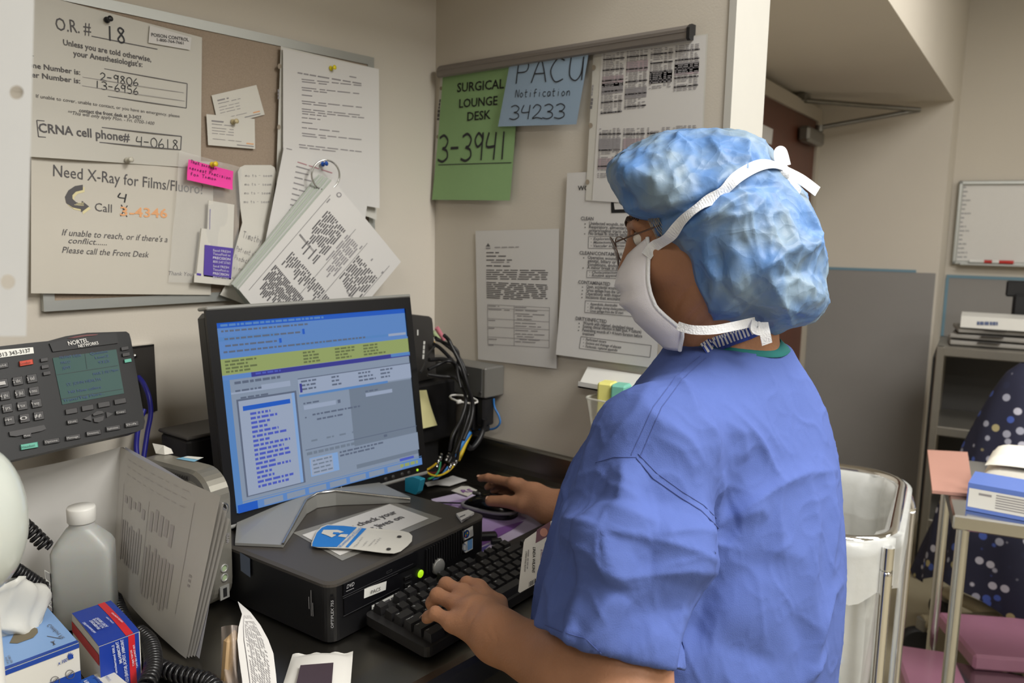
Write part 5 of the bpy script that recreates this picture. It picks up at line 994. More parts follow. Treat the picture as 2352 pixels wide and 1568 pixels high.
for cx, cy in ((161, 1548), (127, 1563)):
    q.mb.merge(Sheet(gFR, nf_, [], .0016).mb)
    for k in range(20):
        t0, t1 = 2 * PI * k / 20, 2 * PI * (k + 1) / 20; q.line((cx + 10 * math.cos(t0), cy + 10 * math.sin(t0)), (cx + 10 * math.cos(t1), cy + 10 * math.sin(t1)), 1.4, 2)
    q.line((cx - 7, cy + 6), (cx + 7, cy - 7), 1.3, 2); q.text('LATEX', (cx - 7, cy + 4), (cx + 7, cy - 3), 5, 2)
q.build('front_print', parent=gx)
gl = MB(); base = (gFR * .55 + gFL * .45) * .55 + (gBR * .55 + gBL * .45) * .45
base = onz(50, 1448, gz); tipg = dirpt(base + V(0, 0, .07), 18, 1325)
def glove(u, v):
    c = base * (1 - v) + tipg * v + V(-.012 * math.sin(3 * v), .01 * math.sin(4 * v), 0); r = .020 + .024 * math.sin(PI * min(1, v * 1.15)) * (1 - .2 * v); th = 2 * PI * u
    r *= 1 + .16 * math.sin(3 * th + 5 * v) + .10 * math.sin(7 * th - 9 * v); return c + V(math.cos(th), .55 * math.sin(th), .18 * math.sin(2 * th + 3 * v)) * r * (1 if v < .98 else .6)
gl.grid(glove, 28, 18, closed_u=True); obj('pulled_glove', gl, mat('glove_film', (206, 206, 200), .35, spec=.4, alpha=.82), gx)
# --- thrombin carton
tz = .99; tFL, tFR, tBL = onz(227, 1485, tz), onz(321, 1450, tz), onz(165, 1409, tz); tBR = tFR + (tBL - tFL); hT = V(0, 0, -(tz - ZC - .001))
tx = thing('medicine_carton', 'small royal blue carton with red stripe standing behind the glove box', 'box', (tFL + tBR) / 2 * V(1, 1, 0) + V(0, 0, ZC))
roy = mat('carton_blue', (20, 54, 150), .4); redm = mat('carton_red', (196, 34, 44), .4); wp_ = mat('carton_print', (206, 212, 226), .5)
m = MB(); m.prism([tFL, tFR, tBR, tBL], hT, 0); obj('carton', m, gw, tx)
q = Sheet(tFL, Z3, [roy, redm, wp_], .0006); h4 = lambda u, v, k=.0006: tFL + (tFR - tFL) * u + (tBL - tFL) * v + Z3 * k
q.mb.grid(lambda u, v: h4(u, v, .0006 + .0016 * math.sin(PI * v)), 2, 8, 0); q.mb.grid(lambda u, v: h4(.66 + .18 * u, v, .001 + .0016 * math.sin(PI * v)), 2, 8, 1)
q.lift = .0034
for t, a, b, h in (('THROMBIN, TOPICAL', (225, 1417), (249, 1438), -6), ('(BOVINE) U.S.P.', (217, 1420), (241, 1441), -5), ('THROMBIN-JMI', (211, 1423), (231, 1443), -6), ('5,000 International Units', (194, 1428), (221, 1452), -5), ('FOR TOPICAL USE ONLY', (259, 1406), (284, 1428), -3.4), ('NDC 60793', (246, 1416), (262, 1430), -3)): q.text(t, a, b, h, 2, True)
q.build('top_print', parent=tx)
nT = unit(np.cross(tFR - tFL, Z3)); nT = nT if np.dot(nT, CAM - tFL) > 0 else -nT
q = Sheet(tFL, nT, [roy, redm, wp_], .0008); h5 = lambda u, z, k=.0006: tFL + (tFR - tFL) * u + hT * z + nT * k
q.mb.add([h5(0, 0), h5(.97, 0), h5(.97, 1), h5(0, 1)], [(3, 2, 1, 0)], 0); q.mb.add([h5(.70, 0, .001), h5(.86, 0, .001), h5(.86, 1, .001), h5(.70, 1, .001)], [(3, 2, 1, 0)], 1); q.lift = .0014
for t, a, b, h in (('THROMBIN, TOPICAL (BOVINE) U.S.P.', (283, 1467), (296, 1567), -7), ('THROMBIN-JMI', (272, 1472), (281, 1521), -7), ('5,000 International Units', (262, 1480), (272, 1566), -5.5), ('FOR TOPICAL USE ONLY', (309, 1480), (317, 1532), -4.2), ('DO NOT INJECT', (303, 1492), (309, 1528), -4.2)): q.text(t, a, b, h, 2, True)
q.build('front_print', parent=tx)
nl_ = unit(np.cross(tBL - tFL, Z3)); nl_ = nl_ if np.dot(nl_, CAM - tFL) > 0 else -nl_
m = MB(); h6 = lambda v, z: tFL + (tBL - tFL) * v + hT * z + nl_ * .0008; m.add([h6(0, .14), h6(1, .14), h6(1, .34), h6(0, .34)], [(0, 1, 2, 3)]); obj('side_stripe', m, redm, tx)
# --- small dressing carton at the front
iz = .952; iTR = onz(251, 1534, iz); iB = onz(300, 1575, iz); iL = onz(170, 1569, iz); iBL = iL + (iB - iTR)
ix = thing('dressing_carton', 'small white and blue carton lying in front of the royal blue carton', 'box', (iL + iB) / 2 * V(1, 1, 0) + V(0, 0, ZC))
m = MB(); m.prism([iTR, iB, iBL, iL][::-1], V(0, 0, -(iz - ZC - .001))); obj('carton', m, gw, ix)
q = Sheet(iTR, Z3, [mat('carton_mid_blue', (36, 84, 166), .45), mat('print_blue', (60, 84, 150), .5), wp_], .0006); i4 = lambda u, v: iTR + (iL - iTR) * u + (iB - iTR) * v + Z3 * .0006
q.mb.add([i4(.46, 0), i4(1, 0), i4(1, 1), i4(.46, 1)], [(0, 1, 2, 3)], 0); q.lift = .0012; q.text('REF 88870', (240, 1544), (256, 1561), -4, 1); q.text('Instat', (222, 1552), (240, 1572), -8, 1, True); q.text('Fibr', (200, 1561), (208, 1572), -8, 2, True); q.build('top_print', parent=ix)
# --- clear pouch with printed leaflet, and the foil wipe pouch
pk = thing('supply_pouch', 'clear peel pouch with a curled printed backing leaning on the counter', 'pouch', onz(560, 1560, ZC))
ed = dep
L0 = [(546, 1381), (556, 1410), (548, 1440), (545, 1470), (549, 1510), (556, 1560), (562, 1620)]; R0 = [(547, 1381), (575, 1405), (598, 1435), (616, 1468), (628, 1500), (634, 1550), (640, 1620)]
Ds = [1.045, 1.03, 1.015, 1.0, .985, .965, .94]
def pouch(u, v):
    x = v * 6; i = min(5, int(x)); t = x - i; l = V(L0[i]) * (1 - t) + V(L0[i + 1]) * t; r = V(R0[i]) * (1 - t) + V(R0[i + 1]) * t; D = Ds[i] * (1 - t) + Ds[i + 1] * t
    p = l * (1 - u) + r * u; w_ = dep(p[0], p[1], D + .022 * u * u + .006 * math.sin(PI * u)); return V(w_[0], w_[1], max(w_[2], ZC + .003))
m = MB().grid(pouch, 12, 24)
def pm(u0_, v0_, u1_, v1_, mm): m.add([pouch(u0_, v0_) - cf * .0012, pouch(u1_, v0_ + .02) - cf * .0012, pouch(u1_, v1_ + .02) - cf * .0012, pouch(u0_, v1_) - cf * .0012], [(0, 1, 2, 3)], mm)
for k in range(46):
    v = .17 + .018 * k
    for a in np.arange(.30, .86, .07):
        if random.random() < .85: pm(a, v + .03 * a, a + random.uniform(.03, .065), v + .03 * a + .008, 1)
for k in range(40): pm(.22, .14 + .0213 * k, .24, .14 + .0213 * (k + 1), 2)
pm(.3, .23, .9, .26, 0); obj('printed_backing', m, [paper, ink_grey, ink_soft], pk)
cz = onz(520, 1560, ZC)
def pp_(u, v):
    th = PI * u; z = v; c = dep(508 + 50 * u + 6 * math.sin(8 * v) * (1 - v), 1640 - 205 * v + 18 * (u - .5) ** 2, .985 + .05 * v - .03 * math.sin(PI * u) + .008 * math.sin(11 * u + 6 * v)); return V(c[0], c[1], max(c[2], ZC + .003))
m = MB().grid(pp_, 16, 14); obj('clear_front', m, mat('pouch_film', (196, 182, 172), .2, spec=.7, alpha=.5, bump=1.0, bscale=40), pk)
m = MB().box(dep(527, 1540, 1.0), (.014, .03, .09), (cr, cf, unit(Z3 + cf * .3)), bev=.006); obj('pouch_content', m, mat('tan_content', (190, 160, 120), .6), pk)
wpz = ZC + .004; wq = Sheet((0, 0, wpz), Z3, [mat('foil_white', (222, 220, 214), .4), mat('plum_print', (66, 54, 62), .5), mat('seal_grey', (196, 193, 186), .35)], .0006)
wp2 = [(675, 1500), (695, 1506), (740, 1499), (790, 1498), (812, 1497), (806, 1520), (803, 1600), (640, 1600), (660, 1540)]
wc = wq.at(735, 1550)
m = wq.mb; tl, tr, br_, bl_ = wq.at(672, 1502), wq.at(811, 1497), wq.at(800, 1640), wq.at(628, 1640)
m.grid(lambda u, v: (tl * (1 - u) + tr * u) * (1 - v) + (bl_ * (1 - u) + br_ * u) * v + Z3 * (.011 * (math.sin(PI * u) * math.sin(PI * min(1, .1 + v))) ** .7 * (0 if v < .06 else 1) + .0015 * math.sin(20 * u) * (v < .08)), 20, 20)
wq.q = None; wq.lift = .0125; wq.poly([(690, 1527), (766, 1521), (760, 1600), (674, 1600)], 1); wq.build('wipe_sachet', 'white sealed sachet with a dark plum panel at the counter edge', 'sachet')
# --- coiled black phone cord
def coil(path, r, turns, wr, n=None):
    P = spline(path, 24); L = [0]
    for a, b in zip(P[:-1], P[1:]): L.append(L[-1] + np.linalg.norm(b - a))
    out = []; N = int(turns * 12)
    for k in range(N + 1):
        s_ = L[-1] * k / N; i = max(0, min(len(P) - 2, np.searchsorted(L, s_) - 1)); t = (s_ - L[i]) / max(1e-9, L[i + 1] - L[i]); p = P[i] * (1 - t) + P[i + 1] * t; d = unit(P[min(i + 2, len(P) - 1)] - P[max(i - 1, 0)])
        u = unit(np.cross(d, Z3)); v = np.cross(d, u); th = 2 * PI * turns * k / N; out.append(p + r * (math.cos(th) * u + math.sin(th) * v))
    return MB().tube(out, wr, seg=5)
cc = thing('coiled_cord', 'coiled black telephone cord winding across the counter behind the bottle and boxes', 'cord', onz(300, 1500, ZC))
cordm = mat('cord_black', (24, 24, 26), .3)
obj('upper_coil', coil([dep(20, 1180, 1.03), dep(60, 1210, 1.05), dep(90, 1238, 1.06), dep(108, 1256, 1.065)], .0075, 10, .0028), cordm, cc)
obj('lower_coil', coil([dep(20, 1300, 1.02), dep(55, 1322, 1.04), dep(85, 1342, 1.055), dep(100, 1352, 1.06)], .0075, 11, .0028), cordm, cc)
z_ = ZC + .012
obj('front_coil', coil([onz(262, 1372, z_), onz(275, 1408, z_), onz(292, 1445, z_), onz(318, 1480, z_), onz(348, 1520, z_), onz(396, 1544, z_), onz(446, 1556, z_), onz(484, 1570, z_), onz(500, 1600, z_)], .0085, 44, .0030), cordm, cc)
obj('loop_coil', coil([onz(318, 1452, z_ + .018), onz(345, 1480, z_ + .019), onz(352, 1530, z_ + .018), onz(335, 1575, z_ + .016), onz(310, 1620, z_)], .0085, 26, .0030), cordm, cc)
# --- white rounded housing at the edge of the view
dm = thing('white_housing', 'large glossy white rounded plastic housing rising beside the glove box', 'housing', dep(-50, 1330, .72) * V(1, 1, 0) + V(0, 0, ZC))
c0 = dep(-80, 1196, .70)
def dome(u, v): th = 2 * PI * u; ph = PI * (v - .5); rx = .047 * math.cos(ph) ** .8; return c0 + V(math.cos(th) * rx, math.sin(th) * rx * 1.1, .068 * math.sin(ph)) + Z3 * 0
m = MB().grid(dome, 48, 24, closed_u=True); obj('shell', m, mat('gloss_white', (190, 195, 188), .12, coat=.3), dm)
sx = unit(cr * .8 - cf * .6)
m = MB().tube([c0 + (cr * .72 - cf * .66) * (.0478 * math.cos(a) ** .8 if math.cos(a) > 0 else 0) + Z3 * .0688 * math.sin(a) for a in np.linspace(-1.5, 1.5, 40)], .0011, seg=6); obj('seam', m, mat('seam_cool_grey', (150, 150, 158), .4), dm)  # raised seam ridge in a darker, cooler grey than the shell
m = MB().lathe(V(c0[0], c0[1], ZC + .001), Z3, [(.05, 0), (.05, .01), (.022, .02), (.020, c0[2] - .055 - ZC)], seg=32); obj('foot', m, white_pl, dm)
# ================================================================ THE ROOM BEYOND
WP = WC + o1 * .02
wb = thing('whiteboard', 'white dry-erase board with faint list at its left edge on the far wall', 'whiteboard', onplane(2280, 610, WP, o1))
q = Sheet(WP, o1, [mat('board_white', (208, 206, 202), .3, spec=.5), mat('faint_marker', (150, 150, 152), .7)], .001)
TLp, BLp = q.at(2208, 420), q.at(2190, 602); TRp, BRp = TLp + D2 * 1.25, BLp + D2 * 1.25 + (TLp - BLp) * 0
BRp[2] = BLp[2]; TRp[2] = TLp[2]; BLp = V(TLp[0], TLp[1], BLp[2]); BRp = V(TRp[0], TRp[1], BLp[2])
m = MB(); m.prism([TLp, TRp, BRp, BLp], -o1 * .012, 0); obj('board', m, q.mats[0], wb)
for k in range(17): q.words((2213 - k * .9, 430 + 10 * k), (2213 - k * .9 + random.choice([8, 14, 18, 22]), 430 + 10 * k), 3, 1, lo=4, hi=12)
q.build('faint_writing', parent=wb)
m = MB()
for a, b in ((TLp, TRp), (TRp, BRp), (BRp, BLp), (BLp, TLp)): m.box((a + b) / 2 + o1 * .004, (np.linalg.norm(b - a) + .02, .022, .02), (unit(b - a), o1, unit(np.cross(unit(b - a), o1))), bev=.004)
obj('frame', m, alu, wb)
m = MB(); m.box((BLp + BRp) / 2 + o1 * .03 - Z3 * .006, (1.2, .05, .008), (D2, o1, Z3)); obj('tray', m, alu, wb)
for (x, rgb, lb) in ((2258, (188, 50, 44), 'red marker lying on the tray of the whiteboard'), (2225, (214, 214, 210), 'white marker lying on the whiteboard tray beside the red marker')):
    c = q.at(x, 606) + o1 * .03; c[2] = BLp[2] + .009; tag(obj('marker', MB().tube([c, c + D2 * .10, c + D2 * .101, c + D2 * .13], [.009, .009, .0095, .0095], seg=10), mat('marker_%d' % rgb[0], rgb, .4)), lb, 'marker')
# vent-like dark return near the top of the picture
q = Sheet(F2 + Z3 * 2.4, unit(np.cross(D1, Z3)), [], 0)
# --- steel cart at the far wall
cx0 = V(2.41, -.52, 0); cd = fd(-79); ce = fd(11); CW, CD2, CH = .62, .42, 1.02
cart = thing('steel_cart', 'tall steel shelf cart with dark side panel against the whiteboard wall', 'cart', cx0 + cd * CW / 2 + ce * CD2 / 2)
cp = lambda a, b, z: cx0 + cd * a + ce * b + Z3 * z
cm_ = mat('cart_steel', (138, 134, 126), .35, metal=.7)
for a in (.016, CW - .016):
    for b in (.016, CD2 - .016): obj('post', MB().box(cp(a, b, CH / 2 + .03), (.032, .032, CH - .06), (cd, ce, Z3), bev=.004), cm_, cart); obj('caster', MB().lathe(cp(a, b - .01, .032), cd, [(.028, -.012), (.032, -.008), (.032, .008), (.028, .012)], seg=16), black_mt, cart)
for z in (.25, .66, CH - .02): obj('shelf', MB().box(cp(CW / 2, CD2 / 2, z), (CW - .004, CD2 - .004, .04), (cd, ce, Z3), bev=.004), cm_, cart)
obj('side_panel', MB().box(cp(-.006, CD2 / 2, .5), (.008, CD2 - .02, .94), (cd, ce, Z3)), mat('side_black', (20, 19, 19), .5), cart)
obj('back_panel', MB().box(cp(CW / 2, CD2 + .004, .55), (CW, .006, .86), (cd, ce, Z3)), mat('back_grey', (70, 68, 66), .5), cart)
for k in range(3):
    rz = math.radians(-79 + [3, -4, 6][k]); m = MB().box(cp(.19 + .01 * k, .19 + .012 * k, CH + .013 + .026 * k), (.30, .24, .018), (fd(-79 + [3, -4, 6][k]), fd(11 + [3, -4, 6][k]), Z3), bev=.004)
    t = thing('chart_tray', ['lowest grey clipboard tray on top of the steel cart', 'middle grey clipboard tray in the stack on the cart', 'topmost grey clipboard tray under the white carton'][k], 'tray', cp(.19, .19, CH)); obj('tray_body', m, mat('tray_grey', (140, 137, 132), .45), t)
    obj('tray_clip', MB().box(cp(.19 + .01 * k, .06 + .012 * k, CH + .0245 + .026 * k), (.08, .02, .005), (fd(-79), fd(11), Z3)), dark_grey, t)
wz = CH + .079
bx = thing('white_carton', 'flat white carton lying on the grey trays on the cart', 'box', cp(.22, .2, wz)); m = MB().box(cp(.21, .185, wz + .025), (.26, .23, .048), (fd(-79), fd(11), Z3)); obj('carton', m, white_pl, bx)
q = Sheet(cp(.21, .069, wz + .025), -ce, [mat('label_blue_grey', (84, 96, 130), .6)], .001); q.words((2244, 742), (2292, 743), 8, 0, lo=5, hi=12); q.build('carton_print', parent=bx)
m = MB(); bx0 = cp(.46, .379, CH + .107); m.box(bx0, (.38, .085, .21), (cd, ce, Z3), bev=.01); pr_ = thing('printer', 'black office printer at the back of the steel cart', 'printer', bx0 - Z3 * .11); obj('printer_body', m, black_mt, pr_); obj('paper_support', MB().box(cp(.36, .38, CH + .235), (.24, .03, .07), (cd, ce, Z3), bev=.006), black_pl, pr_)
m = MB()
for k in range(5): m.box(cp(.50 + .004 * k, .10, CH + .004 + .006 * k), (.20, .16, .004), (fd(-75 + 3 * k), fd(15 + 3 * k), Z3))
tag(obj('paper_pile', m, paper), 'loose white papers at the front edge of the steel cart', 'paper')
# --- patterned jacket over a stool
jm = bpy.data.materials.new('dotted_navy_cloth'); jm.use_nodes = True; nt = jm.node_tree; bs = nt.nodes['Principled BSDF']; bs.inputs['Roughness'].default_value = .85
tc_n = nt.nodes.new('ShaderNodeTexCoord'); vo = nt.nodes.new('ShaderNodeTexVoronoi'); vo.inputs['Scale'].default_value = 26; vo.inputs['Randomness'].default_value = .75
rp = nt.nodes.new('ShaderNodeValToRGB'); e = rp.color_ramp.elements; e[0].position = .30; e[0].color = (1, 1, 1, 1); e[1].position = .36; e[1].color = (0, 0, 0, 1)
cr_n = nt.nodes.new('ShaderNodeValToRGB'); cr_n.color_ramp.interpolation = 'CONSTANT'; ce_ = cr_n.color_ramp.elements; ce_[0].color = (*srgb(150, 152, 168), 1); ce_[1].position = .30; ce_[1].color = (*srgb(62, 84, 160), 1)
for p_, c_ in ((.55, (30, 34, 60)), (.7, (160, 150, 110)), (.8, (176, 176, 190))): el = ce_.new(p_); el.color = (*srgb(*c_), 1)
mxn = nt.nodes.new('ShaderNodeMix'); mxn.data_type = 'RGBA'; mxn.inputs[6].default_value = (*srgb(26, 28, 52), 1)
sp = nt.nodes.new('ShaderNodeSeparateColor'); nt.links.new(tc_n.outputs['Object'], vo.inputs['Vector']); nt.links.new(vo.outputs['Distance'], rp.inputs[0]); nt.links.new(vo.outputs['Color'], sp.inputs[0]); nt.links.new(sp.outputs[0], cr_n.inputs[0]); nt.links.new(rp.outputs[0], mxn.inputs[0]); nt.links.new(cr_n.outputs[0], mxn.inputs[7]); nt.links.new(mxn.outputs[2], bs.inputs['Base Color'])
jc = dep(2352, 1000, 2.74) * V(1, 1, 0)
def jacket(u, v):
    th = 2 * PI * u; z = 1.06 - .80 * v; r = (.03 + .215 * v ** .6 + .02 * v) * (1 + .10 * math.sin(4 * th + 3 * v) * v + .06 * math.sin(9 * th - 4 * v) * v); return V(jc[0] + r * math.cos(th) * .8, jc[1] + r * math.sin(th) * 1.1, z + .05 * math.sin(3 * th) * v)
m = MB().grid(jacket, 60, 24, closed_u=True); tag(obj('draped_jacket', m, jm), 'navy jacket with white and yellow dots hanging over the stool behind the table', 'jacket')
st = thing('rolling_stool', 'beige legged rolling stool with black casters under the dotted jacket', 'stool', jc)
obj('column', MB().tube([jc + Z3 * .14, jc + Z3 * .96], .022), mat('stool_beige', (176, 166, 140), .5), st); obj('seat', MB().lathe(jc + Z3 * .96, Z3, [(.02, 0), (.028, .01), (.028, .03), (0, .035)], seg=24), black_pl, st)
for k in range(5):
    a = math.radians(197 + 72 * k); d_ = V(math.cos(a), math.sin(a), 0); obj('leg', MB().tube([jc + Z3 * .15, jc + d_ * .27 + Z3 * .125], [.028, .024]), mat('stool_beige', (176, 166, 140), .5), st); obj('fork', MB().tube([jc + d_ * .27 + Z3 * .135, jc + d_ * .28 + Z3 * .05], [.022, .016]), mat('fork_grey', (120, 116, 108), .5), st)
    obj('caster', MB().lathe(jc + d_ * .29 + Z3 * .05, V(-d_[1], d_[0], 0), [(.045, -.02), (.05, -.014), (.05, .014), (.045, .02)], seg=20), black_mt, st)
# --- steel table
tz_ = .82; t0 = onz(2190, 1182, tz_); td = fd(-74); te = fd(16); TLn, TDp = 1.1, .56
tb_ = thing('steel_table', 'stainless steel work table with a lower shelf beside the linen hamper', 'table', V(t0[0], t0[1], 0) + td * TLn / 2 + te * TDp / 2)
tpn = lambda a, b, z: V(t0[0], t0[1], 0) + td * a + te * b + Z3 * z
obj('table_top', MB().box(tpn(TLn / 2, TDp / 2, tz_ - .018), (TLn, TDp, .036), (td, te, Z3), bev=.004), steel_br, tb_)
for a in (.025, TLn - .025):
    for b in (.025, TDp - .025): obj('leg', MB().tube([tpn(a, b, .005), tpn(a, b, tz_ - .036)], .0145, seg=14), chrome if False else steel_br, tb_); obj('rubber_foot', MB().tube([tpn(a, b, 0.0005), tpn(a, b, .02)], .018, seg=14), black_mt, tb_)
obj('lower_shelf', MB().box(tpn(TLn / 2, TDp / 2, .19), (TLn - .06, TDp - .06, .02), (td, te, Z3), bev=.003), steel_br, tb_)
Zt = tz_ + .001
fo_ = Sheet((0, 0, Zt + .002), Z3, [mat('folder_pink', (186, 140, 126), .7), mat('folder_tab', (176, 128, 176), .7)], .001)
c = [fo_.at(*p) for p in ((2130, 1037), (2222, 1042), (2236, 1140), (2141, 1131))]; fo_.mb.prism([p - Z3 * .002 for p in c][::-1], Z3 * .008); tag(obj('pink_folder', fo_.mb, fo_.mats), 'salmon pink folder lying at the corner of the steel table', 'folder')
bA, bB = onz(2218, 1170, Zt), onz(2352, 1196, Zt); bd = unit(bB - bA); bn = V(-bd[1], bd[0], 0); bn = bn if bn[0] > 0 else -bn; bh = .068
gbx = thing('supply_carton', 'blue and white supply carton on the steel table under the folded towel', 'box', bA + bd * .14)
m = MB().box(bA + bd * .15 + bn * .06 + Z3 * (bh / 2), (.30, .12, bh), (bd, bn, Z3)); obj('carton', m, mat('carton_sky', (92, 118, 190), .55), gbx)
m = MB(); f7 = lambda u, z, k=.0008: bA + bd * (.30 * u) + Z3 * (bh * z) - bn * k; m.add([f7(.01, .14), f7(1, .14), f7(1, .82), f7(.01, .82)], [(0, 1, 2, 3)], 0)
for k in range(6): m.add([f7(.2, .70 - .09 * k, .0012), f7(.2 + .25, .70 - .09 * k, .0012), f7(.45, .74 - .09 * k, .0012), f7(.2, .74 - .09 * k, .0012)], [(0, 1, 2, 3)], 1)
m.add([f7(.08, .62, .0012), f7(.17, .62, .0012), f7(.17, .70, .0012), f7(.08, .70, .0012)], [(0, 1, 2, 3)], 1); obj('front_label', m, [white_pl, ink_grey], gbx)
tw0 = bA + bd * .14 + bn * .235 + Z3 * .001
tow = mat('towel_white', (232, 228, 216), .9, bump=.5, bscale=220)
for k in range(3):
    m = MB(); cxx = tw0 + Z3 * (.008 + .036 * k); e1, e2 = bd, bn
    def tl(u, v, k=k, cxx=cxx): x = (u - .5) * (.27 - .012 * k); y = (v - .5) * (.20 - .01 * k); return cxx + e1 * x + e2 * y + Z3 * (.010 * math.sin(PI * u) ** .5 + .006 * math.sin(5 * u + 3 * v + k) * (math.sin(PI * u) * math.sin(PI * v)))
    top_ = [tl(i / 16, j / 12) for j in range(13) for i in range(17)]
    m.grid(lambda u, v: tl(u, v) + Z3 * .022 * (min(1, 8 * u) * min(1, 8 * (1 - u)) * min(1, 8 * v) * min(1, 8 * (1 - v))) ** .4, 20, 16); m.grid(lambda u, v: tl(1 - u, v) - Z3 * .0, 20, 16)
    tag(obj('folded_towel', m, tow), ['lowest white folded towel behind the blue carton', 'middle white folded towel behind the blue carton', 'topmost white folded towel on the steel table'][k], 'towel', 'folded towels on the table')
# pink foam blocks on the lower shelf
foam = mat('pink_foam', (158, 108, 132), .6, noise=.08, nscale=14, coat=.3)
Zs = .2012
p0, p1, p2 = onz(2187, 1406, Zs + .05), onz(2238, 1504, Zs + .05), onz(2352, 1513, Zs + .05); pe1 = unit(p2 - p1); pe2 = V(-pe1[1], pe1[0], 0); pe2 = pe2 if pe2[0] > 0 else -pe2
m = MB().box(p1 + pe1 * .18 + pe2 * .14 - Z3 * .0245, (.36, .28, .049), (pe1, pe2, Z3), bev=.008); tag(obj('foam_pad', m, foam), 'large pink wrapped foam pad on the lower shelf of the steel table', 'foam pad')
p3 = onz(2110, 1500, Zs + .04)
m = MB().box(tpn(.02, .30, Zs + .026), (.16, .34, .049), (fd(-74 + 8), fd(16 + 8), Z3), bev=.008); tag(obj('foam_pad', m, foam), 'smaller pink wrapped foam pad behind the table leg on the lower shelf', 'foam pad')
w1 = dep(2412, 1370, 2.56) * V(1, 1, 0); tag(obj('sharps_box', MB().box(w1 + Z3 * .17 + td * .08, (.16, .16, .336), (td, te, Z3), bev=.01), mat('yellow_box', (190, 150, 50), .5)), 'yellow box standing on the floor under the steel table', 'box')
# --- linen hamper with clear bag
hp = thing('linen_hamper', 'chrome tube linen hamper holding a clear plastic bag beside the steel table', 'hamper', (.62, -.68, 0))
Hz = .87; H0 = onz(2032, 1252, Hz); hu, hv = fd(12), fd(102); HLu, HLv = .50, .36
hpt = lambda a, b, z: V(H0[0], H0[1], 0) + hu * a + hv * b + Z3 * z
rim = [hpt(HLu / 2 + x - .0, HLv / 2 + y, Hz + .004 * math.sin(9 * x)) for x, y in rrect(HLu + .02, HLv + .02, .11, 8)]
obj('rim_tube', MB().tube(rim, .0125, seg=12, closed=True), chrome, hp)
for i, (a, b, a2) in enumerate(((.012, -.006, .03), (HLu - .06, -.030, HLu - .26), (HLu - .06, HLv + .030, HLu - .26), (.012, HLv + .006, .05))):
    obj('leg', MB().tube(spline([hpt(a, max(-.006, min(HLv + .006, b)), Hz - .006), hpt(a, b, Hz - .05), hpt(a * .9 + a2 * .1, b, Hz - .14), hpt(a2, b, .05)], 6), .0125, seg=12), chrome, hp); obj('caster', MB().lathe(hpt(a2, b, .026), hv, [(.02, -.01), (.025, -.007), (.025, .007), (.02, .01)], seg=16), black_mt, hp)
obj('pivot_cap', MB().lathe(hpt(.022, -.018, .50), -hv, [(.02, 0), (.022, .015), (.016, .04), (0, .045)], seg=18), white_pl, hp)
bagm = mat('clear_bag', (220, 222, 220), .25, spec=.5, alpha=.60, noise=.06, nscale=20, bump=1.0, bscale=30)
rr0 = rrect(HLu - .03, HLv - .03, .10, 10)
rr1 = rrect(HLu + .062, HLv + .062, .125, 10)
def bag(u, v):
    k = u * len(rr0); i = int(k) % len(rr0); x, y = rr0[i]; th = 2 * PI * u
    if v < .15: x, y = rr1[i]; t = v / .15; s_ = 1.0 + .012 * math.sin(8 * th) * (1 - t); z = Hz - .11 + t * .128 + .018 * math.sin(5 * th) * (1 - t)
    else: t = (v - .15) / .85; s_ = (.99 - .16 * t ** 2 + .10 * max(0, 1 - 14 * t)) * (1 + .025 * math.sin(7 * th + 9 * t) + .012 * math.sin(19 * th - 5 * t)); z = Hz + .018 - t * (Hz - .10)
    return hpt(HLu / 2 + x * s_, HLv / 2 + y * s_, z)
m = MB().grid(bag, len(rr0), 30, closed_u=True); m.add([bag(k / len(rr0), 1) for k in range(len(rr0))], [tuple(range(len(rr0)))[::-1]]); obj('plastic_liner', m, bagm, hp)
def crumple(c, r, seed, sq=.7):
    rnd = random.Random(seed); ph_ = [rnd.uniform(0, 6) for _ in range(6)]
    def f_(u, v): th = 2 * PI * u; p = PI * (v - .5); q_ = 1 + .16 * math.sin(3 * th + ph_[0]) * math.cos(p) + .12 * math.sin(5 * th + 4 * p + ph_[1]) + .10 * math.sin(7 * p + ph_[2] + 2 * th); return V(c) + V(math.cos(th) * math.cos(p) * r * q_, math.sin(th) * math.cos(p) * r * q_, math.sin(p) * r * sq * q_)
    return MB().grid(f_, 28, 16, closed_u=True)
for i, (a, b, z, r, rgb, lb) in enumerate(((.13, .14, .20, .085, (214, 214, 208), 'white crumpled linen at the bottom of the clear hamper bag'), (.36, .20, .22, .085, (216, 216, 206), 'grey white crumpled linen at the far side inside the hamper bag'), (.15, .22, .37, .075, (206, 206, 204), 'pale crumpled linen in the middle of the hamper bag'), (.15, .12, .49, .045, (60, 138, 112), 'green crumpled cloth showing through the hamper bag'), (.36, .17, .41, .08, (160, 186, 222), 'light blue crumpled drape inside the hamper bag'), (.30, .22, .62, .085, (222, 222, 218), 'topmost white crumpled sheet below the hamper rim'))):
    tag(obj('soiled_linen', crumple(hpt(a, b, z), r, i), mat('linen_%d' % i, rgb, .85)), lb, 'linen')
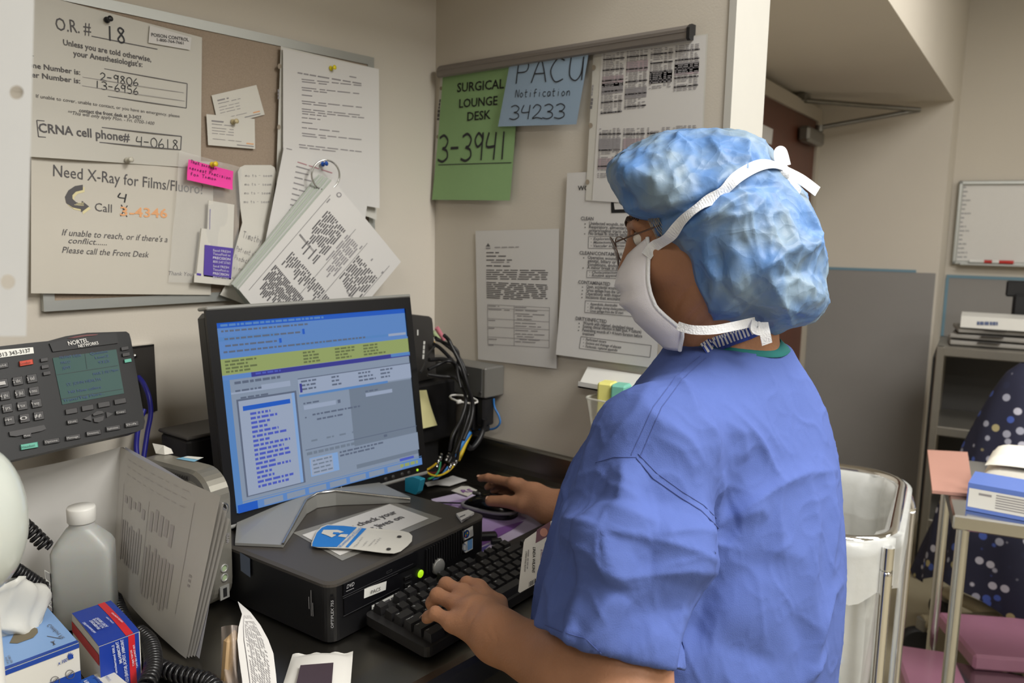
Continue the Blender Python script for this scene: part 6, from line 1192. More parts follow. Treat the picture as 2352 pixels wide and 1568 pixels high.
# ================================================================ THE NURSE
def cap_(P, a, b, ra, rb):
    a, b = V(a), V(b); ab = b - a; t = np.clip(((P - a) @ ab) / (ab @ ab), 0, 1); return np.linalg.norm(P - a - t[:, None] * ab, axis=1) - (ra + t * (rb - ra))
def ell(P, c, ax, r):
    q = np.stack([(P - V(c)) @ V(e) for e in ax], 1); r = V(r); k0 = np.linalg.norm(q / r, axis=1); k1 = np.linalg.norm(q / r ** 2, axis=1); return k0 * (k0 - 1) / np.maximum(k1, 1e-9)
def smin(a, b, k): h = np.clip(.5 + .5 * (b - a) / k, 0, 1); return b * (1 - h) + a * h - k * h * (1 - h)
def smax(a, b, k): return -smin(-a, -b, k)
def surface(fn, lo, hi, h, B=8, slack=.012):
    """quad mesh of the zero set of fn, evaluated only in blocks near it"""
    lo, hi = V(lo), V(hi); nb = np.ceil((hi - lo) / (h * B)).astype(int)
    gi = np.stack(np.meshgrid(*[np.arange(n) for n in nb], indexing='ij'), -1).reshape(-1, 3)
    d = fn(lo + (gi + .5) * h * B); act = gi[np.abs(d) < h * B * .95 + slack]
    loc = np.stack(np.meshgrid(*[np.arange(B + 1)] * 3, indexing='ij'), -1).reshape(-1, 3)
    VV, KK, EE = [], [], []; n_ = nb * B + 2
    keyf = lambda q: (q[..., 0].astype(np.int64) * n_[1] + q[..., 1]) * n_[2] + q[..., 2]
    cells = np.stack(np.meshgrid(*[np.arange(B)] * 3, indexing='ij'), -1).reshape(-1, 3)
    edges = [(a, b) for a in range(8) for b in range(8) if a < b and bin(a ^ b).count('1') == 1]; off = np.array([[(k >> 2) & 1, (k >> 1) & 1, k & 1] for k in range(8)])
    for s0 in range(0, len(act), 400):
        A = act[s0:s0 + 400]; pts = (A[:, None] * B + loc[None]); f = fn((lo + pts.reshape(-1, 3) * h)).reshape(len(A), B + 1, B + 1, B + 1)
        c8 = np.stack([f[:, o[0]:o[0] + B, o[1]:o[1] + B, o[2]:o[2] + B] for o in off], -1).reshape(len(A), -1, 8)
        ins = c8 < 0; m_ = ins.any(-1) & ~ins.all(-1); bi, ci = np.nonzero(m_); v8 = c8[bi, ci]; base = A[bi] * B + cells[ci]
        acc = np.zeros((len(bi), 3)); cnt = np.zeros(len(bi))
        for a, b in edges:
            x = (v8[:, a] < 0) != (v8[:, b] < 0); t = v8[:, a] / np.where(x, v8[:, a] - v8[:, b], 1); p = off[a] + (off[b] - off[a]) * t[:, None]; acc[x] += p[x]; cnt[x] += 1
        VV.append(lo + (base + acc / cnt[:, None]) * h); KK.append(keyf(base))
        for ax in range(3):
            b1 = [4, 2, 1][ax]; x = (v8[:, 0] < 0) != (v8[:, b1] < 0); EE.append((base[x], np.full(x.sum(), ax), v8[x, 0] < 0))
    Vt = np.concatenate(VV); K = np.concatenate(KK); o = np.argsort(K); Ks = K[o]; F = []
    for base, ax, neg in EE:
        if not len(base): continue
        a = ax[0]; e1, e2 = np.eye(3, dtype=int)[(a + 1) % 3], np.eye(3, dtype=int)[(a + 2) % 3]; idx = []; ok = np.ones(len(base), bool)
        for q in (base, base - e1, base - e1 - e2, base - e2):
            k = keyf(q); j = np.clip(np.searchsorted(Ks, k), 0, len(Ks) - 1); ok &= Ks[j] == k; idx.append(o[j])
        Q = np.stack(idx, 1)[ok]; ng = neg[ok]; Q[~ng] = Q[~ng][:, ::-1]; F.append(Q)
    return Vt, np.concatenate(F)
def vnoise(P, seed=0):
    """smooth value noise, -1..1"""
    rs = np.random.RandomState(seed); T = rs.uniform(-1, 1, 4096); i = np.floor(P).astype(int); f = P - i; f = f * f * (3 - 2 * f); out = 0
    for dx in (0, 1):
        for dy in (0, 1):
            for dz in (0, 1):
                h = ((i[:, 0] + dx) * 73856093 ^ (i[:, 1] + dy) * 19349663 ^ (i[:, 2] + dz) * 83492791) & 4095
                out = out + T[h] * (f[:, 0] if dx else 1 - f[:, 0]) * (f[:, 1] if dy else 1 - f[:, 1]) * (f[:, 2] if dz else 1 - f[:, 2])
    return out
def largest(Vt, F):
    lab = np.arange(len(Vt))
    while True:
        m_ = lab[F].min(1); new = lab.copy(); np.minimum.at(new, F.ravel(), np.repeat(m_, 4)); new = new[new]
        if (new == lab).all(): break
        lab = new
    k = np.bincount(lab).argmax(); keep = lab == k; ix = np.cumsum(keep) - 1; return Vt[keep], ix[F[keep[F[:, 0]]]]
def vnormals(Vt, F):
    n = np.cross(Vt[F[:, 2]] - Vt[F[:, 0]], Vt[F[:, 3]] - Vt[F[:, 1]]); N = np.zeros_like(Vt)
    for k in range(4): np.add.at(N, F[:, k], n)
    return N / np.maximum(np.linalg.norm(N, axis=1), 1e-12)[:, None]
def relax(Vt, F, it=2, lam=.5):
    for _ in range(it):
        S = np.zeros_like(Vt); c = np.zeros(len(Vt))
        for a, b in ((0, 1), (1, 2), (2, 3), (3, 0)): np.add.at(S, F[:, a], Vt[F[:, b]]); np.add.at(S, F[:, b], Vt[F[:, a]]); np.add.at(c, F[:, a], 1); np.add.at(c, F[:, b], 1)
        Vt = Vt * (1 - lam) + lam * S / np.maximum(c, 1)[:, None]
    return Vt
def meshpart(name, Vt, F, mats, parent, mi=None):
    me = bpy.data.meshes.new(name); base = V(parent['_base']); me.from_pydata((Vt - base).tolist(), [], F.tolist()); me.polygons.foreach_set('use_smooth', [True] * len(F))
    for q in (mats if isinstance(mats, (list, tuple)) else [mats]): me.materials.append(q)
    if mi is not None: me.polygons.foreach_set('material_index', [int(k) for k in mi])
    me.update(); o = bpy.data.objects.new(name, me); COL.objects.link(o); o.parent = parent; o['_base'] = list(base); return o
from mathutils.bvhtree import BVHTree
def onmesh(tree, pts, lift=0.0, step=12):
    """drop a line seen in the view onto the cloth"""
    out = []
    for (x0, y0), (x1, y1) in zip(pts[:-1], pts[1:]):
        n = max(1, int(math.hypot(x1 - x0, y1 - y0) / step))
        for k in range(n + (1 if (x1, y1) == pts[-1] else 0)):
            d = ray(x0 + (x1 - x0) * k / n, y0 + (y1 - y0) * k / n); h = tree.ray_cast(Vector(CAM), Vector(d).normalized())
            if h[0] is not None: out.append(V(h[0]) + V(h[1]) * lift)
    return out
def dist_line(P, L):
    d = np.full(len(P), 9.0); s = np.zeros(len(P)); L = [V(q) for q in L]; tot = max(1, len(L) - 1)
    for i, (a, b) in enumerate(zip(L[:-1], L[1:])):
        ab = b - a; t = np.clip(((P - a) @ ab) / max(ab @ ab, 1e-12), 0, 1); q = np.linalg.norm(P - a - t[:, None] * ab, axis=1); m_ = q < d; d[m_] = q[m_]; s[m_] = (i + t[m_]) / tot
    return d, s
def poly_sd(Q, pts):
    pts = np.array(pts, float); n = len(pts); d = np.full(len(Q), 1e9); ins = np.zeros(len(Q), bool)
    for i in range(n):
        a, b = pts[i], pts[(i + 1) % n]; ab = b - a; t = np.clip(((Q - a) @ ab) / (ab @ ab), 0, 1); d = np.minimum(d, np.linalg.norm(Q - a - t[:, None] * ab, axis=1)); c = ((a[1] > Q[:, 1]) != (b[1] > Q[:, 1])) & (Q[:, 0] < (b[0] - a[0]) * (Q[:, 1] - a[1]) / (b[1] - a[1] + 1e-12) + a[0]); ins ^= c
    return np.where(ins, d, -d)
skin = mat('skin_tan', (160, 115, 87), .5, spec=.35, noise=.10, nscale=55, bump=.25, bscale=330, sss=.12)
HEAD_T = math.radians(85); tF = V(math.cos(HEAD_T), math.sin(HEAD_T), 0); tL = V(-tF[1], tF[0], 0)
NB = dep(1672, 815, 1.045)
person = thing('person', 'person in blue scrubs, bouffant cap and face mask typing at the keyboard', 'person', V(-.37, -.93, 0))
# ---- head frame: fh towards the screen, uh up, lh towards the view (her left side)
fh = unit(-cr * math.cos(math.radians(17)) + cf * math.sin(math.radians(17))); fh = unit(fh * math.cos(math.radians(15)) - Z3 * math.sin(math.radians(15))); lh = unit(np.cross(Z3, fh)); uh = np.cross(fh, lh)
HC = dep(1618, 505, 1.0)
def hp_(f, l, u): return HC + fh * f + lh * l + uh * u
hx = (fh, lh, uh)
# ---- joints
SL = dep(1502, 1032, .900); SR = NB - tL * .130 - Z3 * .085 + tF * .03
EL = dep(1425, 1610, .815); WL = onz(1148, 1462, .998)
ER = V(-.085, -.70, 1.03); WR = dep(1268, 1166, 1.475)
def fingers(P, list_, k=.004):
    d = None
    for ch in list_:
        e = None
        for (a, ra), (b, rb) in zip(ch[:-1], ch[1:]): q = cap_(P, a, b, ra, rb); e = q if e is None else smin(e, q, .004)
        d = e if d is None else np.minimum(d, e)
    return d
# left hand on the keys
kL = [onz(1040, 1430, .995), onz(1050, 1388, 1.003), onz(1064, 1364, 1.005), onz(1098, 1352, 1.002)]
pL = [onz(1000, 1408, .998), onz(1004, 1366, 1.004), onz(1024, 1342, 1.006), onz(1072, 1340, 1.004)]
dL = [onz(984, 1416, .987), onz(992, 1384, .988), onz(1012, 1358, .988), onz(1058, 1350, .989)]
tLh = [onz(979, 1421, .982), onz(994, 1396, .980), onz(1014, 1368, .980), onz(1058, 1360, .980)]
rL = (.0082, .0092, .0096, .0094)
chL = [[(kL[i], rL[i] * 1.12), (pL[i], rL[i]), (dL[i], rL[i] * .90), (tLh[i], rL[i] * .80)] for i in range(4)]
thL = [(onz(1150, 1415, .995), .013), (onz(1145, 1385, .992), .0115), (onz(1118, 1366, .986), .0095), (onz(1100, 1360, .980), .0085)]
# right hand on the mouse
kR = [dep(1180, 1110, 1.55), dep(1192, 1112, 1.565), dep(1203, 1118, 1.575), dep(1213, 1126, 1.58)]
pR = [dep(1143, 1102, 1.585), dep(1153, 1108, 1.605), dep(1165, 1115, 1.62), dep(1180, 1124, 1.62)]
tR_ = [dep(1104, 1098, 1.61), dep(1120, 1118, 1.635), dep(1133, 1126, 1.65), dep(1152, 1134, 1.645)]
chR = [[(kR[i], .0105), (pR[i], .0092), ((pR[i] * .45 + tR_[i] * .55) + Z3 * .003, .0082), (tR_[i], .0072)] for i in range(4)]
thR = [(dep(1246, 1172, 1.475), .017), (dep(1202, 1160, 1.50), .0145), (dep(1160, 1151, 1.53), .0115), (dep(1126, 1150, 1.545), .0102)]
def body(P):
    d = ell(P, hp_(-.006, 0, .006), hx, (.092, .072, .090))                        # skull
    d = smin(d, ell(P, hp_(.034, 0, -.045), hx, (.062, .058, .075)), .03)          # face
    d = smin(d, cap_(P, hp_(.060, .0, -.108), hp_(.052, 0, -.10), .026, .03), .03)  # chin
    for s in (-1, 1):
        d = smin(d, cap_(P, hp_(-.012, .056 * s, -.070), hp_(.05, .022 * s, -.110), .016, .018), .025)   # jaw line
        d = smin(d, ell(P, hp_(.060, .040 * s, -.035), hx, (.026, .022, .024)), .02)                     # cheekbone
        d = smin(d, cap_(P, hp_(.082, .012 * s, .020), hp_(.072, .046 * s, .018), .010, .009), .014)      # brow
        d = smax(d, -ell(P, hp_(.094, .032 * s, .000), hx, (.016, .016, .011)), .010)                    # eye socket
        d = smin(d, ell(P, hp_(-.010, .074 * s, -.010), hx, (.018, .008, .032)), .008)                   # ear
    d = smin(d, cap_(P, hp_(.090, 0, .002), hp_(.110, 0, -.034), .008, .012), .012)                      # nose
    for s in (-1, 1): d = smin(d, ell(P, hp_(.100, .011 * s, -.040), hx, (.010, .008, .007)), .008)
    d = smin(d, ell(P, hp_(.086, 0, -.075), hx, (.012, .024, .009)), .01); d = smax(d, -cap_(P, hp_(.099, -.02, -.076), hp_(.099, .02, -.076), .002, .002), .004)   # mouth
    n0 = NB - Z3 * .01; d = smin(d, cap_(P, hp_(-.030, 0, -.05), n0, .054, .060), .035)                   # neck
    d = smin(d, cap_(P, hp_(.028, 0, -.095), n0 + tF * .035, .030, .040), .03)
    t0 = NB - Z3 * .12; d = smin(d, ell(P, t0, (tL, tF, Z3), (.155, .09, .13)), .05); d = smin(d, ell(P, dep(1590, 1300, 1.08), (tL, tF, Z3), (.165, .13, .22)), .06)
    for S, E, W in ((SL, EL, WL), (SR, ER, WR)):
        d = smin(d, cap_(P, S, E, .052, .046), .03); M = E * .68 + W * .32 + Z3 * .004
        d = smin(d, cap_(P, E, M, .046, .043), .03); d = smin(d, cap_(P, M, W, .043, .0285), .03)
    pl = np.minimum(np.minimum(cap_(P, WL * .75 + kL[0] * .25, kL[0], .018, .012), cap_(P, WL * .8 + kL[1] * .2, kL[1], .018, .0125)), np.minimum(cap_(P, WL * .8 + kL[2] * .2, kL[2], .018, .013), cap_(P, WL * .75 + kL[3] * .25 + Z3 * -.002, kL[3], .019, .0125)))
    pl = smin(pl, cap_(P, WL, (kL[1] + kL[2]) / 2 * .55 + WL * .45, .027, .022), .02); pl = smin(pl, fingers(P, chL), .008); pl = smin(pl, fingers(P, [thL]), .014); d = smin(d, pl, .022)
    pr_ = np.minimum(np.minimum(cap_(P, WR * .7 + kR[0] * .3, kR[0], .019, .012), cap_(P, WR * .7 + kR[1] * .3, kR[1], .019, .012)), np.minimum(cap_(P, WR * .7 + kR[2] * .3, kR[2], .019, .012), cap_(P, WR * .7 + kR[3] * .3, kR[3], .019, .0115)))
    pr_ = smin(pr_, cap_(P, WR, (kR[0] + kR[2]) / 2 * .5 + WR * .5, .026, .024), .02); pr_ = smin(pr_, fingers(P, chR), .008); pr_ = smin(pr_, fingers(P, [thR]), .014); return smin(d, pr_, .022)
bv_v, bv_f = surface(body, (-.80, -1.14, .90), (.06, -.18, 1.66), .0030)
bv_v = relax(bv_v, bv_f, 1, .4); nn_ = vnormals(bv_v, bv_f)
# tendons, knuckle folds and neck lines
for a, b in [(WL * .55 + kL[i] * .45 + Z3 * .012, kL[i] + Z3 * .010) for i in range(4)]: dd, ss = dist_line(bv_v, [a, b]); bv_v += nn_ * (.0018 * np.exp(-(dd / .004) ** 2) * np.sin(PI * np.clip(ss, 0, 1)))[:, None]
for i in range(4):
    dd = np.linalg.norm(bv_v - pL[i] - Z3 * .007, axis=1); bv_v += nn_ * (.0010 * np.exp(-(dd / .006) ** 2))[:, None]
tree_b = BVHTree.FromPolygons(bv_v.tolist(), bv_f.tolist())
for pts in ([(1640, 670), (1575, 740), (1545, 790)], [(1655, 700), (1600, 760), (1555, 815)], [(1668, 735), (1625, 775), (1572, 830)], [(1600, 640), (1560, 690), (1540, 730)], [(1690, 745), (1650, 780), (1600, 815)]):
    Lp = onmesh(tree_b, pts); 
    if len(Lp) > 2: dd, ss = dist_line(bv_v, Lp); bv_v -= nn_ * (.0022 * np.exp(-(dd / .0032) ** 2) * np.sin(PI * np.clip(ss * .9 + .05, 0, 1)))[:, None]
for pts in ([(1118, 1452), (1128, 1475), (1112, 1500)], [(1130, 1440), (1142, 1470), (1126, 1508)], [(1090, 1375), (1060, 1420)], [(1100, 1400), (1075, 1440)]):
    Lp = onmesh(tree_b, pts)
    if len(Lp) > 2: dd, ss = dist_line(bv_v, Lp); bv_v -= nn_ * (.0010 * np.exp(-(dd / .0025) ** 2))[:, None]
meshpart('body', bv_v, bv_f, skin, person)
# nails of the visible fingers
nail = mat('nail', (206, 160, 136), .3, spec=.5)
for (p, r, d0) in ((tLh[0], rL[0], dL[0]), (thR[3][0], .0102, thR[2][0]), (tR_[0], .0072, pR[0])):
    ax_ = unit(p - d0); up = unit(Z3 - ax_ * ax_[2]); sd = np.cross(ax_, up); m = MB(); m.grid(lambda u, v: p + ax_ * ((v - .5) * .010 + .001) + (up * math.cos((u - .5) * 1.7) + sd * math.sin((u - .5) * 1.7)) * (r * .80 + .0010), 8, 6); obj('fingernail', m, nail, person)
# eyes, brows, loose hair
for s in (1, -1):
    c = hp_(.0755, .032 * s, .000); m = MB().lathe(c, unit(fh + lh * .12 * s), [(.0115 * math.sin(t), -.0115 * math.cos(t)) for t in np.linspace(.05, PI - .46, 12)] + [(.0052, .0104)], seg=20); m.lathe(c, unit(fh + lh * .12 * s), [(.0053, .0103), (.003, .0112), (0, .0114)], m=1, seg=16); obj('eye', m, [mat('eye_white', (226, 220, 212), .25), mat('iris_brown', (46, 30, 22), .15)], person)
    m = MB()
    for k in range(16):
        t = k / 15; a = hp_(.093 - .020 * t * t, (.012 + .040 * t) * s, .020 + .006 * math.sin(PI * t)); m.tube([a, a + lh * (.010 * s) + uh * .004 - fh * .004], [.0012, .0004], seg=4)
    obj('eyebrow', m, mat('brow_hair', (70, 54, 46), .8), person)
    m = MB(); m.tube([hp_(.084, (.020 + .024 * t) * s, .006 + .006 * math.sin(PI * t)) for t in np.linspace(0, 1, 8)], .0022, seg=5); obj('eyelid', m, skin, person)
m = MB()
for k in range(14): a = hp_(.052 - .002 * k, .070 + .0006 * k, .040 - .002 * (k % 4)); m.tube(spline([a, a + uh * -.025 + fh * (.006 + .001 * k), a - uh * .050 + fh * (.002 * (k % 5)) - lh * .002], 4), .00035, seg=4)
obj('grey_hair', m, mat('hair_grey', (156, 148, 138), .6), person)
# ---- scrub top
ST = [(1.335, 1672, 815, .070, .066), (1.305, 1670, 865, .105, .082), (1.262, 1664, 930, .150, .108), (1.215, 1645, 1010, .178, .140), (1.165, 1618, 1095, .190, .162), (1.085, 1602, 1245, .200, .178), (1.0, 1578, 1400, .207, .190), (.92, 1566, 1540, .205, .188), (.80, 1566, 1740, .200, .175), (.70, 1566, 1900, .200, .170)]
zs = np.array([q[0] for q in ST])[::-1]; cs = np.array([dep(q[1] - 4 * (q[0] < 1.25), q[2], 1.045 + .04 * min(1, (1.335 - q[0]) / .12))[:2] for q in ST])[::-1]; As = np.array([q[3] for q in ST])[::-1]; Bs = np.array([q[4] for q in ST])[::-1]
for _ in (0,):
    zz = np.linspace(zs[0], zs[-1], 80); sm = lambda y: np.convolve(np.pad(np.interp(zz, zs, y), 5, mode='edge'), np.ones(11) / 11, 'valid'); cX, cY, cA, cB = sm(cs[:, 0]), sm(cs[:, 1]), sm(As) * .985, sm(Bs) * .985
def torso(P):
    z = P[:, 2]; cx, cy, a, b = np.interp(z, zz, cX), np.interp(z, zz, cY), np.interp(z, zz, cA), np.interp(z, zz, cB); dx, dy = P[:, 0] - cx, P[:, 1] - cy
    u = dx * tL[0] + dy * tL[1]; v = dx * tF[0] + dy * tF[1]; k = ((np.abs(u) / a) ** 2.35 + (np.abs(v) / b) ** 2.35) ** (1 / 2.35); return (k - 1) * np.minimum(a, b) * .92
HL = dep(1396, 1492, .838); axL = unit(HL - SL)
sR1 = SR + (ER - SR) * .85; axR = unit(sR1 - SR)
def sleeve(P, S, H, ax, r0, r1): d = cap_(P, S, H + ax * .08, r0, r1 + .006); d = smax(d, (P - H) @ ax, .004); return np.maximum(d, -np.maximum(cap_(P, S, H + ax * .08, r0 - .02, r1), -((P - (H - ax * .07)) @ ax)))
e1_ = unit(cr - axL * np.dot(cr, axL)); e2_ = unit(-np.cross(e1_, axL)); e2_ = e2_ if np.dot(e2_, -cf) > 0 else -e2_; LenL = np.linalg.norm(HL - SL)
W0 = [(-.078, .002), (-.024, .084), (.060, .056), (.084, -.006), (.034, -.072), (-.044, -.062)]; W1 = [(-.082, -.004), (-.050, .076), (.058, .066), (.084, -.004), (.034, -.074), (-.048, -.066)]
def near_sleeve(P):
    q = P - SL; t = np.clip((q @ axL) / LenL, 0, 1); Q = np.stack([q @ e1_, q @ e2_], 1); a = -poly_sd(Q, W0) - .001; b = -poly_sd(Q, W1) - .001; d = a * (1 - t) + b * t
    rnd = cap_(P, SL, HL + axL * .08, .072, .083); k = np.clip((t - .10) / .32, 0, 1); k = k * k * (3 - 2 * k); d = rnd * (1 - k) + d * k; d = smax(d, (P - HL) @ axL, .004)
    return np.maximum(d, -np.maximum(cap_(P, SL, HL + axL * .08, .045, .060), -((P - (HL - axL * .07)) @ axL)))
def scrub(P):
    d = torso(P); d = smax(d, .69 - P[:, 2], .01); d = smax(d, P[:, 2] - 1.334, .01)
    sh_ = np.minimum(cap_(P, NB - Z3 * .068 + tL * .03, SL, .066, .068), cap_(P, NB - Z3 * .068 - tL * .03, SR, .064, .066)); d = smin(d, sh_, .05)
    d = smin(d, near_sleeve(P), .012); d = smin(d, sleeve(P, SR, sR1, axR, .07, .078), .022)
    return smax(d, -cap_(P, NB - Z3 * .06, NB + Z3 * .2, .056, .075), .012)
sv, sf = surface(scrub, (-.80, -1.20, .68), (.08, -.50, 1.38), .0032)
sv = relax(sv, sf, 2, .5); sn = vnormals(sv, sf)
tree_s = BVHTree.FromPolygons(sv.tolist(), sf.tolist())
def crease(pts, amp, wd, sharp=1.0, taper=True):
    L_ = onmesh(tree_s, pts)
    if len(L_) < 2: return 0
    dd, ss = dist_line(sv, L_); A = abs(amp); prof_ = np.exp(-(dd / wd) ** sharp) if sharp > 1.05 else np.maximum(0, 1 - dd / (wd * 3.2)) ** 1.25 * 1.7
    t = np.sin(PI * np.clip(ss * .94 + .03, 0, 1)) ** .6 if taper else 1; return amp * (1.8 if sharp <= 1.05 else 1.5) * prof_ * t
disp = np.zeros(len(sv))
# pressed creases of the near sleeve
for pts, a, w_, s_ in (([(1413, 1155), (1405, 1223), (1404, 1290), (1406, 1355)], .0075, .011, 1.0), ([(1300, 1193), (1350, 1207), (1405, 1223)], .0055, .010, 1.0), ([(1405, 1223), (1500, 1240), (1580, 1265), (1640, 1285)], .0055, .011, 1.0), ([(1405, 1326), (1500, 1318), (1640, 1308)], .0055, .011, 1.0),
        ([(1296, 1228), (1340, 1255), (1380, 1305), (1406, 1355)], .0050, .010, 1.0), ([(1406, 1355), (1370, 1420), (1328, 1488)], .0060, .012, 1.0), ([(1413, 1165), (1460, 1185), (1500, 1198)], .0045, .008, 1.0), ([(1480, 1225), (1560, 1215), (1640, 1218)], .0045, .009, 1.0), ([(1430, 1060), (1440, 1110), (1435, 1160)], .0040, .007, 1.0),
        ([(1255, 1320), (1270, 1370), (1262, 1440)], .005, .012, 1.3), ([(1310, 1400), (1330, 1450), (1320, 1500)], -.003, .010, 1.5), ([(1530, 1430), (1480, 1480), (1420, 1520)], .004, .016, 1.6), ([(1600, 1330), (1560, 1400), (1500, 1450)], -.004, .018, 1.8),
        # shoulder, back and armhole folds
        ([(1560, 862), (1580, 900), (1600, 950)], .0045, .009, 1.2), ([(1600, 950), (1640, 1000), (1650, 1060)], .0045, .011, 1.3), ([(1655, 960), (1700, 1000), (1712, 1060)], .005, .014, 1.4), ([(1665, 930), (1740, 1010), (1790, 1105)], .006, .011, 1.2), ([(1700, 920), (1760, 985), (1800, 1050)], .003, .012, 1.4),
        ([(1650, 1215), (1700, 1170), (1790, 1110), (1850, 1085), (1920, 1080)], .0055, .010, 1.2), ([(1655, 1090), (1650, 1150), (1652, 1215)], .007, .014, 1.4), ([(1690, 1120), (1670, 1180), (1655, 1250)], -.008, .020, 1.7), ([(1652, 1250), (1640, 1330), (1610, 1420), (1560, 1530)], -.012, .022, 1.7), ([(1690, 1190), (1740, 1170), (1760, 1190)], .006, .014, 1.4),
        ([(1790, 1110), (1784, 1180), (1790, 1260)], .0040, .009, 1.3), ([(1850, 1090), (1870, 1200), (1860, 1330), (1870, 1450)], .0045, .014, 1.4), ([(1905, 1085), (1912, 1200), (1900, 1330)], .0045, .012, 1.3), ([(1760, 1260), (1830, 1275), (1850, 1300)], .003, .015, 1.6), ([(1655, 1360), (1740, 1300), (1800, 1290)], -.004, .02, 1.8),
        ([(1640, 1480), (1720, 1500), (1800, 1530)], -.006, .022, 1.8), ([(1930, 1335), (1905, 1360), (1880, 1430), (1860, 1520)], .007, .013, 1.3), ([(1890, 1500), (1860, 1540), (1850, 1568)], .006, .010, 1.3), ([(1820, 1400), (1850, 1480), (1840, 1560)], -.004, .016, 1.6),
        ([(1500, 870), (1460, 950), (1400, 1010)], .003, .012, 1.4), ([(1360, 1010), (1330, 1100), (1290, 1180)], .005, .012, 1.3), ([(1345, 1050), (1320, 1120), (1275, 1200)], -.004, .010, 1.4), ([(1290, 1090), (1300, 1150), (1262, 1230)], .004, .008, 1.3), ([(1480, 930), (1520, 980), (1560, 1000)], .003, .010, 1.4), ([(1500, 1000), (1560, 1030), (1600, 1090)], .0030, .010, 1.4), ([(1520, 960), (1580, 1010), (1620, 1070)], .0030, .008, 1.4)):
    disp = disp + crease(pts, a, w_, s_)
low = np.clip((1.36 - sv[:, 2]) / .1, 0, 1)
q1 = vnoise(sv * V(9, 9, 7), 3); q2 = vnoise(sv * V(26, 26, 15), 5); q3 = 1 - np.abs(vnoise(sv @ np.array([[30, 10, 0], [-12, 34, 8], [6, -4, 22]]), 8)); q4 = vnoise(sv * 70, 11); q5 = 1 - np.abs(vnoise(sv @ np.array([[70, 22, 0], [-30, 80, 20], [18, -8, 46]]), 13))
disp += low * (.0030 * q1 + .0007 * q2 + .0016 * (q3 ** 7 - .2) + .0007 * q5 ** 6 + .0002 * q4)
sv = sv + sn * disp[:, None]
scr_m = mat('scrub_cotton', (82, 100, 162), .82, spec=.15, noise=.04, nscale=24, bump=.25, bscale=900)
meshpart('scrub_top', sv, sf, scr_m, person)
tree_s = BVHTree.FromPolygons(sv.tolist(), sf.tolist())
stitch = mat('scrub_stitch', (64, 80, 138), .8)
def seam(pts, r=.0005, mt=stitch, nm='seam'):
    L_ = onmesh(tree_s, pts, .0002, 10)
    if len(L_) > 3: obj(nm, MB().tube(spline(L_, 3), r, seg=5), mt, person)
seam([(1622, 822), (1570, 868), (1520, 935), (1470, 1050)]); seam([(1608, 818), (1552, 866), (1500, 935), (1450, 1045)])
seam([(1368, 1062), (1410, 1050), (1462, 1050)]); seam([(1462, 1052), (1500, 1098), (1560, 1140), (1610, 1172), (1650, 1212)], .0008); seam([(1466, 1042), (1508, 1086), (1566, 1128), (1616, 1160), (1652, 1196)])
hemp = [(1252, 1435), (1290, 1450), (1345, 1466), (1380, 1500), (1420, 1535), (1450, 1550), (1500, 1556)]; seam(hemp, .0005)
# teal neck binding, following the opening
teal_b = mat('neck_binding', (28, 110, 108), .8)
rc = NB - Z3 * .016; ring = []
for k in range(48):
    th = 2 * PI * k / 48; dr = tL * math.cos(th) + tF * math.sin(th); best = None
    for r in np.linspace(.052, .10, 26):
        p = rc + dr * r; h = tree_s.ray_cast(Vector((p[0], p[1], 1.5)), Vector((0, 0, -1)))
        if h[0] is not None and h[1][2] > .12 and (best is None or h[0][2] > best[2] + .0002): best = V(h[0])
    ring.append(best if best is not None else rc + dr * .075)
ring = np.array(ring)
for _ in range(4): ring = (np.roll(ring, 1, 0) + ring * 2 + np.roll(ring, -1, 0)) / 4
m = MB(); n = len(ring); cen = ring.mean(0)
outv = [p + unit((p - cen) * V(1, 1, 0)) * .0085 - Z3 * .0035 for p in ring]; inv = [p - unit((p - cen) * V(1, 1, 0)) * .004 + Z3 * .0075 for p in ring]; mid = [p + Z3 * .0035 for p in ring]
m.add(outv + mid + inv, [(k, (k + 1) % n, n + (k + 1) % n, n + k) for k in range(n)] + [(n + k, n + (k + 1) % n, 2 * n + (k + 1) % n, 2 * n + k) for k in range(n)], smooth=True); o_ = obj('neck_binding', m, teal_b, person, solid=.0016); o_['label'] = 'dark teal neck binding'
# ---- trousers and shoes
hipc = V(*cs[0], .70)
def trousers(P):
    d = ell(P, hipc + Z3 * .06, (tL, tF, Z3), (.185, .15, .16))
    for s in (1, -1): k_ = hipc + tL * .095 * s; d = smin(d, cap_(P, k_, V(k_[0], k_[1] + .01, .42), .098, .082), .04); d = smin(d, cap_(P, V(k_[0], k_[1] + .01, .42), V(k_[0], k_[1] - .01, .07), .082, .075), .03)
    return smax(d, .055 - P[:, 2], .006)
a_, b_ = surface(trousers, (hipc[0] - .32, hipc[1] - .26, .04), (hipc[0] + .32, hipc[1] + .26, .95), .011); meshpart('scrub_trousers', relax(a_, b_, 2), b_, scr_m, person)
for s in (1, -1):
    k_ = hipc + tL * .095 * s
    a_, b_ = surface(lambda P: smax(smin(ell(P, V(k_[0], k_[1] + .06, .035) + tF * .02, (tL, tF, Z3), (.048, .115, .05)), cap_(P, V(k_[0], k_[1] - .01, .05), V(k_[0], k_[1] - .01, .09), .046, .044), .03), .002 - P[:, 2], .004), (k_[0] - .12, k_[1] - .14, -.01), (k_[0] + .12, k_[1] + .24, .16), .008); meshpart('shoe', a_, b_, white_pl, person)
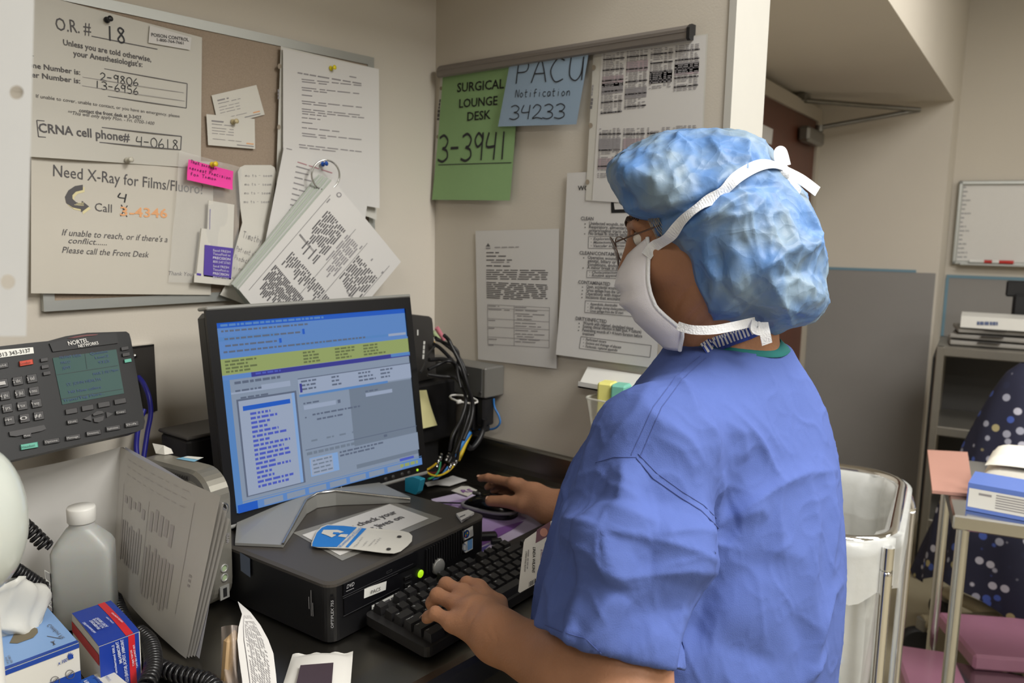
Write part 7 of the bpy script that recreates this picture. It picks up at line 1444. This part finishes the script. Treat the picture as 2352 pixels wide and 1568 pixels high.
# ---- bouffant cap: full volume over the head and the hair gathered behind
OUT = [(1394, 395), (1402, 372), (1430, 350), (1475, 325), (1520, 311), (1570, 301), (1640, 295), (1700, 301), (1745, 316), (1775, 342), (1800, 380), (1835, 425), (1862, 465), (1880, 520), (1893, 575), (1899, 630), (1900, 690), (1880, 728), (1850, 742), (1815, 752), (1782, 764), (1755, 752), (1725, 738), (1690, 742), (1655, 736), (1628, 716), (1604, 690), (1585, 655), (1572, 615), (1556, 585), (1530, 565), (1505, 545), (1478, 520), (1452, 500), (1432, 474), (1412, 440), (1399, 418)]
CD = 1.0; cO = CAM + cf * CD
def to2(P): D = (P - CAM) @ cf; return np.stack([((P - CAM) @ cr) / D * FPX + IW / 2, IH / 2 - ((P - CAM) @ cu) / D * FPX], 1), D
OUTs = [tuple(q[:2]) for q in spline([V(x, y, 0) for x, y in OUT], 3, closed=True)]
def bonnet(P):
    Q, D = to2(P); e = poly_sd(Q, OUTs) * CD / FPX; md = D - (CD + .0 + .00003 * (Q[:, 0] - 1620)); R0 = .082
    t = np.clip(e / R0, -1, 1); hd = np.where(t > 0, .108 * np.sqrt(np.clip(1 - (1 - t) ** 2, 0, 1)), 0)
    hd = hd * (1 - .10 * np.clip((1560 - Q[:, 0]) / 160, 0, 1)); return np.where(e > 0, np.maximum(np.abs(md) - hd, -e) * .55, np.sqrt(e ** 2 + md ** 2) * .9)
lo_ = np.min([dep(x, y, D) for x, y in ((1380, 280), (1910, 280), (1380, 780), (1910, 780)) for D in (.86, 1.13)], 0); hi_ = np.max([dep(x, y, D) for x, y in ((1380, 280), (1910, 280), (1380, 780), (1910, 780)) for D in (.86, 1.13)], 0)
cv, cfc = surface(bonnet, lo_, hi_, .0030, slack=.05); cv = relax(cv, cfc, 3, .5); cn = vnormals(cv, cfc); cv, cfc = largest(cv, cfc); cn = vnormals(cv, cfc); tree_c = BVHTree.FromPolygons(cv.tolist(), cfc.tolist())
def ccrease(pts, amp, wd, sharp):
    L_ = onmesh(tree_c, pts, step=8)
    if len(L_) < 2: return 0
    dd, ss = dist_line(cv, L_); return amp * np.exp(-(dd / wd) ** sharp) * np.sin(PI * np.clip(ss * .9 + .05, 0, 1)) ** .5
cd_ = np.zeros(len(cv))
for pts, a, w_, s_ in (([(1475, 520), (1540, 505), (1600, 470), (1660, 440), (1720, 425), (1780, 420)], -.009, .012, 1.6), ([(1500, 545), (1570, 520), (1640, 490), (1700, 450)], .006, .008, 1.4), ([(1440, 480), (1500, 470), (1580, 460), (1640, 430)], .005, .010, 1.5), ([(1570, 560), (1620, 500), (1680, 455), (1740, 440)], .007, .012, 1.5), ([(1640, 490), (1690, 500), (1730, 485), (1760, 450)], .006, .010, 1.3), ([(1620, 540), (1625, 600), (1650, 640), (1640, 700)], .007, .012, 1.3), ([(1640, 530), (1660, 600), (1660, 650), (1700, 700)], -.005, .010, 1.5),
        ([(1740, 620), (1700, 660), (1640, 730)], .006, .011, 1.3), ([(1740, 625), (1810, 570), (1890, 560)], .007, .011, 1.2), ([(1760, 620), (1790, 680), (1820, 745)], .006, .009, 1.2), ([(1780, 600), (1840, 650), (1895, 690)], .005, .010, 1.2), ([(1730, 700), (1790, 690), (1860, 720)], .005, .009, 1.2), ([(1800, 480), (1820, 530), (1810, 590)], .006, .011, 1.3), ([(1840, 470), (1870, 540), (1830, 600)], .006, .010, 1.3), ([(1750, 470), (1770, 530), (1760, 600)], .004, .008, 1.3), ([(1700, 470), (1710, 540), (1740, 600)], .004, .009, 1.4), ([(1780, 640), (1860, 620), (1890, 640)], -.005, .012, 1.5),
        ([(1630, 320), (1660, 360), (1690, 390)], .004, .006, 1.2), ([(1640, 330), (1680, 350), (1730, 372)], .003, .006, 1.2), ([(1712, 310), (1718, 360), (1712, 400)], .005, .008, 1.3), ([(1560, 310), (1540, 360), (1530, 400)], .003, .008, 1.4), ([(1470, 340), (1460, 390), (1470, 430)], .004, .010, 1.4), ([(1430, 360), (1450, 420), (1480, 470)], .004, .009, 1.4), ([(1520, 320), (1500, 380), (1510, 440)], .003, .009, 1.4), ([(1590, 380), (1660, 375), (1740, 378)], -.004, .010, 1.5)): cd_ = cd_ + ccrease(pts, a * 1.25, w_ * .8, s_ * .9)
n1 = vnoise(cv * 20, 21); n2 = 1 - np.abs(vnoise(cv @ np.array([[38, 12, 0], [-20, 30, 16], [8, -10, 34]]), 23)); n3 = 1 - np.abs(vnoise(cv @ np.array([[60, 30, 10], [-20, 75, 40], [30, -10, 55]]), 27)); n4 = 1 - np.abs(vnoise(cv @ np.array([[130, 20, -40], [30, 90, 30], [20, -60, 120]]), 29))
cv = cv + cn * (cd_ + .0030 * n1 + .0040 * (n2 ** 3 - .3) + .0010 * (n3 ** 3))[:, None]
bm = bpy.data.materials.new('cap_nonwoven'); bm.use_nodes = True; nt = bm.node_tree; bs = nt.nodes['Principled BSDF']; bs.inputs['Roughness'].default_value = .5; bs.inputs['Specular IOR Level'].default_value = .35; bs.inputs['Subsurface Weight'].default_value = .15; bs.inputs['Subsurface Radius'].default_value = (.004, .006, .01)
tcn = nt.nodes.new('ShaderNodeTexCoord'); no = nt.nodes.new('ShaderNodeTexNoise'); no.inputs['Scale'].default_value = 13; no.inputs['Detail'].default_value = 3; cr2 = nt.nodes.new('ShaderNodeValToRGB'); cr2.color_ramp.elements[0].position = .40; cr2.color_ramp.elements[0].color = (*srgb(86, 124, 176), 1); cr2.color_ramp.elements[1].position = .60; cr2.color_ramp.elements[1].color = (*srgb(118, 139, 158), 1)
no2 = nt.nodes.new('ShaderNodeTexNoise'); no2.inputs['Scale'].default_value = 240; no2.inputs['Detail'].default_value = 4
LK = nt.links.new; LK(tcn.outputs['Object'], no.inputs['Vector']); LK(no.outputs['Fac'], cr2.inputs[0]); LK(cr2.outputs[0], bs.inputs['Base Color']); LK(tcn.outputs['Object'], no2.inputs['Vector'])
wn = nt.nodes.new('ShaderNodeTexNoise'); wn.inputs['Scale'].default_value = 9; wn.inputs['Detail'].default_value = 2; LK(tcn.outputs['Object'], wn.inputs['Vector'])
va = nt.nodes.new('ShaderNodeVectorMath'); va.operation = 'MULTIPLY_ADD'; va.inputs[1].default_value = (.06, .06, .06); LK(wn.outputs['Color'], va.inputs[0]); LK(tcn.outputs['Object'], va.inputs[2])
prev = None
for scl, dist_, st_ in ((19, .010, .75), (46, .0045, .6)):
    vr = nt.nodes.new('ShaderNodeTexVoronoi'); vr.inputs['Scale'].default_value = scl; LK(va.outputs[0], vr.inputs['Vector']); bmp = nt.nodes.new('ShaderNodeBump'); bmp.inputs['Strength'].default_value = st_; bmp.inputs['Distance'].default_value = dist_; LK(vr.outputs['Distance'], bmp.inputs['Height'])
    if prev: LK(prev.outputs['Normal'], bmp.inputs['Normal'])
    prev = bmp
bmp = nt.nodes.new('ShaderNodeBump'); bmp.inputs['Strength'].default_value = .3; bmp.inputs['Distance'].default_value = .001; LK(no2.outputs['Fac'], bmp.inputs['Height']); LK(prev.outputs['Normal'], bmp.inputs['Normal']); LK(bmp.outputs['Normal'], bs.inputs['Normal'])
cap_o = meshpart('bouffant_cap', cv, cfc, bm, person); tree_c = BVHTree.FromPolygons(cv.tolist(), cfc.tolist())
# ---- face mask with pleats and its tied straps
mw_ = mat('mask_white', (222, 220, 226), .8, spec=.15, bump=.2, bscale=700); ms_ = mat('strap_white', (232, 234, 238), .7, bump=.6, bscale=420)
mk = [(.104, -.018, .066, .054), (.119, -.032, .068, .060), (.128, -.048, .074, .063), (.122, -.060, .078, .065), (.128, -.072, .079, .066), (.117, -.086, .077, .066), (.115, -.097, .069, .065), (.104, -.116, .054, .063), (.090, -.136, .066, .052)]
def mask_pt(u, v):
    k = v * (len(mk) - 1); i = min(len(mk) - 2, int(k)); t = k - i; f, z, fe, se = [mk[i][q] * (1 - t) + mk[i + 1][q] * t for q in range(4)]; s = (u - .5) * 2; c = math.cos(abs(s) * PI / 2) ** .75
    return hp_(fe + (f - fe) * c, se * 1.04 * math.copysign(abs(math.sin(abs(s) * PI / 2)) ** .9, s), z + .012 * (1 - c) * (.5 - v) * 2 + .004 * (1 - c))
m = MB().grid(mask_pt, 44, 40); fm = obj('face_mask', m, mw_, person, solid=.0016)
m = MB()
for e in (0, 1): m.tube([mask_pt(e, v) for v in np.linspace(0, 1, 24)], .0024, seg=6)
ob_ = MB(); ob_.tube([mask_pt(1, v) for v in np.linspace(0, 1, 24)], .0026, seg=6); obj('mask_edge', ob_, ms_, fm); ob_ = MB(); ob_.tube([mask_pt(0, v) for v in np.linspace(0, 1, 24)], .0026, seg=6); obj('mask_edge', ob_, ms_, fm)
def strap(pts, wd, tree=None, k=.0025, name='strap', par=None, D=.96):
    """a flat ribbon through the listed points"""
    P = []
    for q in pts:
        x, y = q[:2]; h = tree.ray_cast(Vector(CAM), Vector(ray(x, y)).normalized()) if tree is not None and len(q) < 3 else (None,)
        P.append((V(h[0]) + V(h[1]) * k, V(h[1])) if h[0] is not None else (dep(x, y, q[2] if len(q) > 2 else D), -cf))
    C = spline([p for p, n in P], 9); N = [unit(q) for q in spline([n for p, n in P], 9)]; mm = MB(); L_, R2 = [], []
    for i in range(len(C)):
        t = unit(C[min(i + 1, len(C) - 1)] - C[max(i - 1, 0)]); s_ = unit(np.cross(t, N[i])); L_.append(C[i] + s_ * wd / 2); R2.append(C[i] - s_ * wd / 2)
    n = len(C); mm.add(L_ + R2, [(i, i + 1, n + i + 1, n + i) for i in range(n - 1)], smooth=False); return obj(name, mm, ms_, par or fm, solid=.0007)
strap([(1484, 588), (1502, 566), (1540, 538), (1575, 506), (1610, 478), (1650, 442), (1690, 408), (1730, 386), (1765, 382), (1796, 392)], .0135, tree_c, .004)
strap([(1556, 748, .945), (1590, 757, .930), (1640, 757, .925), (1690, 748, .93), (1735, 738, .94)], .0105)
q = dep(1797, 396, .955)
obj('strap_knot', MB().lathe(q, unit(cr + cu * .3), [(.002, -.009), (.009, -.006), (.010, .004), (.003, .009)], seg=12), ms_, fm)
strap([(1797, 392, .953), (1790, 372, .95), (1788, 350, .952), (1797, 348, .956), (1806, 380, .955)], .011); strap([(1800, 400, .953), (1818, 425, .95), (1830, 440, .952), (1822, 436, .956), (1806, 408, .955)], .013); strap([(1800, 392, .955), (1840, 412, .958), (1878, 440, .965)], .0125)
strap([(1738, 738, .937), (1735, 755, .93), (1748, 758, .93), (1752, 742, .937)], .011); strap([(1752, 740, .937), (1757, 765, .93), (1762, 790, .935)], .0125)
q = Sheet(mask_pt(.86, .04) + lh * .002, unit(lh + fh * .35), [mat('mask_print', (116, 160, 206), .7)], .001); q.text('Kimberly-Clark', (1455, 592), (1474, 597), 5, 0); q.build('mask_print', parent=fm)
# ---- glasses
gm = mat('frame_wire', (110, 92, 84), .3, metal=.8); gl_ = mat('lens', (236, 236, 236), .04, spec=.6, alpha=.22)
gt = obj('glasses', MB().tube(spline([hp_(.117, .006, -.002), hp_(.119, 0, .000), hp_(.117, -.006, -.002)], 4), .0009, seg=6), gm, person)
for s in (1, -1):
    rim_ = [hp_(.116 - .010 * ((.5 + .5 * math.cos(t)) ** 2), (.030 + .0235 * math.cos(t)) * s, -.006 + .0185 * math.sin(t)) for t in np.linspace(0, 2 * PI, 30)[:-1]]
    obj('lens_rim', MB().tube(rim_, .0009, closed=True, seg=6), gm, gt); mm = MB(); c = sum(rim_) / len(rim_) + fh * .002; mm.add(rim_ + [c], [(k, (k + 1) % 29, 29) for k in range(29)], smooth=True); obj('lens', mm, gl_, gt)
    obj('temple', MB().tube(spline([hp_(.106, .0535 * s, .003), hp_(.098, .062 * s, .004), hp_(.06, .071 * s, .006), hp_(.02, .076 * s, .008)], 5), .0010, seg=6), gm, gt)
# ---- lanyard and badge
lan_b = mat('lanyard_blue', (40, 62, 140), .8); lan_w = mat('lanyard_white', (206, 206, 206), .8)
L0_ = [p for p in onmesh(BVHTree.FromPolygons(np.concatenate([bv_v, sv]).tolist(), [tuple(f) for f in bv_f] + [tuple(f + len(bv_v)) for f in sf]), [(1745, 748), (1715, 762), (1680, 775), (1645, 792), (1618, 808)], .003, 6)]
m = MB(); C = spline(L0_, 3) if len(L0_) > 3 else [dep(1745, 748, .95), dep(1620, 806, .97)]; n = len(C)
for i in range(n - 1):
    t = unit(C[i + 1] - C[i]); nn2 = unit(CAM - C[i]); s_ = unit(np.cross(t, nn2)) * .0088
    m.add([C[i] + s_, C[i + 1] + s_, C[i + 1] + s_ * .55, C[i] + s_ * .55], [(0, 1, 2, 3)], 1 if i % 3 else 0); m.add([C[i] + s_ * .55, C[i + 1] + s_ * .55, C[i + 1] - s_ * .55, C[i] - s_ * .55], [(0, 1, 2, 3)], 0 if i % 4 < 2 else 1); m.add([C[i] - s_ * .55, C[i + 1] - s_ * .55, C[i + 1] - s_, C[i] - s_], [(0, 1, 2, 3)], 0)
obj('lanyard', m, [lan_b, lan_w], person, solid=.0012)
bD = dep(1228, 1285, 1.085); q = Sheet(bD, unit(-cf - cr * .55 + Z3 * .1), [mat('badge_white', (214, 214, 210), .35), ink, mat('badge_photo', (112, 78, 92), .5), mat('badge_skin', (186, 134, 120), .6), mat('badge_plum', (126, 86, 140), .6), ink_grey], .0005)
bp_ = [(1203, 1245), (1206, 1238), (1266, 1196), (1290, 1195), (1290, 1310), (1252, 1328), (1194, 1361), (1190, 1358)]; q.mb.prism([q.at(*p) for p in bp_], -q.n * .001); q.lift = .0006
q.poly([(1233, 1216), (1264, 1197), (1264, 1228), (1230, 1247)], 2); q.lift = .0010; q.poly([(1249 + 9 * math.cos(t), 1222 + 10 * math.sin(t)) for t in np.linspace(0, 2 * PI, 14)[:-1]], 3)
q.text('LINDA WILKINS', (1224, 1256), (1222, 1314), 6, 1, True); q.text('OPERATING ROOM', (1207, 1265), (1203, 1312), 4, 1); q.words((1214, 1262), (1211, 1306), 2, 5, lo=6, hi=16); q.text('HOSPITAL', (1247, 1262), (1246, 1300), 4.5, 4); q.text('& MEDICAL CENTER', (1242, 1261), (1239, 1318), 4.5, 4)
for k in range(11): q.line((1216 + 3.4 * k, 1336 - 1.9 * k), (1215 + 3.4 * k, 1347 - 1.9 * k), 1.8 if k % 3 else 1.1, 1)
q.build('name_badge', parent=person)['label'] = 'white identity badge with photo and barcode'
# ---- steel watch band on the far wrist
ax_ = unit(WR - (ER * .2 + WR * .8)); wc = WR - ax_ * .03; u_ = unit(np.cross(ax_, Z3)); v_ = np.cross(ax_, u_); obj('watch_band', MB().tube([wc + (u_ * math.cos(t) + v_ * math.sin(t)) * .0335 for t in np.linspace(0, 2 * PI, 30)[:-1]], .0038, seg=8, closed=True), steel_br, person)
